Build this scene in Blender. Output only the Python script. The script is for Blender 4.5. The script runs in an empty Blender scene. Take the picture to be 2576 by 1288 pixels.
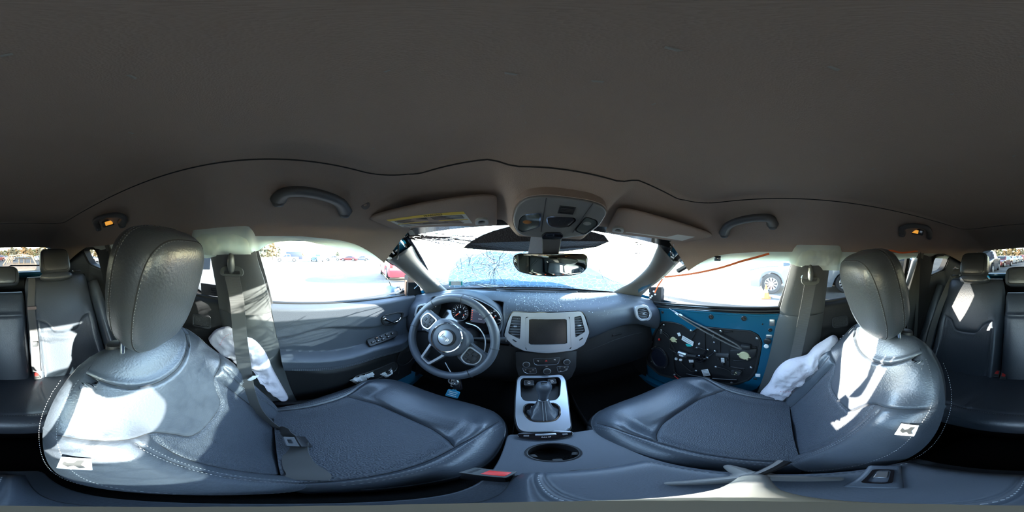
import bpy, bmesh, math, random
from mathutils import Vector, Matrix, noise
random.seed(7)
SC = bpy.context.scene
COL = SC.collection
def V(*a): return Vector(a)
rad = math.radians
# ------------------------------------------------------------------ camera
# car frame: x towards the passenger side, y towards the bonnet, z up; the 360 camera stands at CAM.
YAW, ROLL = rad(4.73), rad(2.19)
CAM = V(-.081, 0, 0)
RZ = Matrix(((math.cos(YAW), math.sin(YAW), 0), (-math.sin(YAW), math.cos(YAW), 0), (0, 0, 1)))
RY = Matrix(((math.cos(ROLL), 0, math.sin(ROLL)), (0, 1, 0), (-math.sin(ROLL), 0, math.cos(ROLL))))
R = RZ @ RY                      # car frame -> level frame of the yard
RT = R.transposed()
cd = bpy.data.cameras.new('panorama_camera')
cd.type = 'PANO'
try: cd.panorama_type = 'EQUIRECTANGULAR'
except Exception: pass
try: cd.cycles.panorama_type = 'EQUIRECTANGULAR'
except Exception: pass
cd.clip_start = .001
cam = bpy.data.objects.new('panorama_camera', cd); COL.objects.link(cam)
ex, ey, ez = RT @ V(1, 0, 0), RT @ V(0, 1, 0), RT @ V(0, 0, 1)
M = Matrix((ex, ez, -ey)).transposed().to_4x4(); M.translation = CAM
cam.matrix_world = M
SC.camera = cam
# ------------------------------------------------------------------ light
SUN_AZ, SUN_EL = rad(23), rad(19)      # to the right of the bonnet, above the car's own horizon
sun_dir = V(math.sin(SUN_AZ)*math.cos(SUN_EL), math.cos(SUN_AZ)*math.cos(SUN_EL), math.sin(SUN_EL))
sl = bpy.data.lights.new('sun', 'SUN'); sl.energy = 8.5; sl.angle = rad(.55); sl.color = (1, .93, .82)
so = bpy.data.objects.new('sun', sl); COL.objects.link(so)
so.rotation_euler = sun_dir.to_track_quat('Z', 'Y').to_euler()
so.location = (3, 6, 4)
w = bpy.data.worlds.new('sky'); SC.world = w; w.use_nodes = True
nt = w.node_tree; bg = nt.nodes['Background']
st = nt.nodes.new('ShaderNodeTexSky'); st.sky_type = 'NISHITA'; st.sun_disc = False
st.sun_elevation = SUN_EL; st.sun_rotation = SUN_AZ; st.air_density = 1.2; st.dust_density = .25; st.ozone_density = 1.3
nt.links.new(st.outputs[0], bg.inputs[0]); bg.inputs[1].default_value = .6
SC.view_settings.view_transform = 'Standard'; SC.view_settings.look = 'None'
SC.view_settings.gamma = 1; SC.view_settings.use_curve_mapping = False
SC.view_settings.exposure = 2.9
SC.cycles.max_bounces = 10; SC.cycles.diffuse_bounces = 5; SC.cycles.glossy_bounces = 4
SC.cycles.transparent_max_bounces = 24; SC.cycles.transmission_bounces = 6
SC.cycles.use_denoising = True
SC.cycles.sample_clamp_indirect = 6
SC.cycles.caustics_reflective = False; SC.cycles.caustics_refractive = False
# ------------------------------------------------------------------ helpers
def pix(px, py, x=None, y=None, z=None, p0=None, n=None):
    """the point of the place that lies in a plane at a measured depth, along a sight line of the survey panorama"""
    az = (px-1288)/2576*2*math.pi; el = (644-py)/1288*math.pi
    d = RT @ V(math.sin(az)*math.cos(el), math.cos(az)*math.cos(el), math.sin(el))
    if x is not None: k = (x-CAM.x)/d.x
    elif y is not None: k = (y-CAM.y)/d.y
    elif z is not None: k = (z-CAM.z)/d.z
    else: k = (Vector(p0)-CAM).dot(Vector(n))/d.dot(Vector(n))
    return CAM + d*k
def lerp(a, b, t): return a+(b-a)*t
def clamp(t, a=0., b=1.): return max(a, min(b, t))
def sstep(a, b, t):
    t = clamp((t-a)/(b-a)); return t*t*(3-2*t)
def interp(pts, t):
    if t <= pts[0][0]: return pts[0][1]
    for (a, p), (b, q) in zip(pts, pts[1:]):
        if t <= b: return p+(q-p)*(t-a)/(b-a)
    return pts[-1][1]
def sinterp(pts, t):
    """smooth (Catmull-Rom) interpolation of (t, value) knots"""
    if t <= pts[0][0]: return pts[0][1]
    if t >= pts[-1][0]: return pts[-1][1]
    for i in range(len(pts)-1):
        if t <= pts[i+1][0]: break
    x0, y0 = pts[max(i-1, 0)]; x1, y1 = pts[i]; x2, y2 = pts[i+1]; x3, y3 = pts[min(i+2, len(pts)-1)]
    h = x2-x1; s = (t-x1)/h
    m1 = (y2-y0)/max(x2-x0, 1e-9)*h; m2 = (y3-y1)/max(x3-x1, 1e-9)*h
    return (2*s**3-3*s*s+1)*y1+(s**3-2*s*s+s)*m1+(-2*s**3+3*s*s)*y2+(s**3-s*s)*m2
def cat(pts, n=8, closed=False):
    """Catmull-Rom curve through points"""
    P = [Vector(p) for p in pts]; out = []; m = len(P)
    for i in range(m if closed else m-1):
        a = P[(i-1) % m] if closed or i > 0 else P[0]*2-P[1]
        b, c = P[i], P[(i+1) % m]
        d = P[(i+2) % m] if closed or i+2 < m else P[-1]*2-P[-2]
        for k in range(n):
            t = k/n
            out.append(.5*((2*b)+(c-a)*t+(2*a-5*b+4*c-d)*t*t+(3*b-a-3*c+d)*t**3))
    if not closed: out.append(P[-1])
    return out
def frame(o, xa, za):
    """matrix with origin o, local z along za and local x near xa"""
    z = Vector(za).normalized(); x = Vector(xa); x = (x-z*x.dot(z)).normalized(); y = z.cross(x)
    m = Matrix((x, y, z)).transposed().to_4x4(); m.translation = Vector(o); return m
def rrect(w, h, r, n=5):
    """rounded rectangle outline, 2D"""
    out = []
    for cx, cy, a in ((w/2-r, h/2-r, 0), (-w/2+r, h/2-r, 90), (-w/2+r, -h/2+r, 180), (w/2-r, -h/2+r, 270)):
        for k in range(n+1):
            t = rad(a+90*k/n); out.append((cx+r*math.cos(t), cy+r*math.sin(t)))
    return out
def rpoly(pts, r, n=4):
    """polygon with rounded corners, 2D"""
    out = []; m = len(pts)
    for i in range(m):
        a, b, c = Vector(pts[i-1]), Vector(pts[i]), Vector(pts[(i+1) % m])
        da, dc = a-b, c-b; rr = min(r, da.length*.45, dc.length*.45)
        p, q = b+da.normalized()*rr, b+dc.normalized()*rr
        for k in range(n+1):
            t = k/n; out.append(tuple((1-t)**2*p+2*t*(1-t)*b+t*t*q))
    return out
class G:
    def __init__(s): s.v = []; s.f = []
    def add(s, vs, fs, M=None):
        o = len(s.v); s.v += [(M @ Vector(v)) if M is not None else Vector(v) for v in vs]
        s.f += [[i+o for i in f] for f in fs]; return s
    def box(s, c, size, M=None):
        x, y, z = [k/2 for k in size]; c = Vector(c)
        vs = [c+V(a*x, b*y, d*z) for a in (-1, 1) for b in (-1, 1) for d in (-1, 1)]
        return s.add(vs, [(0,1,3,2),(4,6,7,5),(0,4,5,1),(2,3,7,6),(0,2,6,4),(1,5,7,3)], M)
    def rbox(s, c, size, r, M=None, seg=2):
        b = bmesh.new(); bmesh.ops.create_cube(b, size=1)
        for v in b.verts: v.co = Vector(c)+V(v.co.x*size[0], v.co.y*size[1], v.co.z*size[2])
        bmesh.ops.bevel(b, geom=b.edges[:], offset=r, segments=seg, profile=.5, affect='EDGES')
        b.verts.index_update(); s.add([v.co.copy() for v in b.verts], [[v.index for v in f.verts] for f in b.faces], M); b.free(); return s
    def loft(s, rings, closed=True, cap=True, M=None):
        n = len(rings[0]); vs = [p for r_ in rings for p in r_]; fs = []
        for i in range(len(rings)-1):
            for j in range(n if closed else n-1):
                a, b = i*n+j, i*n+(j+1) % n
                fs.append((a, b, b+n, a+n))
        if cap and closed:
            if cap != 'end': fs.append(tuple(range(n))[::-1])
            if cap != 'start': fs.append(tuple((len(rings)-1)*n+k for k in range(n)))
        return s.add(vs, fs, M)
    def tube(s, pts, r, n=8, closed=False, cap=True, M=None, flat=1.):
        P = [Vector(p) for p in pts]; m = len(P); rings = []; up = None
        for i in range(m):
            a = P[i-1] if (i > 0 or closed) else P[i]; b = P[(i+1) % m] if (i < m-1 or closed) else P[i]
            t = (b-a)
            t = t.normalized() if t.length > 1e-9 else V(0, 0, 1)
            if up is None:
                up = V(0, 0, 1) if abs(t.z) < .9 else V(1, 0, 0)
            x = up-t*up.dot(t)
            if x.length < 1e-6: x = t.orthogonal()
            x.normalize(); y = t.cross(x); up = x
            rr = r[i] if isinstance(r, (list, tuple)) else r
            rings.append([P[i]+x*(rr*math.cos(2*math.pi*k/n))+y*(rr*flat*math.sin(2*math.pi*k/n)) for k in range(n)])
        if closed: rings.append(rings[0]); cap = False
        return s.loft(rings, True, cap, M)
    def lathe(s, prof, M=None, n=24, cap=True):
        if cap == 'ring': prof = list(prof)+[prof[0]]
        rings = [[V(r_*math.cos(2*math.pi*k/n), r_*math.sin(2*math.pi*k/n), h) for k in range(n)] for r_, h in prof]
        return s.loft(rings, True, False if cap == 'ring' else cap, M)
    def prism(s, poly, h0, h1, M=None, bev=0.):
        """polygon extruded from h0 to h1 along local z; bev rounds the h1 edge"""
        c = Vector((sum(p[0] for p in poly)/len(poly), sum(p[1] for p in poly)/len(poly)))
        rings = [[V(p[0], p[1], h0) for p in poly]]
        if bev:
            rings.append([V(p[0], p[1], h1-math.copysign(bev, h1-h0)) for p in poly])
            for k in (1, 2):
                a = k/2*math.pi/2; ins = bev*(1-math.cos(a)); hh = h1-math.copysign(bev*(1-math.sin(a)), h1-h0)
                q = []
                for p in poly:
                    d = Vector((p[0], p[1]))-c; L = max(d.length, 1e-6); e = d*(max(L-ins, 0)/L)+c; q.append(V(e.x, e.y, hh))
                rings.append(q)
        else: rings.append([V(p[0], p[1], h1) for p in poly])
        return s.loft(rings, True, True, M)
    def frameprism(s, outer, inner, h0, h1, M=None):
        """ring between two outlines with the same point count"""
        n = len(outer)
        vs = [V(p[0], p[1], h0) for p in outer]+[V(p[0], p[1], h1) for p in outer]+[V(p[0], p[1], h1) for p in inner]+[V(p[0], p[1], h0) for p in inner]
        fs = []
        for j in range(n):
            k = (j+1) % n
            for a in range(4):
                b = (a+1) % 4; fs.append((a*n+j, a*n+k, b*n+k, b*n+j))
        return s.add(vs, fs, M)
    def grid(s, fn, nu, nv, M=None, flip=False):
        vs = [fn(i/nu, j/nv) for j in range(nv+1) for i in range(nu+1)]; fs = []
        for j in range(nv):
            for i in range(nu):
                a = j*(nu+1)+i; q = (a, a+1, a+nu+2, a+nu+1); fs.append(q[::-1] if flip else q)
        return s.add(vs, fs, M)
    def ribbon(s, pts, wid, th=.0014, M=None):
        """flat band: pts = [(point, width vector direction)]"""
        rings = []; P = [Vector(p) for p, _ in pts]
        for i, (p, wv) in enumerate(pts):
            p = Vector(p); t = (P[min(i+1, len(P)-1)]-P[max(i-1, 0)]).normalized(); wv = Vector(wv); wv = (wv-t*wv.dot(t)).normalized(); nn = t.cross(wv)
            a, b = wv*(wid/2), nn*(th/2); rings.append([p-a-b, p+a-b, p+a+b, p-a+b])
        return s.loft(rings, True, True, M)
    def ell(s, c, a, e1=1., e2=1., nu=24, nv=14, M=None, fn=None):
        """superellipsoid"""
        sp = lambda t, e: math.copysign(abs(t)**e, t); rings = []; c = Vector(c)
        for j in range(nv+1):
            ph = -math.pi/2+math.pi*j/nv; cp, sn = sp(math.cos(ph), e1), sp(math.sin(ph), e1); r_ = []
            for i in range(nu):
                th = 2*math.pi*i/nu; p = V(a[0]*cp*sp(math.cos(th), e2), a[1]*cp*sp(math.sin(th), e2), a[2]*sn)
                if fn: p = fn(p)
                r_.append(c+p)
            rings.append(r_)
        return s.loft(rings, True, True, M)
    def build(s, name, mat, parent=None, ang=40, sub=0, solid=0, bevel=0, kind=None, local=False, label=None, disp=None, loc=None):
        me = bpy.data.meshes.new(name); me.from_pydata([tuple(v) for v in s.v], [], s.f); me.validate()
        b = bmesh.new(); b.from_mesh(me); bmesh.ops.remove_doubles(b, verts=b.verts, dist=1e-6)
        bmesh.ops.recalc_face_normals(b, faces=b.faces); b.to_mesh(me); b.free()
        if ang:
            me.polygons.foreach_set('use_smooth', [True]*len(me.polygons))
            if ang < 180: me.set_sharp_from_angle(angle=rad(ang))
        o = bpy.data.objects.new(name, me); COL.objects.link(o)
        if mat: me.materials.append(mat)
        if loc is not None:
            me.transform(Matrix.Translation(-Vector(loc))); o.location = loc
        if parent is not None: attach(o, parent, local)
        if bevel:
            m = o.modifiers.new('bevel', 'BEVEL'); m.width = bevel; m.segments = 2; m.limit_method = 'ANGLE'; m.angle_limit = rad(40)
        if solid:
            m = o.modifiers.new('solid', 'SOLIDIFY'); m.thickness = solid; m.offset = 0
        if sub:
            m = o.modifiers.new('sub', 'SUBSURF'); m.levels = sub; m.render_levels = sub
        if kind: o['kind'] = kind
        if label: o['label'] = label
        return o
def wloc(o):
    l = Vector(o.location); p = o.parent
    while p is not None: l = l+Vector(p.location)+o.matrix_parent_inverse.translation; o, p = p, p.parent
    return l
def attach(o, parent, local=False):
    o.parent = parent
    if not local: o.matrix_parent_inverse = Matrix.Translation(-wloc(parent))
def tag(o, label, cat=None, group=None, kind=None):
    o['label'] = label
    if cat: o['category'] = cat
    if group: o['group'] = group
    if kind: o['kind'] = kind
    return o
def thing(name, label, cat, loc=(0, 0, 0), group=None, kind=None, M=None):
    o = bpy.data.objects.new(name, None); COL.objects.link(o); o.empty_display_size = .03
    if M is not None: o.matrix_world = M
    else: o.location = loc
    return tag(o, label, cat, group, kind)
def text(name, s, size, M, mat, parent, ext=.0002, align='CENTER', local=False):
    c = bpy.data.curves.new(name, 'FONT'); c.body = s; c.size = size; c.extrude = ext; c.align_x = align; c.align_y = 'CENTER'; c.resolution_u = 2
    tmp = bpy.data.objects.new(name, c); me = bpy.data.meshes.new_from_object(tmp); bpy.data.objects.remove(tmp); bpy.data.curves.remove(c)
    me.materials.clear(); me.materials.append(mat)
    o = bpy.data.objects.new(name, me); COL.objects.link(o)
    o.parent = parent
    o.matrix_parent_inverse = Matrix.Identity(4) if local else Matrix.Translation(-wloc(parent))
    o.matrix_basis = M; return o
def clone(o, parent=None):
    c = o.copy(); COL.objects.link(c)
    if parent is not None: c.parent = parent
    for ch in [k for k in bpy.data.objects if k.parent == o]: clone(ch, c)
    return c
# ------------------------------------------------------------------ materials
def srgb(r, g, b):
    return tuple(((k/255)/12.92 if k/255 <= .04045 else ((k/255+.055)/1.055)**2.4) for k in (r, g, b))
def mat(name, col, rough=.5, metal=0., spec=.5, bump=None, vary=None, coat=0., emit=None, alpha=1., trans=0., sheen=0.):
    m = bpy.data.materials.new(name); m.use_nodes = True; nt = m.node_tree; p = nt.nodes['Principled BSDF']
    p.inputs['Base Color'].default_value = (*col, 1); p.inputs['Roughness'].default_value = rough; p.inputs['Metallic'].default_value = metal
    p.inputs['Specular IOR Level'].default_value = spec; p.inputs['Coat Weight'].default_value = coat; p.inputs['Coat Roughness'].default_value = .06
    if sheen: p.inputs['Sheen Weight'].default_value = sheen
    if trans: p.inputs['Transmission Weight'].default_value = trans
    if emit: p.inputs['Emission Color'].default_value = (*emit[0], 1); p.inputs['Emission Strength'].default_value = emit[1]
    if alpha < 1: p.inputs['Alpha'].default_value = alpha
    tc = nt.nodes.new('ShaderNodeTexCoord')
    if vary:
        sc, amt = vary; nz = nt.nodes.new('ShaderNodeTexNoise'); nz.inputs['Scale'].default_value = sc; nz.inputs['Detail'].default_value = 5
        nt.links.new(tc.outputs['Object'], nz.inputs['Vector']); mx = nt.nodes.new('ShaderNodeMix'); mx.data_type = 'RGBA'
        mx.inputs[6].default_value = (*[k*(1-amt) for k in col], 1); mx.inputs[7].default_value = (*[min(1, k*(1+amt)) for k in col], 1)
        nt.links.new(nz.outputs['Fac'], mx.inputs[0]); nt.links.new(mx.outputs[2], p.inputs['Base Color'])
    if bump:
        kind, sc, st_ = bump
        if kind == 'noise': t = nt.nodes.new('ShaderNodeTexNoise'); t.inputs['Scale'].default_value = sc; t.inputs['Detail'].default_value = 3; out = t.outputs['Fac']
        elif kind == 'cell': t = nt.nodes.new('ShaderNodeTexVoronoi'); t.inputs['Scale'].default_value = sc; out = t.outputs['Distance']
        elif kind == 'wave': t = nt.nodes.new('ShaderNodeTexWave'); t.inputs['Scale'].default_value = sc; out = t.outputs['Fac']
        nt.links.new(tc.outputs['Object'], t.inputs['Vector'])
        bp = nt.nodes.new('ShaderNodeBump'); bp.inputs['Strength'].default_value = st_; bp.inputs['Distance'].default_value = .002
        nt.links.new(out, bp.inputs['Height']); nt.links.new(bp.outputs['Normal'], p.inputs['Normal'])
    return m
def glassmat(name, tint, refl_rough=.0, haze=0., hazecol=(.9, .95, 1)):
    """thin sheet glass: straight-through transmission with a Fresnel reflection; haze = dust film"""
    m = bpy.data.materials.new(name); m.use_nodes = True; nt = m.node_tree; nt.nodes.clear()
    out = nt.nodes.new('ShaderNodeOutputMaterial'); tr = nt.nodes.new('ShaderNodeBsdfTransparent'); tr.inputs[0].default_value = (*tint, 1)
    gl = nt.nodes.new('ShaderNodeBsdfGlossy'); gl.inputs['Roughness'].default_value = refl_rough; lw = nt.nodes.new('ShaderNodeLayerWeight'); lw.inputs[0].default_value = .5; pw = nt.nodes.new('ShaderNodeMath'); pw.operation = 'POWER'; pw.inputs[1].default_value = 5; nt.links.new(lw.outputs['Facing'], pw.inputs[0]); fr = nt.nodes.new('ShaderNodeMath'); fr.operation = 'MULTIPLY_ADD'; fr.inputs[1].default_value = .9; fr.inputs[2].default_value = .06; nt.links.new(pw.outputs[0], fr.inputs[0])
    mx = nt.nodes.new('ShaderNodeMixShader'); nt.links.new(fr.outputs[0], mx.inputs[0]); nt.links.new(tr.outputs[0], mx.inputs[1]); nt.links.new(gl.outputs[0], mx.inputs[2])
    last = mx
    if haze:
        tc = nt.nodes.new('ShaderNodeTexCoord'); nz = nt.nodes.new('ShaderNodeTexNoise'); nz.inputs['Scale'].default_value = 7; nz.inputs['Detail'].default_value = 6
        nt.links.new(tc.outputs['Object'], nz.inputs['Vector']); mr = nt.nodes.new('ShaderNodeMapRange'); mr.inputs[1].default_value = .35; mr.inputs[2].default_value = .75
        mr.inputs[3].default_value = haze*.3; mr.inputs[4].default_value = haze; nt.links.new(nz.outputs['Fac'], mr.inputs[0])
        df = nt.nodes.new('ShaderNodeBsdfTranslucent'); df.inputs[0].default_value = (*hazecol, 1)
        m2 = nt.nodes.new('ShaderNodeMixShader'); nt.links.new(mr.outputs[0], m2.inputs[0]); nt.links.new(mx.outputs[0], m2.inputs[1]); nt.links.new(df.outputs[0], m2.inputs[2]); last = m2
    nt.links.new(last.outputs[0], out.inputs[0]); return m
def clothmat(name, col, transl=.5, bump=(60, .3)):
    """thin airbag nylon: diffuse with light through it"""
    m = bpy.data.materials.new(name); m.use_nodes = True; nt = m.node_tree; nt.nodes.clear()
    out = nt.nodes.new('ShaderNodeOutputMaterial'); d = nt.nodes.new('ShaderNodeBsdfDiffuse'); d.inputs[0].default_value = (*col, 1)
    t = nt.nodes.new('ShaderNodeBsdfTranslucent'); t.inputs[0].default_value = (*col, 1); mx = nt.nodes.new('ShaderNodeMixShader'); mx.inputs[0].default_value = transl
    tc = nt.nodes.new('ShaderNodeTexCoord'); nz = nt.nodes.new('ShaderNodeTexNoise'); nz.inputs['Scale'].default_value = bump[0]; nz.inputs['Detail'].default_value = 4
    nt.links.new(tc.outputs['Object'], nz.inputs['Vector']); bp = nt.nodes.new('ShaderNodeBump'); bp.inputs['Strength'].default_value = bump[1]; bp.inputs['Distance'].default_value = .01
    nt.links.new(nz.outputs['Fac'], bp.inputs['Height']); nt.links.new(bp.outputs[0], d.inputs['Normal'])
    nt.links.new(d.outputs[0], mx.inputs[1]); nt.links.new(t.outputs[0], mx.inputs[2]); nt.links.new(mx.outputs[0], out.inputs[0]); return m
MT = dict(
 headliner=mat('headliner_cloth', (.38, .285, .222), .95, bump=('cell', 520, .35), vary=(3, .08), spec=.2),
 leather=mat('black_leather', (.054, .063, .077), .36, bump=('noise', 190, .36), vary=(6, .12), spec=.75),
 perf=mat('perforated_leather', (.050, .058, .072), .45, bump=('cell', 300, .6), spec=.5),
 plastic=mat('black_plastic', (.018, .018, .020), .45, bump=('noise', 600, .12), spec=.4),
 darkplastic=mat('dark_trim_plastic', (.013, .013, .014), .55, bump=('noise', 500, .15), spec=.35),
 pillar=mat('pillar_trim', (.065, .067, .066), .55, bump=('noise', 500, .15), spec=.4),
 lightpillar=mat('front_pillar_trim', (.13, .125, .115), .45, bump=('noise', 500, .1), spec=.5),
 dash=mat('dash_skin', (.056, .065, .081), .45, bump=('noise', 420, .22), vary=(5, .1), spec=.5),
 silver=mat('satin_silver', (.42, .44, .48), .32, .65),
 chrome=mat('chrome', (.85, .86, .88), .08, 1.),
 carpet=mat('black_carpet', (.006, .006, .006), .98, bump=('noise', 300, .8), spec=.1),
 web=mat('seat_belt_webbing', (.10, .098, .096), .7, bump=('wave', 520, .2), spec=.3),
 rubber=mat('black_rubber', (.012, .012, .013), .6),
 gloss=mat('gloss_black', (.006, .006, .008), .12, spec=.6, coat=.4),
 screen=mat('dark_screen', (.012, .011, .012), .22, spec=.5),
 red=mat('red_button', (.65, .03, .025), .4),
 paint=mat('blue_car_paint', (.006, .11, .20), .28, .3, coat=1.),
 stitch=mat('grey_thread', (.32, .33, .34), .7),
 darkstitch=mat('dark_thread', (.012, .012, .013), .8),
 white=mat('white_paper', (.75, .75, .74), .7),
 yellow=mat('yellow_print', (.75, .5, .06), .6),
 ink=mat('black_ink', (.02, .02, .02), .7),
 cream=mat('cream_plastic', (.62, .56, .33), .5),
 steel=mat('grey_steel', (.42, .43, .45), .3, .9),
 darksteel=mat('dark_steel', (.06, .06, .065), .35, .7),
 mirror=mat('mirror_glass', (.40, .44, .40), .02, 1.),
 orange=mat('orange_strap', (.75, .13, .02), .6),
 tealprint=mat('teal_print', (.02, .45, .42), .5),
 amber=mat('amber_bulb', (.7, .25, .02), .3, emit=((1, .42, .05), .10)),
 glass=glassmat('clear_glass', (.93, .96, .95)),
 wshield=glassmat('cracked_windscreen_glass', (.84, .93, .96), haze=.05),
 dustglass=glassmat('dusty_glass', (.80, .86, .86), haze=.02),
 privacy=glassmat('privacy_glass', (.17, .17, .165)),
 lens=mat('clear_lens', (.95, .95, .95), .05, spec=.5, trans=.9),
 bag=clothmat('airbag_cloth', (.84, .89, .83), .5, (14, .5)),
 bagw=clothmat('white_airbag_cloth', (.78, .72, .76), .25, (22, .8)),
 craze=None,
 crack=mat('crack_white', (.85, .9, .95), .25, spec=.6),
 crackd=mat('crack_backlit', (.10, .07, .06), .4),  # same cracks, dark tone painted for how they look against the sky
 speck=mat('glass_crumbs', (.8, .85, .9), .15, spec=.8),
 stand=mat('beige_stand', (.12, .115, .11), .5),
 needle=mat('needle_red', (.8, .08, .03), .4, emit=((1, .15, .05), .10)),
 dial=mat('dial_print', (.6, .62, .65), .5, emit=((.9, .95, 1), .03)),
 dialred=mat('dial_red', (.8, .1, .05), .5, emit=((1, .15, .05), .06)),
 handle=mat('handle_plastic', (.075, .07, .066), .5, bump=('noise', 500, .12)),
 greyplastic=mat('grey_plastic', (.10, .105, .10), .4),
 slat=mat('vent_slat', (.10, .105, .115), .3, spec=.7),
 tag=mat('tag_cloth', (.62, .62, .60), .8),
)

def crazemat():  # crushed glass, density raised to block sun on the driver's seat
    m = bpy.data.materials.new('crazed_glass'); m.use_nodes = True; nt = m.node_tree; nt.nodes.clear()
    out = nt.nodes.new('ShaderNodeOutputMaterial'); tr = nt.nodes.new('ShaderNodeBsdfTransparent'); tr.inputs[0].default_value = (.78, .92, .98, 1)
    tl = nt.nodes.new('ShaderNodeBsdfTranslucent'); tl.inputs[0].default_value = (.04, .055, .065, 1); tc = nt.nodes.new('ShaderNodeTexCoord')
    vo = nt.nodes.new('ShaderNodeTexVoronoi'); vo.feature = 'DISTANCE_TO_EDGE'; vo.inputs['Scale'].default_value = 26; nz = nt.nodes.new('ShaderNodeTexNoise'); nz.inputs['Scale'].default_value = 5
    nt.links.new(tc.outputs['Object'], vo.inputs['Vector']); nt.links.new(tc.outputs['Object'], nz.inputs['Vector'])
    mr = nt.nodes.new('ShaderNodeMapRange'); mr.inputs[1].default_value = 0; mr.inputs[2].default_value = .10; mr.inputs[3].default_value = .97; mr.inputs[4].default_value = .87; nt.links.new(vo.outputs['Distance'], mr.inputs[0])
    ml = nt.nodes.new('ShaderNodeMath'); ml.operation = 'MULTIPLY'; m2 = nt.nodes.new('ShaderNodeMapRange'); m2.inputs[1].default_value = .3; m2.inputs[2].default_value = .7; m2.inputs[3].default_value = .8; m2.inputs[4].default_value = 1.0
    nt.links.new(nz.outputs['Fac'], m2.inputs[0]); nt.links.new(mr.outputs[0], ml.inputs[0]); nt.links.new(m2.outputs[0], ml.inputs[1])
    cm = nt.nodes.new('ShaderNodeMix'); cm.data_type = 'RGBA'; cm.inputs[6].default_value = (.20, .26, .30, 1); cm.inputs[7].default_value = (.035, .05, .06, 1); m3 = nt.nodes.new('ShaderNodeMapRange'); m3.inputs[2].default_value = .022; nt.links.new(vo.outputs['Distance'], m3.inputs[0]); nt.links.new(m3.outputs[0], cm.inputs[0]); nt.links.new(cm.outputs[2], tl.inputs[0])
    mx = nt.nodes.new('ShaderNodeMixShader'); nt.links.new(ml.outputs[0], mx.inputs[0]); nt.links.new(tr.outputs[0], mx.inputs[1]); nt.links.new(tl.outputs[0], mx.inputs[2]); nt.links.new(mx.outputs[0], out.inputs[0]); return m
MT['craze'] = crazemat()
def surf_hit(f, px, py, a=.5, b=.5, it=15):
    """(a, b) of the surface f(a, b) on a survey sight line"""
    az = (px-1288)/2576*2*math.pi; el = (644-py)/1288*math.pi
    d = RT @ V(math.sin(az)*math.cos(el), math.cos(az)*math.cos(el), math.sin(el))
    for _ in range(it):
        p = f(a, b)-CAM; e = .001; L = p.length
        r0 = p.cross(d)/L; ra = ((f(a+e, b)-CAM).cross(d)/L-r0)/e; rb = ((f(a, b+e)-CAM).cross(d)/L-r0)/e
        A11, A12, A22 = ra.dot(ra), ra.dot(rb), rb.dot(rb); b1, b2 = -ra.dot(r0), -rb.dot(r0); D = A11*A22-A12*A12
        if abs(D) < 1e-14: break
        a += clamp((b1*A22-b2*A12)/D, -.3, .3); b += clamp((A11*b2-A12*b1)/D, -.3, .3)
    return a, b
# ================================================================== the car shell
def SX(z): return sinterp([(-1.1, .70), (-.6, .70), (-.25, .695), (-.1, .645), (.05, .585), (.12, .555)], z)
def head_z(x, y):
    ax = abs(x)
    z = .197+.012*(1-clamp(ax/.4)**2)
    fd = .088*(clamp((y-.29)/.23, 0, 2)**.95) if y > .29 else 0
    rd = .13*((-1.02-y)/.45)**1.2 if y < -1.02 else 0
    u = max(0, (ax-.395)/.18)
    sd = .155*u**1.55
    ext = sinterp([(.1, 0), (.26, .014), (.40, .06), (.52, .13)], y)*clamp(u)**1.4 if y > .1 else 0
    p = 1.5
    z -= (fd**p+sd**p)**(1/p)*1.0+rd+ext
    # moulded edge of the large roof panel
    dx, dy = ax-.30, max(y-.20, -.93-y)
    sdf = math.hypot(max(dx, 0), max(dy, 0))-.10 if (dx > 0 or dy > 0) else max(dx, dy)-.10
    z += .009*(1-sstep(-.016, .006, sdf))
    # swelling around the roof console
    z -= .052*(1-sstep(.10, .165, ax))*sstep(.24, .37, y)
    # shallow recesses around the grab handles
    for yc in (.12, -.66):
        z += .008*math.exp(-((ax-.50)/.035)**2-((y-yc)/.13)**4)
    return z
def head_y(x, t):
    y = lerp(-1.47, .535, t)
    return y if y < .28 else .28+(y-.28)*(1-.45*(x/.575)**2)
def headfn(a, b):
    x = (2*a-1)*.575; y = head_y(x, b)
    return V(x, y, head_z(x, y))
g = G(); g.grid(headfn, 190, 300)
ceil_ = g.build('ceiling', MT['headliner'], ang=180)
tag(ceil_, 'charcoal woven cloth headliner over the whole cabin', 'headliner', kind='structure')
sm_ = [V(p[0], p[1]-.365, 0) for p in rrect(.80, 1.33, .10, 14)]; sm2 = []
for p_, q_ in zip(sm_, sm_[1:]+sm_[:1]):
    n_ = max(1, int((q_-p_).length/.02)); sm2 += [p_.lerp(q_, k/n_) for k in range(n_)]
G().tube([V(p.x, p.y, head_z(p.x, p.y)+.0006) for p in sm2], .0020, 6, closed=True).build('panel_seam', mat('seam_shadow_gap', (.02, .018, .016), .95), ceil_)  # dark tube drawn as the shade in the moulded panel edge
# lint and leaf crumbs clinging to the headliner
g = G()
for i in range(150):
    x, y = random.uniform(-.45, .45), random.uniform(-1.0, .27)
    p = V(x, y, head_z(x, y)-.0012); a = random.random()*6.3; L = random.choice([.0012, .002, .003, .005]); d = V(math.cos(a), math.sin(a), 0)*L; e = V(-d.y, d.x, 0)*.3
    g.add([p-d-e, p+d-e, p+d*.8+e, p-d*.7+e, p+V(0, 0, -.0006)], [(0, 1, 4), (1, 2, 4), (2, 3, 4), (3, 0, 4)])
tag(g.build('lint', mat('lint', (.35, .32, .27), .9), ang=0), 'pale lint and leaf crumbs stuck to the headliner', 'lint', kind='stuff')
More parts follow.
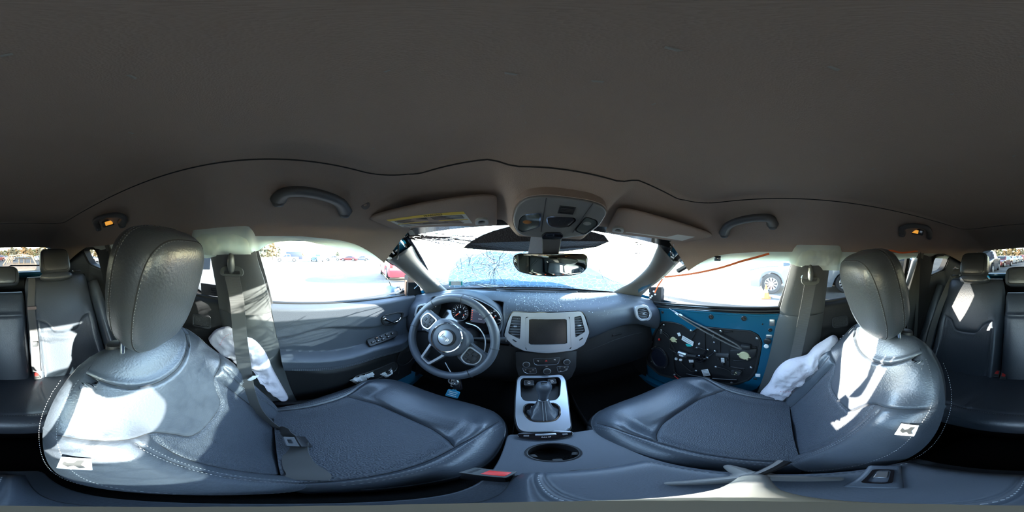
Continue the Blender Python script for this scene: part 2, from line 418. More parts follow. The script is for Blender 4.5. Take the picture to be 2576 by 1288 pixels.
# outer body
body = thing('car_body', 'blue painted body shell around the cabin, bonnet buckled beyond the windscreen', 'car body', (0, 0, -1.0), kind='structure')
def roofskin(a, b):
    x = (2*a-1)*.64; y = lerp(-1.75, .60, b); y = y if y < .28 else .28+(y-.28)*(1-.38*(x/.64)**2)
    return V(x, y, .265-.235*abs(x/.64)**3.2-(.12*clamp((y-.25)/.35)**1.3 if y > .25 else 0)-(.12*((-1.0-y)/.75)**2 if y < -1 else 0))
G().grid(roofskin, 40, 40).build('roof_skin', MT['paint'], body, ang=180)
for s in (-1, 1):
    # sill, outer skins
    g = G(); g.grid(lambda a, b: V(s*(.80-.05*(2*b-1)**2), lerp(-1.75, 1.1, a), lerp(-1.12, -.27, b)), 20, 8)
    g.add([(s*.80, -1.75, -.27), (s*.80, 1.1, -.27), (s*.735, 1.1, -.235), (s*.735, -1.75, -.215)], [(0, 1, 2, 3)])
    g.build('side_skin', MT['paint'], body, ang=60)
    g = G(); g.box((s*.74, .1, -1.02), (.16, 2.2, .12)); g.build('sill', MT['paint'], body)
    # kick panel beside the front footwell
    g = G(); g.grid(lambda a, b: V(s*(.69-.02*b), lerp(.80, 1.08, a), lerp(-1.04, -.26, b)), 4, 4); g.build('kick_panel', MT['darkplastic'], body)
    # roof rail steel behind the headliner edge
    pts = [V(s*.60, y, z) for y, z in ((-1.3, .06), (-.9, .075), (-.3, .075), (.1, .07), (.26, .05), (.40, -.0), (.50, -.05))]
    G().tube(cat(pts, 4), .014, 6).build('roof_rail', MT['darksteel'], body)
g = G(); g.grid(lambda a, b: V(lerp(-.78, .78, a), 1.10-.0*a, lerp(-1.05, -.20, b)), 4, 4); g.build('firewall', MT['darksteel'], body)
# bonnet, buckled into a ridge in front of the windscreen
def bonnet(a, b):
    x = lerp(-.78, .80, a); y = lerp(1.10, 2.15, b)
    z = -.285-.06*(x/.8)**2-.10*b*b
    top = sinterp([(-.90, -.30), (-.82, -.24), (-.68, -.11), (-.5, .0), (-.2, .03), (.1, .02), (.45, -.05), (.65, -.15), (.82, -.28)], x)
    k = (sstep(.14, .29, b)*sstep(.62, .31, b))**1.1
    z = lerp(z, max(top, z), k)+.010*math.sin(x*19+b*9)*math.exp(-((b-.3)/.25)**2)
    z += .05*math.exp(-((b-.55)/.1)**2)*(1-clamp(abs(x+.1)/.6))
    return V(x, y, z)
G().grid(bonnet, 60, 50).build('bonnet', MT['paint'], body, ang=180)
g = G(); g.box((0, 1.085, -.25), (1.5, .09, .05)); g.build('cowl', MT['darkplastic'], body)
# floor with tunnel
def floorfn(a, b):
    x = lerp(-.79, .79, a); y = lerp(-1.75, 1.12, b); t = 1-sstep(.10, .20, abs(x))
    return V(x, y, -1.0+.20*t*sstep(-.6, -.2, y)+.05*t+(.22*clamp((y-.75)/.35)**1.3)+.02*noise.noise(V(x*6, y*6, 0))*.3+(.12*sstep(-.62, -.75, y)))
fl = G().grid(floorfn, 48, 60).build('floor', MT['carpet'], ang=180)
tag(fl, 'black carpet floor with raised centre tunnel', 'carpet', kind='structure')
# ---- windscreen
def ws(a, b, off=0.):
    """a -1..1 across, b 0 at the scuttle .. 1 at the roof"""
    x = a*lerp(.615, .505, b)
    y = lerp(1.045-.17*a*a, .57-.10*a*a, b); z = lerp(-.205-.035*a*a, .118-.05*a*a, b)
    return V(x, y, z)+V(0, .5, .85)*(.018*math.sin(math.pi*b)+off)
def ws_hit(px, py):
    """point of the windscreen sheet on a survey sight line, as (a, b)"""
    az = (px-1288)/2576*2*math.pi; el = (644-py)/1288*math.pi
    d = RT @ V(math.sin(az)*math.cos(el), math.cos(az)*math.cos(el), math.sin(el))
    a, b = 0., .5
    for _ in range(12):
        p = ws(a, b)-CAM; e = .001
        r0 = p.cross(d)/p.length; ra = ((ws(a+e, b)-CAM).cross(d)/p.length-r0)/e; rb = ((ws(a, b+e)-CAM).cross(d)/p.length-r0)/e
        A11, A12, A22 = ra.dot(ra), ra.dot(rb), rb.dot(rb); b1, b2 = -ra.dot(r0), -rb.dot(r0); D = A11*A22-A12*A12
        if abs(D) < 1e-12: break
        a += clamp((b1*A22-b2*A12)/D, -.3, .3); b += clamp((A11*b2-A12*b1)/D, -.3, .3)
    return a, b
win1 = thing('window_1', 'shattered front windscreen with a white web of cracks', 'windscreen', (0, .8, -.2), kind='structure')
G().grid(lambda a, b: ws(2*a-1, b), 40, 24).build('pane', MT['wshield'], win1, ang=180)
def wstrip(name, pts, mt, off=-.003, th=.0012):
    """flat print on the inner face of the windscreen: outline given as survey sight lines"""
    P = [ws(*ws_hit(*p), off) for p in pts]; n = len(P); Q = [p+V(0, -.3, -.5)*th for p in P]
    g = G(); g.add(P+Q, [tuple(range(n))[::-1], tuple(range(n, 2*n))]+[(i, (i+1) % n, n+(i+1) % n, n+i) for i in range(n)])
    return g.build(name, mt, win1, ang=0)
# dotted black print behind the mirror, edge band
frit = mat('frit_print', (.035, .026, .022), .5, bump=('cell', 160, .8))
wstrip('frit_print', [(1165, 622), (1178, 611), (1196, 599), (1218, 588), (1242, 579), (1290, 566), (1400, 566), (1475, 577), (1520, 590), (1532, 606), (1500, 620), (1440, 629), (1402, 632), (1345, 630), (1300, 631), (1230, 628)], frit)
g = G()
for b0, b1 in ((0, .03), (.985, 1.22)):
    g.grid(lambda a, b: ws(2*a-1, lerp(b0, b1, b), -.004), 40, 1)
for s in (-1, 1):
    g.grid(lambda a, b: ws(s*lerp(.985, 1.05, a), b, -.004), 1, 16)
g.build('edge_band', MT['gloss'], win1, ang=180, solid=.001)
# crushed milky glass before the driver, outline stretched right to shade the seat
CZ = [(-.86, .10), (-.80, .42), (-.62, .70), (-.45, .92), (-.20, .985), (.02, .985), (.14, .985), (.17, .80), (.18, .60), (.20, .50), (.32, .40), (.55, .34), (.78, .30), (.86, .16), (.80, .04), (.45, .03), (.1, .03), (-.25, .03), (-.55, .10), (-.75, .05)]
def czf(t, k):
    P = smooth_cz; i = t*len(P); j = int(i) % len(P); f = i-int(i); p = P[j].lerp(P[(j+1) % len(P)], f); q = Vector((-.05, .30)).lerp(p, k); return ws(q.x, q.y, -.0025)
smooth_cz = [Vector((p.x, p.y)) for p in cat([V(a_, b_, 0) for a_, b_ in CZ], 5, True)]
G().grid(lambda a_, b_: czf(a_, b_), 65, 10).build('crazed_glass', MT['craze'], win1, ang=180)
# cracks: thin ridges lying in the sheet
def crackline(g, p, q, r, jag=.006, n=7):
    (a0, b0), (a1, b1) = p, q; pts = []
    for i in range(n+1):
        t = i/n; k = math.sin(math.pi*t)
        pts.append(ws(clamp(a0+(a1-a0)*t+random.uniform(-jag, jag)*k, -1, 1), clamp(b0+(b1-b0)*t+random.uniform(-jag, jag)*k*1.6, 0, 1), -.002))
    g.tube(pts, r, 3, cap=False)
gw, gd = G(), G()
hub = ws_hit(1245, 668)
for i in range(64):      # the star break in front of the driver
    an = random.uniform(0, 6.283); L = random.uniform(.10, .42)
    p = (hub[0]+math.cos(an)*.02, hub[1]+math.sin(an)*.04)
    q = (clamp(hub[0]+math.cos(an)*L, -.98, .98), clamp(hub[1]+math.sin(an)*L*1.3, .03, .97))
    crackline(gw, p, q, random.choice([.0009, .0013, .0018]), .012)
for k in range(9):       # rings of the star
    rr = .05+.035*k; st0 = random.uniform(0, 6.3)
    for j in range(13):
        if random.random() < .35: continue
        a0, a1 = st0+j*.483, st0+(j+1)*.483
        p = (hub[0]+math.cos(a0)*rr, hub[1]+math.sin(a0)*rr*1.3); q = (hub[0]+math.cos(a1)*rr, hub[1]+math.sin(a1)*rr*1.3)
        if 0 < p[1] < 1 and 0 < q[1] < 1: crackline(gw, p, q, .0010, .006, 4)
for pa, pb in (((1105, 712), (1250, 660)), ((1100, 708), (1190, 640)), ((1112, 716), (1330, 690)), ((1120, 690), (1345, 640)), ((1150, 640), (1345, 655)), ((1185, 622), (1345, 700)), ((1240, 580), (1330, 700)), ((1290, 575), (1240, 690)), ((1130, 720), (1290, 640)), ((1475, 665), (1555, 716)), ((1490, 660), (1550, 722)), ((1480, 690), (1560, 712)), ((1505, 672), (1530, 722)), ((1110, 714), (1270, 676)), ((1125, 705), (1300, 668)), ((1165, 622), (1200, 700)), ((1215, 590), (1228, 612)), ((1265, 578), (1272, 612)), ((1320, 575), (1322, 600))):
    crackline(gw, ws_hit(*pa), ws_hit(*pb), .0017, .01, 9)
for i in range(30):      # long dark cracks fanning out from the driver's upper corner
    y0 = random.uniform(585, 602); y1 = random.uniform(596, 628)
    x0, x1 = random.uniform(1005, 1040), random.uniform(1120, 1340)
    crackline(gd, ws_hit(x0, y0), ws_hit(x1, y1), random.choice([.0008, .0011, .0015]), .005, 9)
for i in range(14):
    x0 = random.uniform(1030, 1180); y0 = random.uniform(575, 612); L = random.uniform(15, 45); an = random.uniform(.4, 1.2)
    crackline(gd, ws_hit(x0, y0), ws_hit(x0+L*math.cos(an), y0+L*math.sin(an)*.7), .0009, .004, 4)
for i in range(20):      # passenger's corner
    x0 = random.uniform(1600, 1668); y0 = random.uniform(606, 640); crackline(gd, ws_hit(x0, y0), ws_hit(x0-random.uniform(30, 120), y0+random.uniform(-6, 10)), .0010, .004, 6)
tag(gw.build('crack_web', MT['crack'], win1, ang=0, kind='stuff'), 'white star-shaped crack web')
tag(gd.build('crack_fan', MT['crackd'], win1, ang=0, kind='stuff'), 'fine cracks dark against the sky, fanning from the upper corners')
# stickers on the glass
wstrip('inspection_sticker', [(1131, 706), (1164, 706), (1164, 716), (1131, 716)], MT['white'], -.004)
wstrip('sticker_end', [(1131, 706), (1134, 706), (1134, 716), (1131, 716)], MT['tealprint'], -.0055)
wstrip('sticker_end', [(1160.5, 706), (1164, 706), (1164, 716), (1160.5, 716)], MT['tealprint'], -.0055)
wstrip('service_sticker', [(1024, 574), (1038, 576), (1046, 588), (1032, 590)], mat('beige_sticker', (.55, .5, .4), .6), -.004)
# scuttle seal and wiper line at the foot of the glass
g = G(); g.tube([ws(a/20-1, .012, -.012)+V(0, -.012, 0) for a in range(41)], .006, 6); g.build('scuttle_seal', MT['rubber'], win1)
# ---- front pillars
def strip_between(g, A, B, bulge, n, ns=10, nt=24):
    A = cat(A, 6); B = cat(B, 6); n = Vector(n).normalized()
    def f(s, t):
        i = min(int(t*(len(A)-1)), len(A)-2); k = t*(len(A)-1)-i; j = min(int(t*(len(B)-1)), len(B)-2); l = t*(len(B)-1)-j
        a, b = A[i].lerp(A[i+1], k), B[j].lerp(B[j+1], l)
        return a.lerp(b, s)+n*(bulge*math.sin(math.pi*s)**.8)
    return g.grid(f, ns, nt)
I_L = [pix(1040, 612, y=.545), pix(1058, 650, y=.64), pix(1085, 690, y=.76), pix(1110, 718, y=.86), pix(1140, 742, y=.93)]
O_L = [pix(975, 656, x=-.585), pix(1000, 673, x=-.60), pix(1030, 697, x=-.618), pix(1055, 718, x=-.635), pix(1078, 745, x=-.655)]
I_R = [pix(1657, 611, y=.50), pix(1630, 668, y=.62), pix(1592, 706, y=.76), pix(1565, 722, y=.86), pix(1536, 738, y=.93)]
O_R = [pix(1702, 665, x=.585), pix(1675, 693, x=.60), pix(1645, 716, x=.62), pix(1627, 730, x=.635), pix(1605, 752, x=.66)]
def rip(A, B, s):   # the torn upper end: the trim runs to a point on the glass side
    return A
for nm, I, O, s, lab in (('trim_1', I_L, O_L, -1, "torn-off driver's front pillar trim, sunlit grey plastic with a pointed top"), ('trim_2', I_R, O_R, 1, "torn-off passenger's front pillar trim, grey plastic beside the bare steel")):
    g = strip_between(G(), O, I, .034, (-s*.95, -.35, .15)); o = g.build(nm, MT['lightpillar'], ang=180, solid=.004); tag(o, lab, 'pillar trim', kind='structure')
    # bare steel pillar behind, running up under the headliner
    up = V(-s*.0, -.10, .085)
    A = [O[0]+V(s*.012, 0, 0)+up*.6]+[p+V(s*.014, .01, 0) for p in O]; B = [I[0]+V(s*.012, .012, 0)+up*.5]+[p+V(s*.012, .014, 0) for p in I]
    strip_between(G(), A, B, .012, (-s*.75, -.65, .1)).build('pillar_steel', MT['darksteel'], body, ang=180, solid=.003)
    sh = [(p+q)/2+((p+q)/2-CAM).normalized()*.055 for p, q in zip(O, I)]; sh = [sh[0]+V(-s*.03, -.14, .10)]+sh+[sh[-1]+V(s*.03, .08, -.06)]
    G().tube(cat(sh, 5), .042, 10).build('front_pillar_shell', MT['paint'], body, ang=180)
    m = (O[0]+I[0])/2+up*.22
    for k in range(7):   # clips, foil and wiring exposed in the gap
        q = m+V(random.uniform(-.012, .012), random.uniform(-.02, .02), random.uniform(-.035, .035))+V(-s*.012, -.012, 0)
        g = G(); g.rbox((0, 0, 0), (random.uniform(.006, .018), .004, random.uniform(.012, .035)), .0015, frame(q, (random.uniform(-1, 1), 1, random.uniform(-1, 1)), (-s*.7, -.7, random.uniform(-.3, .3))), 1)
        g.build('pillar_clip', MT['steel'] if k % 2 else MT['white'], body)
    g = G(); g.tube(cat([m+V(0, 0, -.05)+V(-s*.012, -.012, 0), m+V(s*.004, .012, -.01)+V(-s*.016, -.016, 0), m+V(-s*.006, -.01, .04)+V(-s*.012, -.01, 0)], 6), .004, 6); g.build('inflator_hose', MT['plastic'], body)
    # rolled white end of the curtain bag at the foot of the headliner
    q = O[0]+V(-s*.008, -.004, .012)
    G().ell((0, 0, 0), (.006, .022, .008), M=frame(q, (0, .3, 1), (0, 1, -.6)), nu=10, nv=6).build('curtain_tether', MT['white'], body)
# ---- centre pillars
def pillar(nm, s, F, B, zs, mt, lab, bul=.034, parent=None):
    A = [pix(px, py, x=s*xx) for px, py, xx in B]; C = [pix(px, py, x=s*xx) for px, py, xx in F]
    g = strip_between(G(), A, C, bul, (-s, 0, 0), 12, 24)
    # returns towards the door openings
    for L in (cat(A, 6), cat(C, 6)):
        g.loft([[p for p in L], [p+V(s*.09, 0, 0) for p in L]], closed=False, cap=False)
    o = g.build(nm, mt, parent, ang=50); 
    if parent is None: tag(o, lab, 'pillar trim', kind='structure')
    return o
FL = [(643, 632, .60), (651, 665, .615), (664, 705, .635), (680, 762, .67), (683, 790, .68)]
BL = [(526, 625, .60), (531, 655, .615), (538, 692, .635), (547, 742, .66), (551, 780, .675)]
FL2 = [(682, 785, .672), (700, 860, .685), (716, 930, .69), (735, 985, .69), (760, 1030, .69)]
BL2 = [(550, 776, .668), (556, 805, .68), (562, 850, .685), (574, 930, .69), (600, 1010, .69)]
FR = [(1999, 640, .60), (1990, 669, .615), (1977, 724, .64), (1964, 772, .67), (1961, 795, .68)]
BR = [(2094, 628, .60), (2087, 670, .615), (2081, 715, .635), (2076, 755, .66), (2073, 790, .675)]
FR2 = [(1962, 790, .672), (1951, 825, .68), (1934, 900, .69), (1918, 954, .69), (1890, 1020, .69)]
BR2 = [(2073, 785, .668), (2068, 820, .68), (2062, 862, .685), (2048, 930, .69), (2020, 1010, .69)]
t3 = pillar('trim_3', -1, FL, BL, None, MT['pillar'], "grey upper centre pillar cover behind the driver's shoulder belt")
t4 = pillar('trim_4', 1, FR, BR, None, MT['pillar'], "grey upper centre pillar cover behind the passenger's shoulder belt")
pillar('lower_cover', -1, FL2, BL2, None, MT['pillar'], '', .042, t3); pillar('lower_cover', 1, FR2, BR2, None, MT['pillar'], '', .042, t4)
for s, t in ((-1, t3), (1, t4)):
    G().box((s*.715, -.09, -.62), (.02, .16, .74)).build('pillar_core', MT['darksteel'], body)
    # belt slot in the cover
    g = G(); g.prism(rrect(.062, .016, .006), 0, .004, frame((s*.648, -.085, -.262), (0, 1, 0), (-s, 0, .35)), .001); g.build('belt_slot', MT['rubber'], t)
# ---- rear quarters, rear pillars and rear header
for s, nm, lab in ((-1, 'trim_5', "black rear quarter trim with a small side window behind the driver's side"), (1, 'trim_6', "black rear quarter trim with a small side window behind the passenger's side")):
    q = thing(nm, lab, 'quarter trim', (s*.6, -1.1, -.3), kind='structure')
    def side2(p, dx=0): return V(s*(SX(p[1])+dx), p[0], p[1])
    out = rpoly([(-.775, .075), (-1.56, .09), (-1.50, -.95), (-.70, -.95)], .02); inn = rpoly([(-.945, .022), (-1.125, .028), (-1.10, -.078), (-.905, -.118)], .03)
    n = len(out); g = G(); ro = [side2(p) for p in out]; ri = [side2(p) for p in inn]; ri2 = [side2(p, .05) for p in inn]
    g.loft([ro, ri, ri2], True, False); g.build('panel', MT['darkplastic'], q, ang=30)
    lip = [side2(p, -.004) for p in rpoly([(-.93, .034), (-1.14, .04), (-1.115, -.09), (-.89, -.132)], .035)]
    G().tube(lip, .006, 6, closed=True).build('window_rim', MT['darkplastic'], q)
    g = G(); g.add([side2(p, .045) for p in inn], [tuple(range(len(inn)))]); g.build('pane', MT['privacy'], q, ang=0)
    # body pillar between the rear door and the quarter
    g = G(); P0 = [(-.745, .07), (-.79, .07), (-.80, -.2), (-.83, -.55), (-.78, -.95), (-.70, -.95), (-.73, -.5), (-.735, -.2)]
    g.loft([[side2(p, -.012) for p in P0], [side2(p, .04) for p in P0]], True, True); g.build('pillar', MT['pillar'], q, ang=30, bevel=.004)
    g = G(); g.rbox((0, 0, 0), (.018, .034, .004), .0015, frame(pix(145, 622, y=-1.40) if s < 0 else pix(2456, 633, y=-1.40), (1, 0, 0), (-s*.5, 1, -.2)), 1); cl = g.build('clip_tag', MT['white'], q)
    for k in range(3):
        mm = frame(pix(145, 622, y=-1.395) if s < 0 else pix(2456, 633, y=-1.395), (1, 0, 0), (-s*.5, 1, -.2)); G().box((-.004+.004*k, -.008, .0025), (.0018, .012, .0008), mm).build('tag_bar', MT['ink'], cl)
def rearframe(dy=0):
    return rpoly([(-.50, .098), (.50, .098), (.47, -.155), (-.47, -.155)], .035, 6)
tg = thing('door_5', 'tailgate with tinted rear window and dark inner trim', 'tailgate', (0, -1.6, -.9), kind='structure')
inn = rearframe(); out = rpoly([(-.64, .20), (.64, .20), (.66, -.62), (-.66, -.62)], .04, 6)
g = G(); f3 = lambda p, d=0: V(p[0], -1.60-.32*(-(p[1]-.1))*.25-d+(.04 if p[1] > .12 else 0), p[1])
g.loft([[f3(p, -.05 if abs(p[1]) > .17 else 0) for p in out], [f3(p, -.02) for p in inn], [f3(p, .04) for p in inn]], True, False); g.build('inner_frame', MT['darkplastic'], tg, ang=30)
g = G(); g.add([f3(p, .03) for p in inn], [tuple(range(len(inn)))]); g.build('pane', MT['privacy'], tg, ang=0)
g = G(); g.rbox((0, -1.585, -.185), (1.0, .05, .055), .012); g.build('window_ledge', MT['paint'], tg)
g = G(); g.box((0, -1.70, -.65), (1.4, .03, .9)); g.build('outer_skin', MT['paint'], tg)
# rear wiper lying across the rear window
g = G(); g.tube([(-.36, -1.675, -.108), (-.05, -1.672, -.098), (.02, -1.672, -.13)], .006, 6); g.build('wiper', MT['rubber'], tg)
# rear header trim between headliner and tailgate
def rheader(a, b): x = lerp(-.575, .575, a); return V(x, lerp(-1.45, -1.60, b), head_z(x, -1.45)*(1-b)+b*(.115-.09*abs(x/.575)**6)-.012*math.sin(math.pi*b))
hd = G().grid(rheader, 40, 8).build('trim_7', MT['darkplastic'], ang=180); tag(hd, 'dark rear header trim above the rear window', 'header trim', kind='structure')
# ================================================================== seats
def segdist(p, poly):
    best = 9.
    for (ax, ay), (bx, by) in zip(poly, poly[1:]):
        dx, dy = bx-ax, by-ay; L = dx*dx+dy*dy or 1e-9
        t = clamp(((p[0]-ax)*dx+(p[1]-ay)*dy)/L); d = math.hypot(p[0]-ax-dx*t, p[1]-ay-dy*t)
        if d < best: best = d
    return best
def smooth2(pts, n=6): return [(p.x, p.y) for p in cat([V(a, b, 0) for a, b in pts], n)]
def stitches(g, pts, nrm, L=.0052, gap=.0028, r=.0007):
    """dashes of thread along a 3D line"""
    acc = 0.; P = [Vector(p) for p in pts]; on = True; cur = P[0]; i = 0; start = P[0]
    tot = [0.]
    for a, b in zip(P, P[1:]): tot.append(tot[-1]+(b-a).length)
    def at(d):
        for k in range(len(P)-1):
            if d <= tot[k+1]: return P[k].lerp(P[k+1], (d-tot[k])/max(tot[k+1]-tot[k], 1e-9))
        return P[-1]
    d = 0.
    while d+L < tot[-1]:
        a, b = at(d), at(d+L); t = (b-a)
        if t.length > 1e-6:
            t.normalize(); x = t.cross(nrm).normalized()*r; y = Vector(nrm).normalized()*r*1.2; m = (a+b)/2
            g.add([a, m+x, m+y, m-x, b], [(0, 1, 2), (0, 2, 3), (4, 2, 1), (4, 3, 2)])
        d += L+gap
def split_grid(nu, nv, pos, uv, region, parts):
    """one surface cut into panels along its seams: parts = {key: G}"""
    P = [[pos(*uv(i/nu, j/nv)) for i in range(nu+1)] for j in range(nv+1)]
    for j in range(nv):
        for i in range(nu):
            u, v = uv((i+.5)/nu, (j+.5)/nv); k = region(u, v); g = parts[k]
            g.v += [P[j][i], P[j][i+1], P[j+1][i+1], P[j+1][i]]; n = len(g.v); g.f.append([n-4, n-3, n-2, n-1])
def panel_grid(pos, ub, w, v0, v1, cuts, nc, ns, nr, name, parts):
    """a cushion surface whose grid lines run along its seams, cut there into panels"""
    cols = [(0, k/ns) for k in range(ns)]+[(1, k/nc) for k in range(nc)]+[(2, k/ns) for k in range(ns+1)]
    rows = [(k, j/nr[k]) for k in range(len(nr)) for j in range(nr[k])]+[(len(nr)-1, 1.)]
    P = []
    for rk, rf in rows:
        line = []
        for ck, cf in cols:
            v = lerp(v0, v1, (rk+rf)/len(nr))
            last = rk == len(nr)-1 and len(nr) > 2
            for _ in range(16 if last else 7):
                b = ub(v); W_ = max(w(v), 1e-4); b = min(b, W_*.9)
                u = lerp(-W_, -b, cf) if ck == 0 else lerp(-b, b, cf) if ck == 1 else lerp(b, W_, cf)
                L = [v0]+[min(c(abs(u), ck), v1-.002) for c in cuts]+[v1]; v = lerp(L[rk], L[rk+1], rf)*(.4 if last else 1)+v*(.6 if last else 0)
            line.append(pos(u, v))
        P.append(line)
    for j in range(len(rows)-1):
        for i in range(len(cols)-1):
            g = parts[name(cols[i][0], rows[j][0])]; g.v += [P[j][i], P[j][i+1], P[j+1][i+1], P[j+1][i]]; n = len(g.v); g.f.append([n-4, n-3, n-2, n-1])
def superr(q, p=4., e=.5): return max(0., 1-abs(q)**p)**e
def front_seat(side, x0, y0, label, headz):
    t = thing('front_seat', label, 'seat', (x0, y0+.15, -1.0), 'leather front seats')
    A = rad(28.7); up = V(0, -math.sin(A), math.cos(A)); nn = V(0, math.cos(A), math.sin(A)); o = V(x0, y0, -.76); ux = V(side, 0, 0)
    # ---- backrest
    yoke = smooth2([(-.262, .42), (-.21, .398), (-.165, .374), (-.125, .350), (-.10, .312), (-.082, .276), (-.05, .262), (.0, .258), (.05, .262), (.082, .276), (.10, .312), (.125, .350), (.165, .374), (.21, .398), (.262, .42)], 4)
    collar = smooth2([(-.185, .615), (-.165, .565), (-.12, .515), (-.06, .484), (0, .476), (.06, .484), (.12, .515), (.165, .565), (.185, .615)], 5)
    seams = [yoke, collar]
    for s in (-1, 1):
        seams += [smooth2([(s*.175, .368), (s*.177, .263), (s*.185, .165), (s*.192, .05), (s*.192, -.03)], 4), smooth2([(s*.138, .35), (s*.148, .25), (s*.148, .12), (s*.146, -.03)], 4)]
    vb = [(abs(u), v) for u, v in yoke if u >= 0]; cb = [(abs(u), v) for u, v in collar if u >= 0]
    W = [(-.05, .215), (.0, .238), (.1, .262), (.2, .273), (.3, .274), (.4, .266), (.46, .252), (.52, .226), (.56, .195), (.59, .155), (.608, .10), (.616, .0)]
    def wid(v): return sinterp(W, v)
    def front(u, v, groove=True):
        w = max(wid(v), 1e-4); q = clamp(abs(u)/w)
        th = .056*superr(q, 5, .5)*superr(clamp((v-.35)/.268), 6, .5)
        bol = .052*sstep(.125, .215, abs(u))*(1-sstep(.33, .47, v))*(.6+.4*sstep(-.05, .12, v))*superr(q, 7, .6)
        d = -.054+th+bol-.012*(1-sstep(.0, .17, abs(u)))*(1-sstep(.3, .5, v))
        if v > interp(cb, abs(u)): d -= .008*sstep(0, .03, v-interp(cb, abs(u)))
        if groove:
            m = min(segdist((u, v), s_) for s_ in seams)
            d -= .0075*math.exp(-(m/.0045)**2)
            if abs(u) < .138 and v < .25: d += .0025*math.sin((v+.9*abs(u)*.3)*0)
        return o+ux*u+up*v+nn*d
    parts = {k: G() for k in ('yoke_panel', 'centre_panel', 'collar_panel', 'bolster_a', 'bolster_b')}
    panel_grid(front, lambda v: interp([(-.05, .146), (.12, .148), (.25, .148), (.36, .14), (.42, .142), (.50, .19), (.56, .19)], v), wid, -.05, .616, [lambda u, c: interp(vb, u), lambda u, c: interp(cb, u) if c == 1 else .588], 54, 26, (64, 44, 18),
               lambda c, r_: 'collar_panel' if r_ == 2 and c == 1 else 'yoke_panel' if r_ == 2 else 'yoke_panel' if r_ == 1 else 'centre_panel' if c == 1 else 'bolster_a' if c == 0 else 'bolster_b', parts)
    for k, g in parts.items(): g.build('bolster' if k.startswith('bolster') else k, MT['perf'] if k == 'centre_panel' else MT['leather'], t, ang=180)
    def back(a, b):
        v = lerp(-.05, .616, b); w = wid(v); u = (2*a-1)*w
        th = .056*superr(clamp(abs(2*a-1)), 5, .5)*superr(clamp((v-.35)/.268), 6, .5)
        return o+ux*u+up*v+nn*(-.054-th*1.15)
    G().grid(back, 30, 36).build('seat_back_shell', MT['leather'], t, ang=180)
    for sm in seams:
        P_ = [(u, v) for u, v in sm if abs(u) < wid(v)-.012 and -.02 < v < .60]
        G().tube([front(u, v)+nn*.0006 for u, v in P_], .0011, 4).build('seam', MT['darkstitch'], t)
    # thread
    g = G(); off = nn*.0012
    for s in (-1, 1):
        for du in (-.0065, .0065):
            stitches(g, [front(u+du, v, False)+off for u, v in smooth2([(s*.175, .360), (s*.177, .263), (s*.185, .165), (s*.192, .05), (s*.192, .0)], 8)], nn)
        e = [(s*(wid(v)-.012), v) for v in [k*.02 for k in range(0, 29)]]
        stitches(g, [front(u, v, False)+off for u, v in e], nn)
    g.build('thread', MT['stitch'], t, ang=0, kind='stuff')
    # side band with its seam and cloth airbag tag (inboard)
    g = G(); s = -1
    L = [front(s*(wid(v)-.002), v, False)+nn*(-.028) for v in [k*.03-.02 for k in range(20)]]
    stitches(g, [p+V(-side*.004, 0, 0)-nn*.01 for p in L], V(-side, 0, 0)); g.build('thread', MT['stitch'], t, ang=0, kind='stuff')
    # seat tag: small white cloth label with a little seated-figure print
    tp = pix(190, 1165, p0=o+nn*.012, n=nn) if side < 0 else pix(2293, 1086, p0=o+nn*.012, n=nn)
    rel = tp-o; u_, v_ = rel.dot(ux), rel.dot(up); u_ = -min(abs(u_), wid(v_)-.022)
    c = front(u_, v_, False); e1 = (front(u_+.006, v_, False)-front(u_-.006, v_, False)).normalized(); e2 = (front(u_, v_+.004, False)-front(u_, v_-.004, False)).normalized(); nz = (e1.cross(e2)).normalized()
    if nz.dot(CAM-c) < 0: nz = -nz
    nz = (nz+(CAM-c).normalized()*.8).normalized(); Mt = frame(c+nz*.010, e1*(1 if side > 0 else -1), nz)
    tg_ = G().rbox((0, 0, 0), (.030, .038, .0022), .0008, Mt, 1).build('tag', MT['tag'], t)
    g = G(); g.prism(rpoly([(-.009, -.012), (-.002, -.011), (.0, -.004), (.006, -.001), (.010, -.006), (.011, .004), (.005, .011), (.0, .006), (-.005, .013), (-.010, .010), (-.006, .002)], .001, 2), .0012, .0016, Mt); g.build('tag_print', MT['ink'], tg_)
    # ---- headrest with posts
    hb = o+up*.592+nn*(-.045)
    hA = rad(-19); hup = V(0, -math.sin(hA), math.cos(hA)); hn = V(0, math.cos(hA), math.sin(hA)); hc = V(x0, y0-.268, headz)
    hr = None
    for s in (-1, 1):
        b0 = o+up*.555+nn*(-.050)+ux*(s*.072); b1 = hc+ux*(s*.072)-hup*.06-hn*.015
        G().tube([b0, b1], .0068, 10).build('headrest_post', MT['chrome'], t)
        gm = o+up*.612+nn*(-.047)+ux*(s*.072); Mg = frame(gm, ux, (b1-b0))
        G().prism([(.024*math.cos(k*math.pi/10), .017*math.sin(k*math.pi/10)) for k in range(20)], -.02, .008, Mg, .004).build('post_collar', MT['plastic'], t)
    HW, HH, HD = .128, .150, .072
    def hsurf(a, b, sc=1.):
        """a around the rim, b from the face centre (0) to the back centre (1)"""
        th = 2*math.pi*a
        sp = lambda q, e: math.copysign(abs(q)**e, q)
        cx, cy = sp(math.cos(th), .55), sp(math.sin(th), .55)
        ph = math.pi*b; rr = sp(math.sin(ph), .36); dd = math.cos(ph)
        y = cy*HH*rr; wsc = 1.0-.10*((cy*rr)-1)**2*.35-(.12 if cy < 0 else 0)*abs(cy*rr)
        x = cx*HW*rr*wsc
        d = HD*math.copysign(abs(dd)**.75, dd)+.016*(1-(cx*rr)**2)*(dd > 0)*.0-.02*(cy*rr)*(.5)*(1 if dd < 0 else .5)
        # narrow towards the back
        k = .90+.10*clamp((dd+1)/1.2)
        return hc+ux*(x*k)+hup*(y*(.96+.04*k))+hn*d
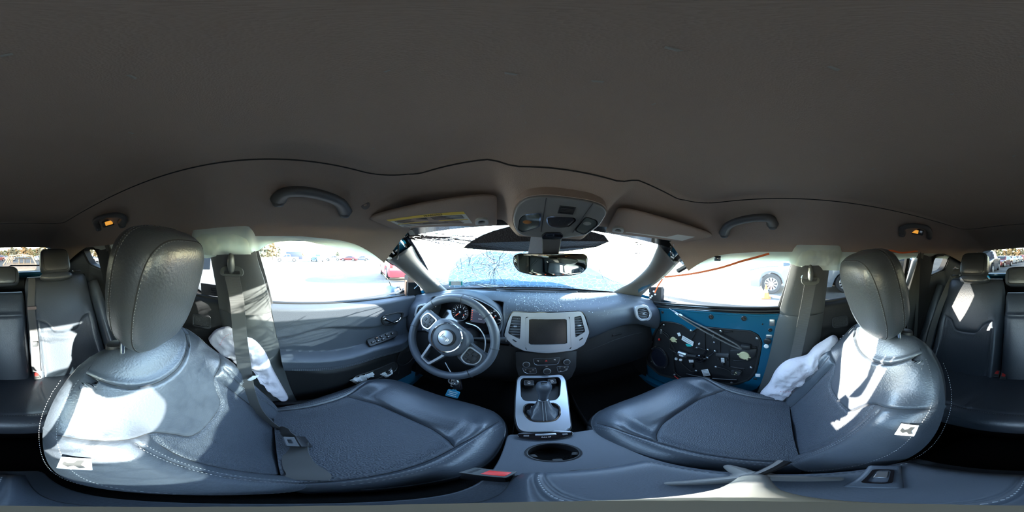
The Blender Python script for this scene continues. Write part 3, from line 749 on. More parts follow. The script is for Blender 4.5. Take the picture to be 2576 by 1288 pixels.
    g1, g2, g3 = G(), G(), G()
    g1.grid(lambda a, b: hsurf(a, b*.29), 56, 10); g2.grid(lambda a, b: hsurf(a, .29+b*.24), 56, 8); g3.grid(lambda a, b: hsurf(a, .53+b*.47), 56, 10)
    hr = g1.build('headrest', MT['leather'], t, ang=180)
    g2.build('headrest_band', MT['leather'], hr, ang=180); g3.build('headrest_back', MT['leather'], hr, ang=180)
    g = G()
    for b in (.29, .53):
        G_ = [hsurf(k/60, b) for k in range(61)]
        g.tube(G_[:-1], .0014, 4, closed=True)
    g.build('headrest_seam', MT['darkstitch'], hr)
    g = G()
    for b in (.275, .545, .515):
        pts = [hsurf(k/90, b)+(hsurf(k/90, b)-hc).normalized()*.0006 for k in range(91)]
        for p, q in zip(pts, pts[1:]):
            stitches(g, [p, p.lerp(q, .9)], (p-hc), .004, .002, .0006)
    g.build('headrest_thread', MT['stitch'], hr, ang=0, kind='stuff')
    # ---- cushion
    B = math.atan2(.06, .40); cv = V(0, math.cos(B), math.sin(B)); cn = V(0, -math.sin(B), math.cos(B)); co = V(x0, y0+.03, -.722)
    CW = [(-.04, .235), (.05, .25), (.15, .272), (.28, .280), (.36, .272), (.41, .250), (.44, .215), (.462, .15), (.472, .0)]
    def cw(v): return sinterp(CW, v)
    cross = smooth2([(-.192, .215), (-.16, .245), (-.095, .277), (0, .285), (.095, .277), (.16, .245), (.192, .215)], 4)
    cseams = [cross]+[smooth2([(s*.246, .372), (s*.222, .30), (s*.196, .215), (s*.188, .10), (s*.19, -.03)], 5) for s in (-1, 1)]
    bcurve = sorted([(v, abs(u)) for u, v in cseams[1]])
    def cfront(u, v, groove=True):
        w = max(cw(v), 1e-4); q = clamp(abs(u)/w)
        th = .085*superr(q, 6, .5)*superr(clamp((v-.22)/.254), 5, .5)
        bol = .034*sstep(.15, .225, abs(u))*(1-sstep(.30, .44, v))*superr(q, 7, .6)
        d = -.088+th+bol+.010*sstep(.26, .34, v)-.010*(1-sstep(.28, .30, v))*(1-sstep(.05, .19, abs(u)))
        if groove: d -= .0075*math.exp(-(min(segdist((u, v), s_) for s_ in cseams)/.0045)**2)
        return co+ux*u+cv*v+cn*d
    cparts = {k: G() for k in ('cushion_centre', 'cushion_front', 'bolster_a', 'bolster_b')}
    cr = [(abs(u), v) for u, v in cross if u >= 0]
    panel_grid(cfront, lambda v: interp(bcurve, v), cw, -.04, .472, [lambda u, c: interp(cr, u)], 64, 22, (56, 40),
               lambda c, r_: ('bolster_a' if c == 0 else 'bolster_b') if c != 1 else 'cushion_front' if r_ else 'cushion_centre', cparts)
    for k, g in cparts.items(): g.build('cushion_bolster' if k.startswith('bolster') else k, MT['perf'] if k == 'cushion_centre' else MT['leather'], t, ang=180)
    def cback(a, b):
        v = lerp(-.04, .472, b); w = cw(v)
        return co+ux*((2*a-1)*w)+cv*v+cn*(-.088-.05*superr(clamp(abs(2*a-1)), 6, .5)*superr(clamp((v-.22)/.254), 5, .5))
    G().grid(cback, 16, 16).build('cushion_base', MT['leather'], t, ang=180)
    for sm in cseams:
        P_ = [(u, v) for u, v in sm if abs(u) < cw(v)-.012]
        G().tube([cfront(u, v)+cn*.0006 for u, v in P_], .0011, 4).build('seam', MT['darkstitch'], t)
    g = G()
    for s in (-1, 1):
        for du in (.010, .020):
            stitches(g, [cfront(u+s*du, v, False)+cn*.0012 for u, v in smooth2([(s*.246, .365), (s*.222, .30), (s*.196, .215), (s*.188, .10), (s*.19, .0)], 8)], cn)
    g.build('thread', MT['stitch'], t, ang=0, kind='stuff')
    g = G(); g.tube([cfront(-(cw(v)-.010), v, False)+cn*.001 for v in [k*.0135 for k in range(34)]]+[cfront(u, .466, False) for u in ()], .0022, 5); g.build('piping', MT['leather'], t)
    # plinth and rails under the cushion
    g = G(); g.rbox((x0, y0+.20, -.885), (.44, .40, .15), .03); g.build('seat_plinth', MT['plastic'], t)
    for s in (-1, 1):
        G().box((x0+s*.17, y0+.20, -.975), (.03, .50, .03)).build('seat_rail', MT['steel'], t)
    G().rbox((x0+side*.262, y0+.09, -.80), (.03, .22, .09), .012).build('recliner_cover', MT['plastic'], t)
    def hit(px, py, off=.006):
        az = (px-1288)/2576*2*math.pi; el = (644-py)/1288*math.pi
        d = RT @ V(math.sin(az)*math.cos(el), math.cos(az)*math.cos(el), math.sin(el)); k = .25
        while k < 1.3:
            p = CAM+d*k; r1 = p-o; u, v = r1.dot(ux), r1.dot(up)
            if -.03 < v < .6 and abs(u) < wid(v) and r1.dot(nn) < (front(u, v, False)-o).dot(nn)+off: return p
            r1 = p-co; u, v = r1.dot(ux), r1.dot(cv)
            if -.03 < v < .46 and abs(u) < cw(v) and r1.dot(cn) < (cfront(u, v, False)-co).dot(cn)+off: return p
            k += .002
        return None
    return t, front, cfront, o, up, nn, ux, hit
dseat = front_seat(-1, -.37, .02, "driver's black leather seat behind the steering wheel, sun across its backrest", -.095)
pseat = front_seat(1, .37, -.02, "passenger's black leather seat beside the stripped blue door", -.112)
# ---- rear bench
RA = rad(24); rup = V(0, -math.sin(RA), math.cos(RA)); rn = V(0, math.cos(RA), math.sin(RA)); ro_ = V(0, -.80, -.77)
def rear_back(xa, xb, lab, v1, panel=True, shoulder=None):
    xc = (xa+xb)/2; hw = abs(xb-xa)/2; o = ro_+V(xc, 0, 0)
    t = thing('bench_seat', lab, 'seat', (xc, -.8, -.77), 'rear seat backrests')
    side = 1 if xc > .2 else -1 if xc < -.2 else 0
    poly = smooth2([(-.17, .395), (-.115, .37), (-.085, .325), (-.06, .302), (0, .298), (.06, .302), (.085, .325), (.115, .37), (.17, .395)], 4)
    seams = [poly] if side else [[(-.2, .43), (.2, .43)]]
    if side: seams += [smooth2([(s*.168, .395), (s*.160, .25), (s*.165, -.02)], 4) for s in (-1, 1)]
    def wl(u, v):  # outline: top corners rounded, outer shoulder sloped
        top = v1-.02*(abs(u)/hw)**6
        return top
    def f(u, v, gr=True):
        q = clamp(abs(u)/hw); qv = clamp((v-v1*.5)/(v1*.5))
        d = -.06+.06*superr(q, 8, .5)*superr(qv, 7, .5)
        if side:
            d += .02*sstep(.14, .2, abs(u))*(1-sstep(.35, .5, v))*superr(q, 9, .6)-.012*(1-sstep(0, .16, abs(u)))*(1-sstep(.26, .34, v))
        else: d += .012*sstep(.46, .43, v)
        if gr: d -= .005*math.exp(-(min(segdist((u, v), s) for s in seams)/.0045)**2)
        return o+V(u, 0, 0)+rup*v+rn*d
    uv = lambda a, b: ((2*a-1)*hw*(1-.10*clamp((b-.86)/.14)**2), lerp(-.03, v1, b))
    vb = [(abs(u), v) for u, v in poly if u >= 0]; parts = {k: G() for k in ('upper_panel', 'lower_panel', 'bolster_a', 'bolster_b')}
    wv = lambda v: hw*(1-.10*clamp(((v+.03)/(v1+.03)-.86)/.14)**2)
    if side: panel_grid(f, lambda v: .165, wv, -.03, v1, [lambda u, c: interp(vb, u)], 44, 12, (44, 40), lambda c, r_: 'upper_panel' if r_ else 'lower_panel' if c == 1 else 'bolster_a' if c == 0 else 'bolster_b', parts)
    else: panel_grid(f, lambda v: hw*.6, wv, -.03, v1, [lambda u, c: .43], 24, 10, (44, 24), lambda c, r_: 'upper_panel' if r_ else 'lower_panel', parts)
    for k, g in parts.items():
        if g.f: g.build('bolster' if k.startswith('bolster') else k, MT['leather'], t, ang=180)
    G().grid(lambda a, b: o+V((2*a-1)*hw, 0, 0)+rup*lerp(-.03, v1, b)+rn*(-.06-.05*superr(2*a-1, 8, .5)*superr(clamp((lerp(-.03, v1, b)-v1*.5)/(v1*.5)), 7, .5)), 10, 14).build('seat_back_shell', MT['carpet'], t, ang=180)
    g = G()
    if side:
        for s in (-1, 1):
            for du in (.006, .014): stitches(g, [f(u+s*du, v, False)+rn*.0012 for u, v in seams[1 if s < 0 else 2] if v > 0], rn)
        g.build('thread', MT['stitch'], t, ang=0, kind='stuff')
    return t, f
rbL = rear_back(-.605, -.148, "rear backrest behind the driver's seat, white patch of sun on its lower half", .70)
rbC = rear_back(-.142, .142, 'narrow middle rear backrest with fold-down armrest', .60)
rbR = rear_back(.148, .605, "rear backrest behind the passenger's seat, wedge of sun below its headrest", .70)
def rear_headrest(xc, zc, w, h, lab, yc, d=.05, post=True):
    t = thing('rear_headrest', lab, 'headrest', (xc, yc, zc-h), 'rear headrests')
    A = rad(20); hu = V(0, -math.sin(A), math.cos(A)); hn = V(0, math.cos(A), math.sin(A)); c = V(xc, yc, zc); Mh = frame(c, (1, 0, 0), hn)
    def fn(p): return V(p.x*(1-.06*clamp(-p.y/h)), p.y, p.z)
    G().ell((0, 0, 0), (w, h, d), .5, .42, 32, 16, Mh, fn).build('pad', MT['leather'], t, ang=180)
    rr = [Mh @ V(p[0], p[1], d*.93) for p in rrect(w*1.62, h*1.62, h*.32, 5)]
    G().tube(rr, .0016, 4, closed=True).build('seam', MT['darkstitch'], t)
    if post:
        for s in (-1, 1): G().tube([c+V(s*.06, 0, 0)-hu*(h*.8), c+V(s*.06, 0, 0)-hu*(h+.045)], .006, 8).build('post', MT['steel'], t)
    return t
rear_headrest(-.363, -.050, .106, .090, "square rear headrest behind the driver's seat", -1.105)
rear_headrest(.368, -.050, .106, .090, "square rear headrest behind the passenger's seat, a corner lit by the sun", -1.105)
rear_headrest(.012, -.135, .125, .066, 'low wide headrest in the middle of the rear bench', -1.075, .045, False)
for s in (-1, 1):   # saddle roll under each outer headrest
    g = G(); Mh = frame((s*.362, -1.062, -.150), (1, 0, 0), rn); g.ell((0, 0, 0), (.115, .03, .03), .6, .8, 24, 10, Mh); g.build('headrest_roll', MT['leather'], rbL[0] if s < 0 else rbR[0], ang=180)
    g = G(); g.rbox((s*.53, -1.115, -.128), (.06, .03, .012), .004); g.build('fold_lever', MT['plastic'], rbL[0] if s < 0 else rbR[0])
# rear side bolsters fixed to the body
for s, lab in ((-1, "black padded side bolster between rear backrest and driver's side rear door"), (1, "black padded side bolster between rear backrest and passenger's side rear door")):
    g = G(); rings = []
    for k in range(9):
        v = k/8*.62; c = ro_+V(s*.645, 0, 0)+rup*v+rn*(.0-.02*(k/8)); rx, ry = .045*(1-.2*(k/8)**3), .07*(1-.3*(k/8)**3)
        rings.append([c+V(math.copysign(abs(math.cos(a))**.7, math.cos(a))*rx, 0, 0)+rn*(math.copysign(abs(math.sin(a))**.7, math.sin(a))*ry) for a in [2*math.pi*j/16 for j in range(16)]])
    o = g.loft(rings).build('side_bolster', MT['leather'], ang=180); tag(o, lab, 'seat bolster', 'rear side bolsters')
# rear bench cushion: three moulded places
bc = thing('rear_bench_cushion', 'black leather rear bench cushion in deep shade', 'seat cushion', (0, -.6, -1.0))
rB = math.atan2(.055, .36); rcv = V(0, math.cos(rB), math.sin(rB)); rcn = V(0, -math.sin(rB), math.cos(rB)); rco = V(0, -.82, -.758)
def rc(u, v, gr=True):
    q = clamp(abs(u)/.635); qv = clamp((v-.18)/.222)
    d = -.09+.09*superr(q, 12, .5)*superr(qv, 5, .5)
    for c in (-.37, .37): d -= .016*math.exp(-((u-c)/.13)**4)*(1-sstep(.25, .34, v))
    ss = min(abs(abs(u)-.205), 9); sv = abs(v-.335)
    if gr: d -= .005*math.exp(-(sv/.005)**2)+.005*math.exp(-((abs(u)-.19+.03*math.sin(v*8))/.006)**2)*(v < .335)
    return rco+V(u, 0, 0)+rcv*v+rcn*d
parts = {k: G() for k in ('a', 'b', 'c', 'front_roll')}
split_grid(150, 60, rc, lambda a, b: (lerp(-.635, .635, a), lerp(-.05, .402, b)), lambda u, v: 'front_roll' if v > .335 else 'a' if u < -.19 else 'c' if u > .19 else 'b', parts)
for k, g in parts.items(): g.build('front_roll' if k == 'front_roll' else 'seat_pad', MT['leather'], bc, ang=180)
G().rbox((0, -.60, -.90), (1.24, .36, .17), .03).build('bench_base', MT['carpet'], bc)
g = G(); stitches(g, [rc(-.6+1.2*k/60, .343, False)+rcn*.001 for k in range(61)], rcn); g.build('thread', MT['stitch'], bc, ang=0, kind='stuff')
# ================================================================== dashboard
def pl2(pts, M):
    """survey sight lines -> outline in the local plane of M"""
    Mi = M.inverted(); o = M.translation; n = M.col[2].to_3d(); out = []
    for p in pts:
        q = Mi @ pix(p[0], p[1], p0=o, n=n); out.append((q.x, q.y))
    return out
def centre2(poly):
    return (sum(p[0] for p in poly)/len(poly), sum(p[1] for p in poly)/len(poly))
def scale2(poly, k, c=None):
    c = c or centre2(poly); return [(c[0]+(p[0]-c[0])*k, c[1]+(p[1]-c[1])*k) for p in poly]
def resample(poly, n):
    P = [Vector(p) for p in poly]+[Vector(poly[0])]; L = [0.]
    for a, b in zip(P, P[1:]): L.append(L[-1]+(b-a).length)
    out = []; k = 0
    for i in range(n):
        d = L[-1]*i/n
        while L[k+1] < d: k += 1
        out.append(tuple(P[k].lerp(P[k+1], (d-L[k])/max(L[k+1]-L[k], 1e-9))))
    return out
def ringof(g, outer, inner, h0, h1, M):
    n = max(len(outer), len(inner), 40); a = resample(outer, n); b = resample(inner, n)
    # align start points by angle
    c = centre2(a); ang = lambda p: math.atan2(p[1]-c[1], p[0]-c[0])
    def rot(P):
        if sum(P[i][0]*P[(i+1) % n][1]-P[(i+1) % n][0]*P[i][1] for i in range(n)) < 0: P = P[::-1]
        k = min(range(n), key=lambda i: ang(P[i])); return P[k:]+P[:k]
    return g.frameprism(rot(a), rot(b), h0, h1, M)
dash = thing('dashboard', 'dark soft-touch dashboard under the shattered windscreen, dusted with glass', 'dashboard', (0, .8, -.75))
PY = [(0, 1.03), (.15, .95), (.30, .87), (.42, .80), (.52, .762), (.62, .748), (.74, .742), (.86, .748), (.95, .765), (1, .80)]
PZ = [(0, -.226), (.15, -.217), (.30, -.222), (.42, -.243), (.52, -.275), (.62, -.315), (.74, -.37), (.86, -.43), (.95, -.468), (1, -.485)]
LIP = [(-.70, -.47), (-.2, -.48), (.0, -.49), (.18, -.485), (.28, -.455), (.40, -.418), (.54, -.410), (.66, -.43), (.70, -.445)]
def dashp(x, s):
    y, z = sinterp(PY, s), sinterp(PZ, s); k = clamp((abs(x)-.42)/.26)**2
    if s < .42:
        f = 1-s/.42; y = lerp(.80-.045*k, 1.03-.165*(x/.615)**2, f**1.0) if f > 0 else y
    else: y -= .045*k
    z -= .05*k
    if z < -.30:
        f = (sinterp(LIP, x)+.30)/(-.485+.30); z = -.30+(z+.30)*f
    m = sstep(.202, .182, abs(x+.380))*sstep(.40, .46, s)*sstep(.97, .90, s)
    y += .13*m
    return V(x, y, z)
G().grid(lambda a, b: dashp(lerp(-.69, .69, a), b), 110, 60).build('upper_pad', MT['dash'], dash, ang=180)
# shallow line of the pad seam and the end caps
for s in (-1, 1):
    L = [dashp(s*.69, b/24) for b in range(25)]; c = V(s*.70, .9, -.45)
    g = G(); g.loft([L, [p+V(s*.03, .02, -.01) for p in L], [p.lerp(c, .5)+V(s*.03, 0, 0) for p in L]], closed=False, cap=False); g.build('end_cap', MT['dash'], dash, ang=60)
def lower(x, b):
    lip = sinterp(LIP, x); z = lerp(lip+.012, -.80, b); yy = .785-.035*math.sin(math.pi*clamp(b*1.15))+.12*clamp((b-.75)/.25)**2
    if x < 0: yy -= .03
    yy += .10*math.exp(-(x/.13)**4)*0
    return V(x, yy, z)
G().grid(lambda a, b: lower(lerp(.12, .68, a), b), 30, 20).build('glove_box', MT['darkplastic'], dash, ang=180)
G().grid(lambda a, b: lower(lerp(-.68, -.08, a), b), 30, 20).build('knee_panel', MT['darkplastic'], dash, ang=180)
g = G(); P = [lower(x, .20)+V(0, -.003, 0) for x in (.2, .3, .4, .5, .6)]; g.tube(P, .0015, 4); g.build('glove_box_gap', MT['rubber'], dash)
# glove box latch
G().rbox(lower(.42, .13)+V(0, -.004, 0), (.06, .006, .012), .003).build('glove_box_latch', MT['plastic'], dash)
# glass crumbs and dust over the pad
g = G()
for i in range(1200):
    x = random.gauss(.02, .20) if i % 3 else random.uniform(-.12, .12); s = clamp(random.gauss(.40, .13), .05, .60)
    if -.60 < x < -.16 and s > .3: continue
    if abs(x) > .6: continue
    p = dashp(x, s)+V(0, -.0006, .0012); a = random.choice([.0008, .001, .0013, .0018, .0025])*1.1
    d = [V(random.uniform(-1, 1), random.uniform(-1, 1), random.uniform(-1, 1)).normalized()*a for _ in range(4)]
    g.add([p+k for k in d], [(0, 1, 2), (0, 1, 3), (0, 2, 3), (1, 2, 3)])
tag(g.build('glass_crumbs', MT['speck'], ang=0), 'sparkling crumbs of broken glass strewn over the dashboard top', 'broken glass', kind='stuff')
# defroster slot and sensor on the top
def topbox(x, s, size, mt, nm):
    p = dashp(x, s); G().rbox((0, 0, .001), size, .002, frame(p, (1, 0, 0), (0, -.05, 1)), 1).build(nm, mt, dash)
topbox(0, .10, (.5, .022, .006), MT['darkplastic'], 'defroster_slot')
# ---- instrument binnacle
bin_ = thing('instrument_cluster', 'instrument cluster with two round dials under a curved hood', 'instrument cluster', (-.37, .80, -.40))
ARC = [(-.578, -.372), (-.576, -.32), (-.560, -.272), (-.52, -.235), (-.46, -.212), (-.385, -.203), (-.31, -.213), (-.245, -.236), (-.195, -.270), (-.170, -.318), (-.172, -.37), (-.20, -.425)]
arc = [(p.x, p.z) for p in cat([V(a, 0, b) for a, b in ARC], 5)]
ac = (-.375, -.345)
def arcr(k, y, dz=0.): return [V(ac[0]+(p[0]-ac[0])*k, y+.10*(p[1]+.30)*-.0, ac[1]+(p[1]-ac[1])*k+dz) for p in arc]
g = G(); g.loft([arcr(.90, .862), arcr(.935, .80), arcr(.955, .752), arcr(.975, .744), arcr(1.0, .746), arcr(1.012, .758), arcr(1.02, .80), arcr(1.0, .90, -.012), arcr(.97, .98, -.03)], closed=False, cap=False)
g.build('hood', MT['dash'], bin_, ang=60)
g = G(); g.tube([p+V(0, -.002, 0) for p in arcr(.965, .745)], .0022, 6); g.build('hood_rim', MT['silver'], bin_)
face = arcr(.93, .858); bot = [V(-.20, .835, -.425), V(-.30, .82, -.445), V(-.45, .82, -.445), V(-.56, .835, -.39)]
g = G(); g.add(face+bot, [tuple(range(len(face)+len(bot)))]); g.build('face_plate', MT['gloss'], bin_, ang=0)
def dial(c, r, nums, needle, a0, a1, nm):
    Md = frame(c, (1, 0, 0), (.0, -1, .12)); d = G().lathe([(r, -.012), (r*1.03, .002), (r*1.0, .005), (r*.95, .003), (r*.93, -.004)], Md, 40, 'ring').build(nm, MT['darksteel'], bin_)
    G().lathe([(r*.93, -.006), (r*.93, -.004)], Md, 36).build('dial_face', MT['gloss'], d)
    g = G(); n = len(nums)*2-1
    for k in range(n):
        t = rad(lerp(a0, a1, k/(n-1))); rr = r*.83; big = k % 2 == 0
        g.box((0, 0, 0), (.0012 if big else .0008, r*(.13 if big else .08), .0006), Md @ Matrix.Translation((math.cos(t)*rr, math.sin(t)*rr, -.0032)) @ Matrix.Rotation(t-math.pi/2, 4, 'Z'))
    g.build('dial_marks', MT['dial'], d)
    for k, s_ in enumerate(nums):
        t = rad(lerp(a0, a1, k/(len(nums)-1))); text('dial_number', s_, r*.26, Md @ Matrix.Translation((math.cos(t)*r*.62, math.sin(t)*r*.62, -.0033)), MT['dial'], d)
    t = rad(needle); g = G(); g.box((0, 0, 0), (.0022, r*.62, .001), Md @ Matrix.Translation((math.cos(t)*r*.36, math.sin(t)*r*.36, .0005)) @ Matrix.Rotation(t-math.pi/2, 4, 'Z')); g.build('needle', MT['needle'], d)
    G().lathe([(r*.12, -.004), (r*.12, .002), (r*.08, .003)], Md, 16).build('needle_cap', MT['silver'], d)
    return Md, d
c1 = pix(1157, 786, y=.815); c2 = pix(1247, 795, y=.815)
Md1, d1 = dial(c1, .050, list('012345678'), 225, 225, -45, 'tachometer')
Md2, d2 = dial(c2, .044, ['0', '20', '40', '60', '80', '100', '120', '140'], 225, 225, -45, 'speedometer')
for x_, y_, m_ in ((.022, -.012, 'dialred'), (.018, -.03, 'dial')): G().box((0, 0, 0), (.006, .004, .0006), Md1 @ Matrix.Translation((x_, y_, -.003))).build('warning_lamp', MT[m_], d1)
cdm = frame(pix(1203, 795, y=.822), (1, 0, 0), (0, -1, .12)); sc_ = G().prism(rrect(.082, .078, .008), -.004, .002, cdm, .001).build('info_display', mat('info_screen', (.02, .025, .04), .2, emit=((.25, .3, .45), .02)), bin_)
text('readout', '62', .012, cdm @ Matrix.Translation((.012, .012, .0028)), MT['dial'], sc_); text('readout', '00000', .008, cdm @ Matrix.Translation((.012, -.016, .0028)), MT['dial'], sc_)
g = G()
for k in range(6): g.box((-.034, .028-.0105*k, .0025), (.006, .0035, .0006), cdm)
g.build('bar_gauge', MT['dialred'], sc_)
# ---- centre screen bezel with its vents
Mb = frame((.035, .728, -.37), (1, 0, 0), (0, -.975, .22))
bez = thing('infotainment_screen', 'dark touchscreen in a wide silver frame with two upright vents', 'car screen', (.035, .73, -.49))
OUT = rpoly(pl2([(1283, 797), (1290, 785), (1461, 783), (1470, 796), (1482, 836), (1470, 866), (1446, 880), (1375, 888), (1318, 882), (1290, 868), (1268, 845), (1276, 815)], Mb), .014, 3)
SCR = pl2([(1322, 797), (1433, 796), (1437, 877), (1322, 880)], Mb); SC2 = pl2([(1331, 802), (1426, 802), (1427, 865), (1330, 867)], Mb)
VL = rpoly(pl2([(1289, 795), (1311, 796), (1308, 853), (1278, 838)], Mb), .006, 3); VR = rpoly(pl2([(1444, 797), (1461, 794), (1472, 834), (1447, 849)], Mb), .006, 3)
# silver frame as one plate with three openings, cut by a triangulated fill
def plate_with_holes(outer, holes, h0, h1, M):
    b = bmesh.new(); edges = []
    for loop in [outer]+holes:
        vs = [b.verts.new((p[0], p[1], 0)) for p in loop]; edges += [b.edges.new((vs[i], vs[(i+1) % len(vs)])) for i in range(len(vs))]
    bmesh.ops.triangle_fill(b, use_beauty=True, use_dissolve=False, edges=edges)
    b.verts.index_update(); base = [v.co.copy() for v in b.verts]; tri = [[v.index for v in f.verts] for f in b.faces]; n = len(base); rim = [(e.verts[0].index, e.verts[1].index) for e in b.edges if len(e.link_faces) == 1]; b.free()
    g = G(); g.add([V(p.x, p.y, h0) for p in base]+[V(p.x, p.y, h1) for p in base], [t for t in tri]+[[i+n for i in t] for t in tri]+[(a, c, c+n, a+n) for a, c in rim], M); return g
plate_with_holes(OUT, [rpoly(SCR, .008, 3), VL, VR], -.03, .004, Mb).build('bezel', MT['silver'], bez, ang=30, bevel=.0025)
ringof(G(), rpoly(SCR, .008, 3), rpoly(SC2, .004, 3), -.008, .0025, Mb).build('screen_surround', MT['silver'], bez, ang=30)
G().prism(rpoly(SC2, .004, 3), -.012, -.005, Mb).build('screen', MT['screen'], bez, ang=0)
ringof(G(), scale2(OUT, 1.035), scale2(OUT, .995), -.03, .000, Mb).build('bezel_gasket', MT['gloss'], bez, ang=30)
def slats(poly, n, M, par, depth=-.006, tilt=.45):
    ys = [p[1] for p in poly]; y0, y1 = min(ys), max(ys)
    G().prism(scale2(poly, 1.02), -.045, -.035, M).build('vent_back', MT['rubber'], par, ang=0)
    P = poly+[poly[0]]
    for k in range(n):
        y = lerp(y0, y1, (k+.5)/n); xs = []
        for a, b in zip(P, P[1:]):
            if (a[1]-y)*(b[1]-y) < 0: xs.append(a[0]+(b[0]-a[0])*(y-a[1])/(b[1]-a[1]))
        if len(xs) < 2: continue
        x0, x1 = min(xs), max(xs)
        G().rbox((0, 0, 0), (x1-x0+.001, .0032, .016), .001, M @ Matrix.Translation(((x0+x1)/2, y, depth)) @ Matrix.Rotation(tilt, 4, 'X'), 1).build('slat', MT['slat'], par)
vl = ringof(G(), VL, scale2(VL, .94), -.035, .003, Mb).build('vent', MT['plastic'], bez, ang=30); slats(VL, 8, Mb, vl)
vr = ringof(G(), VR, scale2(VR, .94), -.035, .003, Mb).build('vent', MT['plastic'], bez, ang=30); slats(VR, 8, Mb, vr)
for poly, par in ((VL, vl), (VR, vr)):
    c = centre2(poly); G().rbox((c[0], c[1], .001), (.016, .008, .012), .003, Mb).build('vent_knob', MT['silver'], par)
for a, b in (((1289, 853), (1300, 860)), ((1456, 856), (1466, 849))):
    P = pl2([a, b], Mb); c = ((P[0][0]+P[1][0])/2, (P[0][1]+P[1][1])/2); an = math.atan2(P[1][1]-P[0][1], P[1][0]-P[0][0]); G().rbox((0, 0, .004), (.022, .006, .004), .0015, Mb @ Matrix.Translation((c[0], c[1], 0)) @ Matrix.Rotation(an, 4, 'Z'), 1).build('vent_dial', MT['darkplastic'], bez)
# ---- climate and audio panel
Mh = frame((.03, .700, -.56), (1, 0, 0), (0, -.94, .34))
hv = thing('climate_panel', 'black climate and audio control panel with three round knobs below the screen', 'control panel', (.03, .70, -.65))
HP = rpoly(pl2([(1296, 884), (1452, 882), (1450, 925), (1438, 950), (1420, 962), (1322, 962), (1306, 950), (1298, 925)], Mh), .012, 3)
G().prism(HP, -.06, 0, Mh, .004).build('panel', MT['plastic'], hv, ang=40)
def knob(px, py, r, nm='knob'):
    c = pl2([(px, py)], Mh)[0]; Mk = Mh @ Matrix.Translation((c[0], c[1], 0)); k = G().lathe([(r, 0), (r, .012), (r*.92, .016), (r*.6, .017)], Mk, 28).build(nm, MT['rubber'], hv)
    G().lathe([(r*1.0, .0125), (r*1.04, .0135), (r*.96, .0165), (r*.86, .0168)], Mk, 28, 'ring').build('knob_ring', MT['silver'], k); return Mk, k
mk1 = knob(1324, 915, .0155); mk2 = knob(1424, 909, .0155); mk3 = knob(1375, 932, .0165)
def outline_pad(pts, nm, par, r=.0012):
    P = rpoly(pl2(pts, Mh), .006, 3); o = G().prism(P, 0, .003, Mh, .001).build(nm, MT['plastic'], par)
    G().tube([Mh @ V(p[0], p[1], .0032) for p in P], r, 4, closed=True).build('pad_outline', MT['silver'], o); return o
p1 = outline_pad([(1341, 902), (1409, 899), (1404, 914), (1396, 917), (1350, 918), (1344, 915)], 'button_bar', hv, .0009)
p2 = outline_pad([(1314, 925), (1348, 925), (1350, 938), (1326, 939), (1318, 935)], 'button_bar', hv, .0007)
p3 = outline_pad([(1400, 922), (1430, 920), (1426, 931), (1404, 936)], 'button_bar', hv, .0007)
c = pl2([(1374, 907)], Mh)[0]; g = G(); g.prism([(-.006, -.004), (.006, -.004), (0, .006)], .003, .0042, Mh @ Matrix.Translation((c[0], c[1], 0))); g.build('hazard_triangle', MT['red'], p1)
for px, py in ((1353, 907), (1395, 904)):
    c = pl2([(px, py)], Mh)[0]; g = G(); g.box((c[0], c[1], .0034), (.008, .0016, .0006), Mh); g.box((c[0]+.002, c[1]-.003, .0034), (.004, .0012, .0006), Mh); g.build('button_print', MT['dial'], p1)
for px, py, par in ((1322, 930, p2), (1334, 935, p2), (1341, 930, p2), (1408, 925, p3), (1420, 923, p3), (1410, 933, p3), (1424, 928, p3)):
    c = pl2([(px, py)], Mh)[0]; G().box((c[0], c[1], .0034), (.006, .0016, .0006), Mh).build('button_print', MT['dial'], par)
text('knob_print', 'TEMP', .004, Mh @ Matrix.Translation((*pl2([(1375, 922)], Mh)[0], .0008)), MT['dial'], hv)
# ---- outer air vents
for s, q in ((-1, [(1049, 768), (1075, 762), (1083, 772), (1062, 800), (1041, 797)]), (1, [(1596, 770), (1627, 766), (1641, 790), (1634, 806), (1610, 808), (1600, 798)])):
    Mv = frame(pix(1062, 780, y=.705) if s < 0 else pix(1617, 785, y=.700), (1, 0, 0), (-s*.30, -.93, .16))
    vt = thing('side_vent', "silver-framed round-cornered air vent by the driver's door" if s < 0 else "silver-framed round-cornered air vent by the stripped passenger's door", 'air vent', Mv.translation, 'outer dashboard vents')
    P = rpoly(pl2(q, Mv), .018, 4); inn = scale2(P, .70)
    ringof(G(), P, inn, -.02, .006, Mv).build('vent_frame', MT['silver'], vt, ang=30, bevel=.002)
    ringof(G(), inn, scale2(inn, .95), -.035, .004, Mv).build('vent_sleeve', MT['plastic'], vt, ang=30); slats(inn, 6, Mv, vt)
    c = centre2(inn); G().rbox((c[0], c[1], .000), (.014, .007, .012), .003, Mv).build('vent_knob', MT['silver'], vt)
    G().rbox((c[0]+.008, c[1]-.043, .006), (.016, .005, .003), .001, Mv, 1).build('vent_dial', MT['darkplastic'], vt)
    # side demister grille above it
    Mg = frame(pix(1078, 752, y=.80) if s < 0 else pix(1607, 757, y=.80), (1, 0, 0), (-s*.3, -.75, .6)); de = G().prism(rpoly([(-.035, -.014), (.03, -.012), (.036, .012), (-.022, .016)], .005, 3), -.012, .002, Mg).build('demister_grille', MT['silver'], vt, ang=30)
    for k in range(6): G().box((-.022+.009*k, 0, .0025), (.004, .02, .001), Mg).build('grille_slot', MT['rubber'], de)
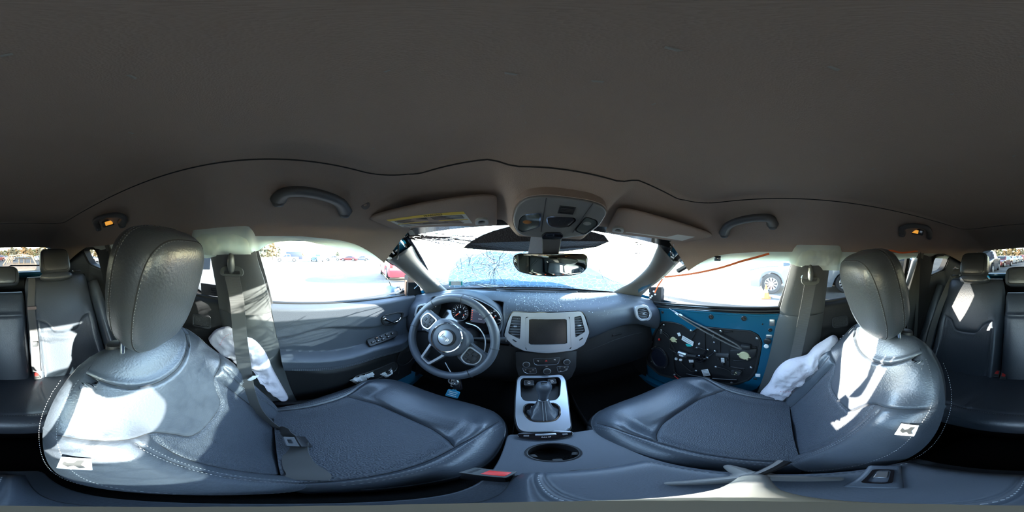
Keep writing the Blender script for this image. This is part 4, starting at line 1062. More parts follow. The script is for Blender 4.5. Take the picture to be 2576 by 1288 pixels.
# ---- steering column, stalks, wheel
WC = V(-.346, .562, -.352); wn = V(.02, -.906, .423).normalized(); Mw0 = frame(WC, (1, 0, 0), wn); Mw = Mw0 @ Matrix.Rotation(rad(-27), 4, 'Z')
colm = thing('steering_column', 'black steering column shroud with stalks behind the wheel', 'steering column', WC+V(0, .2, -.12))
g = G(); rings = [[Mw0 @ V(.05*k*math.cos(a), .045*k*math.sin(a)-.012, -h) for a in [2*math.pi*j/16 for j in range(16)]] for h, k in ((.045, 1.0), (.05, 1.12), (.14, 1.25), (.26, 1.3))]
g.loft(rings).build('shroud', MT['plastic'], colm, ang=40)
g = G(); g.tube([Mw0 @ V(.05, .0, -.075), Mw0 @ V(.12, .012, -.068), Mw0 @ V(.175, .018, -.062)], [.008, .0095, .0085], 10); s1 = g.build('stalk', MT['plastic'], colm); G().tube([Mw0 @ V(.172, .018, -.0622), Mw0 @ V(.205, .022, -.058)], [.0105, .0115], 12).build('stalk_end', MT['plastic'], s1)
G().tube([Mw0 @ V(-.05, .0, -.075), Mw0 @ V(-.12, -.005, -.068), Mw0 @ V(-.165, -.01, -.062)], [.008, .0095, .010], 10).build('stalk', MT['plastic'], colm)
wh = thing('steering_wheel', 'thick black leather steering wheel turned clockwise, silver trim and round badge', 'steering wheel', WC+V(0, 0, -.19))
rimg = G(); N = 96; R0 = .172
def rimr(t): return R0*(1-.035*max(0, -math.sin(t))**6)
rings = []
for k in range(N+1):
    t = 2*math.pi*k/N; gr = 1+.14*(math.exp(-((math.degrees(t)-45)/14)**2)+math.exp(-((math.degrees(t)-135)/14)**2)); ra = .0165*gr
    rings.append([Mw @ V((rimr(t)+ra*math.cos(p))*math.cos(t), (rimr(t)+ra*math.cos(p))*math.sin(t), .006+ra*1.08*math.sin(p)) for p in [2*math.pi*j/14 for j in range(14)]])
rimg.loft(rings, True, False).build('rim', MT['dash'], wh, ang=180)
for dg in (22, 68, 112, 158, 205, 335):
    t = rad(dg); G().tube([Mw @ V((rimr(t)+.0172*1.1*math.cos(p))*math.cos(t), (rimr(t)+.0172*1.1*math.cos(p))*math.sin(t), .006+.0172*1.18*math.sin(p)) for p in [2*math.pi*j/14 for j in range(14)]], .0009, 4, closed=True).build('rim_seam', MT['rubber'], wh)
g = G(); stitches(g, [Mw @ V((R0-.0166)*math.cos(t), (R0-.0166)*math.sin(t), .006) for t in [2*math.pi*k/160 for k in range(161)]], wn, .005, .003); g.build('rim_thread', MT['stitch'], wh, ang=0, kind='stuff')
# hub cover (shield shape), spokes
hubp = rpoly([(-.082, .038), (-.05, .062), (.05, .062), (.082, .038), (.086, -.02), (.05, -.072), (-.05, -.072), (-.086, -.02)], .03, 4)
hub = G().prism(hubp, -.03, .042, Mw, .016).build('airbag_cover', MT['dash'], wh, ang=50)
G().lathe([(.062, .040), (.0635, .044), (.061, .0475), (.058, .046), (.057, .043)], Mw, 48, 'ring').build('cover_ring', MT['chrome'], hub)
G().lathe([(.034, .040), (.036, .0455), (.032, .0485)], Mw, 40).build('badge_seat', MT['plastic'], hub)
bd = G().lathe([(.0285, .046), (.0295, .050), (.026, .0512)], Mw, 40).build('badge', MT['silver'], hub)
text('badge_lettering', 'Jeep', .022, Mw @ Matrix.Translation((0, 0, .0517)), MT['chrome'], bd, .0006)
for s in (-1, 1):
    sp = G(); P = rpoly([(s*.070, .036), (s*.165, .030), (s*.168, -.024), (s*.120, -.052), (s*.070, -.045)], .012, 3); sp.prism(P, -.012, .018, Mw, .006); so_ = sp.build('spoke', MT['dash'], wh, ang=50)
    Pf = rpoly([(s*.083, .026), (s*.143, .024), (s*.152, -.006), (s*.146, -.028), (s*.118, -.045), (s*.086, -.036)], .012, 3)
    tr = G(); ringof(tr, Pf, scale2(Pf, .86), .012, .0215, Mw); tr.build('spoke_trim', MT['silver'], so_, ang=30)
    pd = G().prism(scale2(Pf, .85), .012, .0205, Mw, .002).build('switch_pad', MT['plastic'], so_)
    for bx, by, bw, bh in ((.102, .010, .016, .013), (.122, .010, .016, .013), (.112, -.004, .012, .010), (.098, -.010, .012, .012), (.131, -.008, .012, .014), (.105, -.026, .014, .009), (.122, -.028, .013, .009)):
        bt = G().rbox((s*bx, by, .0212), (bw, bh, .003), .001, Mw, 1).build('switch', MT['rubber'], so_)
        G().box((s*bx, by, .0229), (bw*.35, .0012, .0004), Mw).build('switch_print', MT['dial'], bt) if False else None
lo = G(); Po = [(-.045, -.060), (.045, -.060), (.026, -.150), (-.026, -.150)]; Pi = [(-.028, -.075), (.028, -.075), (.015, -.138), (-.015, -.138)]
ringof(lo, rpoly(Po, .008, 3), rpoly(Pi, .006, 3), -.008, .016, Mw); ls = lo.build('lower_spoke', MT['dash'], wh, ang=40)
ringof(G(), rpoly(scale2(Po, .93), .008, 3), rpoly(scale2(Pi, 1.10), .006, 3), .012, .020, Mw).build('spoke_trim', MT['silver'], ls, ang=30)
# ---- cord, chain and keys hanging from the wheel
kc = thing('key_lanyard', 'white cord looped through the wheel with chain, black key and blue tag', 'keys', pix(1140, 1000, y=.50))
k0 = pix(1141, 942, y=.505)
cordp = [pix(1172, 812, y=.60), pix(1200, 822, y=.585), pix(1218, 845, y=.575), pix(1221, 870, y=.56), pix(1214, 900, y=.545), pix(1200, 925, y=.53), pix(1175, 943, y=.515), k0, pix(1130, 930, y=.53), pix(1120, 912, y=.56)]
G().tube(cat(cordp, 6), .0022, 6).build('cord', mat('white_cord', (.55, .58, .6), .6), kc)
def link(c, r, ax, tr=.002):
    Ml = frame(c, (1, 0, 0), ax); G().tube([Ml @ V(r*.75*math.cos(a), r*math.sin(a), 0) for a in [2*math.pi*k/18 for k in range(18)]], tr, 6, closed=True).build('chain_link', MT['steel'], kc)
for k in range(5): link(k0+V(.001*(k % 2), 0, -.010-.014*k), .011, (.2, -1, .2) if k % 2 else (1, -.4, .2), .0024)
link(pix(1136, 958, y=.505), .014, (.1, -1, .3), .003); link(pix(1147, 962, y=.505), .012, (-.4, -1, .3), .003)
fob = G().rbox((0, 0, 0), (.034, .058, .014), .005, frame(pix(1150, 966, y=.512), (1, 0, .35), (.1, -.9, .35))).build('key_fob', MT['gloss'], kc)
bt_ = frame(pix(1139, 990, y=.50), (1, 0, -.05), (.05, -.93, .36)); blue = mat('blue_acrylic', (.02, .22, .36), .15, coat=.6)
tagp = rpoly([(-.022, .018), (-.008, .018), (-.004, .028), (.004, .028), (.008, .018), (.023, .018), (.024, -.020), (-.023, -.022)], .005, 3); bl = G().prism(tagp, -.003, .003, bt_, .001).build('blue_tag', blue, kc)
for k in range(3): G().box((0, .010-.010*k, .0034), (.032-.004*(k % 2), .004, .0006), bt_).build('tag_line', mat('pale_print', (.45, .6, .65), .4) if k == 0 else bpy.data.materials['pale_print'], bl)
# ---- pedals
for px, py, w_, h_, lab in ((1275, 933, .055, .085, 'ribbed black accelerator pedal in the dark footwell'), (1240, 925, .08, .06, 'ribbed black brake pedal in the dark footwell')):
    c = pix(px, py, y=.88); Mp = frame(c, (1, 0, 0), (0, -.85, .5)); pt = thing('pedal', lab, 'pedal', c, 'pedals')
    G().rbox((0, 0, 0), (w_, h_, .012), .004, Mp).build('pad', MT['rubber'], pt)
    for k in range(6): G().box((0, (k-2.5)*h_/7, .0068), (w_*.85, .004, .003), Mp).build('rib', MT['plastic'], pt)
    G().tube([c, c+V(0, .06, .12), c+V(0, .12, .18)], .008, 6).build('arm', MT['darksteel'], pt)
# ================================================================== centre console
XC = .012
con = thing('centre_console', 'black centre console with silver shifter surround and cup holders', 'centre console', (XC, .35, -1.0))
CY = [(-.16, -.70), (.16, -.705), (.30, -.702), (.37, -.692), (.52, -.652), (.66, -.615), (.72, -.60)]
Mc = frame((XC, .37, -.688), (1, 0, 0), (0, -.227, .974))     # sloping shifter deck
Mf = frame((XC, .24, -.700), (1, 0, 0), (0, 0, 1))           # flat cup-holder deck
BZ = rpoly(pl2([(1309, 946), (1412, 943), (1422, 956), (1428, 1000), (1433, 1050), (1436, 1073), (1428, 1084), (1372, 1087), (1314, 1086), (1303, 1076), (1296, 1050), (1297, 1000), (1301, 956)], Mc), .02, 3)
TR = rpoly(pl2([(1313, 952), (1405, 949), (1411, 958), (1408, 996), (1398, 1008), (1318, 1010), (1310, 998), (1309, 960)], Mc), .012, 3)
SH = rpoly(pl2([(1317, 1022), (1325, 1016), (1396, 1014), (1409, 1024), (1411, 1044), (1398, 1060), (1370, 1063), (1338, 1062), (1322, 1050), (1315, 1035)], Mc), .012, 3)
# body: side walls and deck with a cup well
deckholes = []
CUP = pl2([(1392+62*math.cos(a), 1137+20*math.sin(a)) for a in [2*math.pi*k/28 for k in range(28)]], Mf)
cc = centre2(CUP); CUP = [(cc[0]+.043*math.cos(2*math.pi*k/32), cc[1]+.043*math.sin(2*math.pi*k/32)) for k in range(32)]; CUP2 = [(p[0], p[1]-.072) for p in CUP]
deck = rpoly([(-.098, -.42), (.098, -.42), (.106, .12), (-.106, .12)], .015, 3)
plate_with_holes(deck, [CUP], -.02, 0, Mf).build('deck', MT['dash'], con, ang=30, bevel=.003)
G().lathe([(.0445, .0015), (.0425, .001), (.041, -.03), (.038, -.075), (.002, -.076)], Mf @ Matrix.Translation((cc[0], cc[1], 0)), 32, 'end').build('cup_well', MT['plastic'], con, ang=50)
g = G(); g.tube([Mf @ V(cc[0]+.0465*math.cos(a), cc[1]+.0465*math.sin(a), .0008) for a in [2*math.pi*k/36 for k in range(36)]], .0016, 5, closed=True); g.build('cup_lip', MT['plastic'], con)
for a in (200, 270, 340):
    Mx = Mf @ Matrix.Translation((cc[0]+.036*math.cos(rad(a)), cc[1]+.036*math.sin(rad(a)), -.02)) @ Matrix.Rotation(rad(a), 4, 'Z'); G().rbox((0, 0, 0), (.012, .016, .03), .003, Mx).build('cup_grip', MT['rubber'], con)
for s in (-1, 1):
    g = G(); g.grid(lambda a, b: V(XC+s*(.106-.012*b), lerp(-.18, .74, a), lerp(-1.0, sinterp(CY, lerp(-.18, .74, a))-.006, b)), 20, 6); g.build('side_panel', MT['darkplastic'], con, ang=180)
g = G(); g.grid(lambda a, b: V(lerp(XC-.094, XC+.094, a), -.18, lerp(-1.0, -.70, b)), 4, 4); g.build('rear_panel', MT['darkplastic'], con)
# sloping deck under the shifter surround with tray
plate_with_holes(scale2(BZ, 1.04), [TR, SH], -.03, -.002, Mc).build('shifter_deck', MT['plastic'], con, ang=30)
bzl = plate_with_holes(BZ, [TR, SH], -.01, .006, Mc).build('silver_surround', MT['silver'], con, ang=30, bevel=.004)
G().loft([[Mc @ V(p[0], p[1], .002) for p in TR], [Mc @ V(p[0], p[1], -.05) for p in scale2(TR, .94)]], True, 'end').build('front_tray', MT['plastic'], con, ang=30)
for px, py, sgn in ((1331, 962, 'p'), (1389, 958, 'u')):
    cpt = pl2([(px, py)], Mc)[0]; Ms = Mc @ Matrix.Translation((cpt[0], cpt[1], -.006)); sk = G().prism(rrect(.040 if sgn == 'p' else .034, .032, .005), -.03, .002, Ms, .001).build('socket_flap', MT['plastic'], con)
    G().tube([Ms @ V(p[0], p[1], .0025) for p in rrect(.038 if sgn == 'p' else .032, .03, .005)], .0007, 4, closed=True).build('flap_outline', MT['steel'], sk)
    g = G(); g.box((0, .006, .0024), (.010, .0012, .0005), Ms); g.box((-.004, .0, .0024), (.0012, .010, .0005), Ms); g.box((.004, .0, .0024), (.0012, .010, .0005), Ms); g.box((0, -.006, .0024), (.008, .0012, .0005), Ms); g.build('flap_print', MT['dial'], sk)
# shifter: gate plate, gaiter, lever, knob
gate = G().prism(SH, -.02, .001, Mc).build('gate_plate', MT['gloss'], con, ang=30)
ringof(G(), SH, scale2(SH, .93), .000, .0085, Mc).build('gate_ring', MT['chrome'], con, ang=30)
gl_ = pl2([(1338, 1031)], Mc)[0]
for k, ch in enumerate('PRND'): text('gate_letter', ch, .009, Mc @ Matrix.Translation((gl_[0], gl_[1]+.016-.0095*k, .0015)), MT['dial'], gate)
for k, ch in enumerate('+-'): text('gate_letter', ch, .009, Mc @ Matrix.Translation((gl_[0]-.011, gl_[1]-.004-.0095*k, .0015)), MT['dial'], gate)
sft = thing('gear_shifter', 'black gear shifter knob on a folded leather gaiter', 'gear shifter', pix(1366, 1045, p0=Mc.translation, n=Mc.col[2].to_3d()))
base = Mc.inverted() @ pix(1368, 1042, p0=Mc.translation, n=Mc.col[2].to_3d()); tip = pix(1366, 1004, z=-.615); axis = (tip-(Mc @ base))
rings = []
for k in range(9):
    t = k/8; c = (Mc @ base).lerp(tip, t); r1 = lerp(.046, .0155, t**.75); ring = []
    for j in range(32):
        a = 2*math.pi*j/32; rr = r1*(1+.10*(1-t)*math.sin(a*5+t*7)+.05*math.sin(a*9-t*11)*(1-t)); q = c+Mc.to_3x3() @ V(math.copysign(abs(math.cos(a))**.8, math.cos(a))*rr, math.copysign(abs(math.sin(a))**.8, math.sin(a))*rr*.95, 0); ring.append(q)
    rings.append(ring)
G().loft(rings).build('gaiter', MT['leather'], sft, ang=180)
for dx in (-.004, .004):
    P = [(Mc @ base).lerp(tip, t)+Mc.to_3x3() @ V(dx, -lerp(.046, .0165, t**.75)*.97-.001, .001) for t in [k/10 for k in range(11)]]; g = G(); g.tube(P, .0008, 4); g.build('gaiter_seam', MT['stitch'], sft)
up_ = V(.0, .10, 1).normalized(); Mk = frame(tip, (1, 0, 0), up_); ch = G().lathe([(.0165, -.003), (.0175, .001), (.0165, .005)], Mk, 24).build('knob_collar', MT['chrome'], sft)
prof = [(.015, .0), (.0155, .012), (.017, .030), (.0215, .052), (.0255, .070), (.0262, .082), (.0235, .094), (.014, .101), (.004, .103)]
rings = [[Mk @ V(r_*math.cos(a)*1.02, r_*math.sin(a)*1.10, h) for a in [2*math.pi*j/28 for j in range(28)]] for r_, h in prof]
G().loft(rings).build('knob', MT['dash'], sft, ang=180)
G().rbox((0, -.004, .1025), (.020, .016, .003), .0012, Mk).build('knob_cap', MT['gloss'], sft)
# parking-brake switch strip
Me = frame(pix(1373, 1096, z=-.690), (1, 0, 0), (0, -.25, .97)); ep = G().prism(rpoly([(-.062, .012), (-.03, .022), (.03, .022), (.062, .012), (.060, -.008), (.02, -.020), (-.02, -.020), (-.060, -.008)], .008, 3), -.01, .005, Me, .002).build('brake_switch_plate', MT['gloss'], con)
G().rbox((0, .004, .006), (.046, .009, .006), .002, Me).build('brake_switch', MT['silver'], ep)
for x_ in (-.042, .042): G().rbox((x_, 0, .0055), (.012, .008, .002), .0008, Me, 1).build('switch_print', MT['steel'], ep)
text('switch_print', 'PULL UP', .0055, Me @ Matrix.Translation((0, -.008, .0055)), MT['dial'], ep)
# ---- armrest lid
lid = thing('armrest_lid', 'padded dark leather armrest lid between the front seats', 'armrest', (XC, 0, -.70))
def lidf(a, b):
    x = (2*a-1)*.081; y = lerp(-.150, .160, b); e = superr(clamp(abs(2*a-1)), 8, .5)*superr(clamp(abs(2*b-1)), 14, .5)
    w_ = 1-.10*clamp((b-.86)/.14)**2
    z = -.655+.048*e
    for xs in (-.058, -.066, .070): z -= .003*math.exp(-((x-xs)/.0025)**2)
    return V(.010+x*w_+.004, y, z)
G().grid(lidf, 110, 80).build('pad', MT['dash'], lid, ang=180)
g = G(); 
for xs in (-.062, .066): stitches(g, [lidf(.5+xs/.162, k/40)+V(0, 0, .0008) for k in range(2, 39)], V(0, 0, 1))
g.build('thread', MT['stitch'], lid, ang=0, kind='stuff')
G().rbox((.012, .005, -.672), (.158, .300, .05), .012).build('lid_base', MT['plastic'], lid)
G().rbox((.012, .158, -.652), (.05, .012, .012), .004).build('lid_latch', MT['plastic'], lid)
# ================================================================== doors
def crop(ox, oy, sc, pts): return [(ox+x/sc, oy+y/sc) for x, y in pts]
# ---- driver's front door
d1_ = thing('door_1', "driver's front door, dark panel with stitched armrest and chrome handle", 'car door', (-.70, .4, -.9), kind='structure')
YR = [(-.90, .125), (-.77, .10), (-.526, .055), (-.30, .02), (-.20, .003)]
ZA = [(0, -.448), (.07, -.455), (.20, -.478), (.30, -.490), (.45, -.492), (.60, -.515), (.76, -.53)]
ZCR = [(0, -.375), (.05, -.368), (.23, -.338), (.465, -.388), (.62, -.392), (.76, -.39)]
def dtop(y): return sinterp([(0, -.208), (.28, -.226), (.5, -.240), (.70, -.252), (.80, -.256)], y)
def dpanel(y, z, s=-1):
    za, zc, zt = sinterp(ZA, y), sinterp(ZCR, y), dtop(y)
    d = .012*sstep(zc-.004, zc+.012, z)                                    # pad above the crease
    d -= .03*sstep(zt-.03, zt, z)**2                                        # roll out to the glass
    arm = sstep(za+.022, za-.004, z)*sstep(za-.085, za-.055, z)
    d += .058*arm*sstep(.79, .60, y)
    d += .030*sstep(za-.07, za-.12, z)*sstep(-.86, -.70, z)*sstep(.08, .25, y)*.8   # pocket swell
    d -= .004*math.exp(-((z-(za-.050))/.004)**2)
    return V(s*(.692-d), y, z)
def duv(a, b):
    b2 = b; z = lerp(-.90, -.205, b2); yr = sinterp(YR, z); y = lerp(yr, .765, a); z = lerp(-.90, dtop(y), b2); return y, z
parts = {k: G() for k in ('upper_pad', 'armrest', 'lower_panel', 'middle_panel')}
def dreg(y, z):
    za, zc = sinterp(ZA, y), sinterp(ZCR, y)
    return 'upper_pad' if z > zc else 'middle_panel' if z > za+.02 else 'armrest' if z > za-.08 else 'lower_panel'
split_grid(90, 110, dpanel, duv, dreg, parts)
for k, g in parts.items(): g.build(k, MT['darkplastic'] if k == 'lower_panel' else MT['dash'], d1_, ang=180)
g = G(); E_ = [dpanel(sinterp(YR, z), z) for z in [-.9+.7*k/20 for k in range(21)]]; g.loft([E_, [p+V(-.06, 0, 0) for p in E_]], closed=False, cap=False); g.build('edge', MT['darkplastic'], d1_)
g = G()
for dz in (-.046, -.054): stitches(g, [dpanel(y, sinterp(ZA, y)+dz)+V(.0012, 0, 0) for y in [.08+.6*k/60 for k in range(61)]], V(1, 0, 0))
g.build('thread', MT['stitch'], d1_, ang=0, kind='stuff')
# inner release handle in its bowl
Mhd = frame(dpanel(.565, -.335)+V(.002, 0, 0), (0, 1, 0), (1, 0, 0))
HB = rpoly(pl2([(958, 800), (966, 791), (1000, 784), (1016, 785), (1012, 800), (995, 816), (968, 820), (959, 812)], Mhd), .012, 3)
ringof(G(), HB, scale2(HB, .82), -.01, .006, Mhd).build('handle_bezel', MT['plastic'], d1_, ang=30, bevel=.002)
G().prism(scale2(HB, .84), -.02, -.006, Mhd).build('handle_bowl', MT['gloss'], d1_, ang=0)
hp = [Mhd @ V(q[0], q[1], h) for q, h in zip(pl2([(962, 800), (972, 805), (985, 810), (998, 806), (1006, 799)], Mhd), (.004, .010, .013, .012, .006))]
hh = G().tube(cat(hp, 5), [.006]*4+[.0055]*12+[.003]*5, 8, flat=.6).build('release_handle', MT['chrome'], d1_)
for dy_ in (0, 6): 
    q = pl2([(965+dy_*.3, 797+dy_)], Mhd)[0]; G().rbox((q[0], q[1], .004), (.020, .008, .010), .003, Mhd).build('lock_knob', MT['chrome'], d1_)
# window switches on the armrest
sw = dpanel(.52, -.478); Msw = frame(sw+V(.016, 0, .016), (0, 1, 0), (.62, 0, .78))
SWP = rpoly([(-.10, -.022), (.08, -.018), (.098, .004), (.07, .022), (-.095, .02)], .008, 3); swp = G().prism(SWP, -.02, .003, Msw, .001).build('switch_plate', MT['plastic'], d1_)
for k, (x_, y_) in enumerate(((-.075, -.006), (-.045, -.008), (-.045, .009), (-.015, -.008), (-.015, .009), (.02, -.006), (.02, .010), (.055, .004))):
    b = G().rbox((x_, y_, .006), (.018, .011, .007), .002, Msw, 1).build('window_switch', MT['plastic'], swp)
    G().box((x_, y_, .0098), (.005, .002, .0005), Msw).build('switch_print', MT['amber'] if k == 2 else MT['dial'], b)
# map pocket with crumpled tissues
PK = frame(dpanel(.47, -.70)+V(.004, 0, 0), (0, 1, 0), (1, 0, .2)); g = G(); g.tube([PK @ V(p[0], p[1], .004) for p in rrect(.26, .07, .03, 5)], .005, 6, closed=True); g.build('pocket_lip', MT['plastic'], d1_)
G().prism(rrect(.255, .066, .03, 5), .0, .002, PK).build('pocket_mouth', MT['rubber'], d1_)
for px, py, r_, lab in ((905, 955, .022, 'crumpled white tissue at the rear of the door pocket'), (930, 945, .014, 'small torn paper scrap in the middle of the door pocket'), (975, 940, .020, 'folded white paper scrap at the front of the door pocket')):
    c = pix(px, py, x=-.652); Mx = frame(c, (0, 1, .25), (1, 0, .5)); g = G()
    g.grid(lambda a_, b_: V((a_-.5)*3.2*r_*(.7+.5*b_), (b_-.5)*2.0*r_+.3*r_*math.sin(a_*5+px), .9*r_*noise.noise(V(a_*3+px, b_*3, 0))+.3*r_*math.sin(a_*7)), 6, 5, Mx)
    tag(g.build('paper_scrap', MT['white'], ang=15, solid=.001), lab, 'paper', 'paper scraps in the door pocket')
# speaker grille in the lower front corner
Msp = frame(dpanel(.68, -.66)+V(.003, 0, 0), (0, 1, 0), (1, 0, 0)); sg = G().lathe([(.075, 0), (.078, .004), (.072, .006), (.07, .003)], Msp, 32, 'ring').build('speaker_grille', MT['plastic'], d1_)
G().tube(cat([pix(1003, 940, x=-.672), pix(1008, 905, x=-.672), pix(1028, 880, x=-.672)], 6), .002, 5).build('panel_seam', MT['plastic'], d1_)
# glass, frames and mirror sail
def sidepane(nm, s, pts, mt, par, dx=.03, th=.003):
    P = [V(s*(SX(z)+dx), y, z) for y, z in pts]; g = G(); n = len(P); g.add(P, [tuple(range(n))]); return g.build(nm, mt, par, ang=0)
sidepane('pane', -1, [(.01, -.22), (.70, -.265), (.62, -.19), (.49, -.10), (.40, -.045), (.26, .01), (.10, .03), (-.05, .035)], MT['glass'], d1_)
g = G(); g.tube([V(-.712, y, dtop(y)-.004) for y in (.0, .15, .3, .45, .6, .7)], .008, 6); g.build('waist_seal', MT['rubber'], d1_)
g = G(); g.tube(cat([V(-.70, .005, -.21), V(-.66, -.02, -.10), V(-.62, -.045, .0), V(-.615, -.05, .04)], 5), .010, 6); g.tube(cat([V(-.645, .33, .02), V(-.63, .26, .035), V(-.625, .05, .05)], 5), .008, 6); g.build('window_frame', MT['rubber'], d1_)
SL = [pix(1027, 692, x=-.70), pix(1027, 744, x=-.70), pix(1062, 742, x=-.69), pix(1056, 722, x=-.68)]
g = G(); g.loft([SL, [p+V(-.03, 0, 0) for p in SL]], True, True); g.build('mirror_sail', MT['darkplastic'], d1_, ang=30)
G().tube([pix(1042, 726, x=-.69), pix(1052, 716, x=-.685)], .003, 6).build('sail_clip', MT['white'], d1_)
G().box((-.706, .70, -.215), (.01, .008, .10)).build('sail_strip', mat('copper_strip', (.25, .12, .07), .5), d1_)
# smashed door mirror outside
dm = thing('door_mirror', 'broken exterior door mirror hanging outside the driver window', 'door mirror', pix(995, 745, x=-.86))
mc = pix(990, 735, x=-.88)
G().ell((0, 0, 0), (.055, .07, .05), .7, .7, 20, 12, frame(mc+V(-.02, 0, -.02), (1, .3, 0), (0, -1, .2))).build('shell', mat('mirror_shell', (.10, .13, .17), .35), dm, ang=180)
for k in range(9):
    q = mc+V(random.uniform(-.03, .06), random.uniform(-.02, .06), random.uniform(-.02, .045)); G().rbox((0, 0, 0), (random.uniform(.008, .03), random.uniform(.01, .035), .006), .002, frame(q, (random.random(), random.random()-.5, random.random()), (random.random()-.5, -1, random.random()-.3)), 1).build('broken_piece', [MT['plastic'], MT['steel'], MT['darksteel']][k % 3], dm)
G().tube([mc+V(0, -.01, .02), mc+V(-.015, -.03, .08)], .004, 5).build('bracket', MT['plastic'], dm)
G().tube([mc+V(.04, .0, -.01), V(-.72, .74, -.24)], .014, 8).build('arm', MT['plastic'], dm)
# ---- passenger's front door, trim stripped away
d3 = thing('door_3', "passenger's front door stripped to blue steel and black wiring carrier", 'car door', (.70, .4, -.9), kind='structure')
Mdr = frame((.70, .40, -.50), (0, -1, 0), (-1, 0, 0))
def D(pts): return pl2(crop(1600, 760, 5.1525, pts), Mdr)
def D1(x, y): return D([(x, y)])[0]
SHELL = rpoly(D([(250, 30), (1870, 90), (1840, 250), (1740, 700), (1660, 1000), (1560, 1130), (1300, 1200), (600, 1130), (150, 950), (40, 800), (60, 500), (200, 200)]), .02, 3)
MOD = rpoly(D([(330, 245), (480, 255), (600, 290), (660, 335), (720, 385), (780, 340), (840, 312), (1050, 330), (1480, 365), (1590, 420), (1640, 520), (1620, 640), (1590, 800), (1560, 920), (1480, 1010), (1300, 1080), (1000, 1060), (600, 1020), (300, 950), (130, 800), (100, 680), (170, 500), (260, 330)]), .012, 3)
plate_with_holes(SHELL, [MOD], -.03, 0, Mdr).build('steel_shell', MT['paint'], d3, ang=30, bevel=.003)
# swaged ledge under the window
pr = D([(250, 75), (900, 130), (1860, 165)]); g = G(); g.tube(cat([Mdr @ V(p[0], p[1], .002) for p in pr], 8), .006, 6); g.build('ledge', MT['paint'], d3)
for k, (pa, rr, mt_) in enumerate((([(240, -5), (900, 45), (1860, 60)], .006, 'rubber'), ([(240, 15), (900, 62), (1866, 85)], .007, 'gloss'), ([(250, 45), (900, 88), (1866, 110)], .006, 'rubber'), ([(260, 62), (900, 108), (1862, 138)], .005, 'gloss'))):
    g = G(); g.tube(cat([Mdr @ V(p[0], p[1], .006-.002*k) for p in D(pa)], 8), rr, 8); g.build('window_seal', MT[mt_], d3)
modo = G().prism(MOD, -.05, -.012, Mdr).build('wiring_carrier', MT['plastic'], d3, ang=30)
ringof(G(), scale2(MOD, .995), scale2(MOD, .955), -.03, .002, Mdr).build('carrier_rim', MT['rubber'], modo, ang=30, bevel=.002)
g = G(); g.tube([Mdr @ V(p[0], p[1], .002) for p in scale2(MOD, .975)], .0018, 5, closed=True); g.build('carrier_bead', MT['plastic'], modo)
# ribs moulded in the carrier
for a, b in (((880, 380), (880, 620)), ((1080, 420), (1075, 660)), ((760, 400), (640, 600)), ((1240, 590), (1560, 600)), ((1230, 620), (1550, 640)), ((1220, 850), (1400, 880)), ((1260, 770), (1400, 775)), ((640, 940), (950, 1000)), ((980, 1000), (1300, 1020)), ((1120, 400), (1240, 390)), ((1200, 640), (1190, 850)), ((450, 560), (540, 760))):
    p, q = D1(*a), D1(*b); G().tube([Mdr @ V(*p, -.010), Mdr @ V(*q, -.010)], .005, 5).build('carrier_rib', MT['plastic'], modo)
G().prism(rpoly(D([(1205, 630), (1570, 610), (1540, 720), (1450, 780), (1215, 740)]), .008, 3), -.014, -.004, Mdr, .003).build('carrier_panel', MT['plastic'], modo)
G().prism(rpoly(D([(1030, 665), (1200, 675), (1195, 720), (1030, 700)]), .003, 3), -.014, -.002, Mdr, .001).build('carrier_plate', mat('grey_plate', (.06, .06, .065), .5), modo)
# rivets
for x_, y_ in ((360, 295), (712, 370), (1100, 375), (1570, 470), (1490, 845), (1240, 1045), (680, 1030), (205, 515), (500, 940), (875, 1045), (1035, 840), (925, 720), (1025, 635), (930, 618), (780, 890)):
    c = D1(x_, y_); G().lathe([(.0075, -.002), (.0075, .003), (.005, .0055), (.002, .006)], Mdr @ Matrix.Translation((c[0], c[1], 0)), 14).build('rivet', MT['steel'], modo)
for x_, y_, r_ in ((345, 130, .010), (975, 190, .014), (1400, 210, .014), (1738, 360, .010), (1640, 285, .004)):
    c = D1(x_, y_); Mq = Mdr @ Matrix.Translation((c[0], c[1], 0)); b = G().lathe([(r_, 0), (r_, .004), (r_*.8, .006), (r_*.7, .003)], Mq, 18).build('grommet', MT['darksteel'], d3); G().lathe([(r_*.45, .003), (r_*.4, .008)], Mq, 12).build('bolt_head', MT['rubber'], b)
for x_, y_, r_, m_ in ((1705, 505, .018, 'plastic'), (1690, 570, .012, 'white')):
    c = D1(x_, y_); G().lathe([(r_, 0), (r_*1.02, .004), (r_*.8, .007), (r_*.3, .0075)], Mdr @ Matrix.Translation((c[0], c[1], 0)), 20).build('round_plug', MT[m_], d3)
for x_, y_, w_, h_, m_ in ((1765, 262, .026, .036, 'steel'), (1725, 440, .030, .020, 'steel'), (1580, 945, .024, .022, 'white'), (1545, 990, .016, .012, 'darksteel')):
    c = D1(x_, y_); G().rbox((c[0], c[1], .003), (w_, h_, .008), .003, Mdr).build('square_clip', MT[m_], d3)
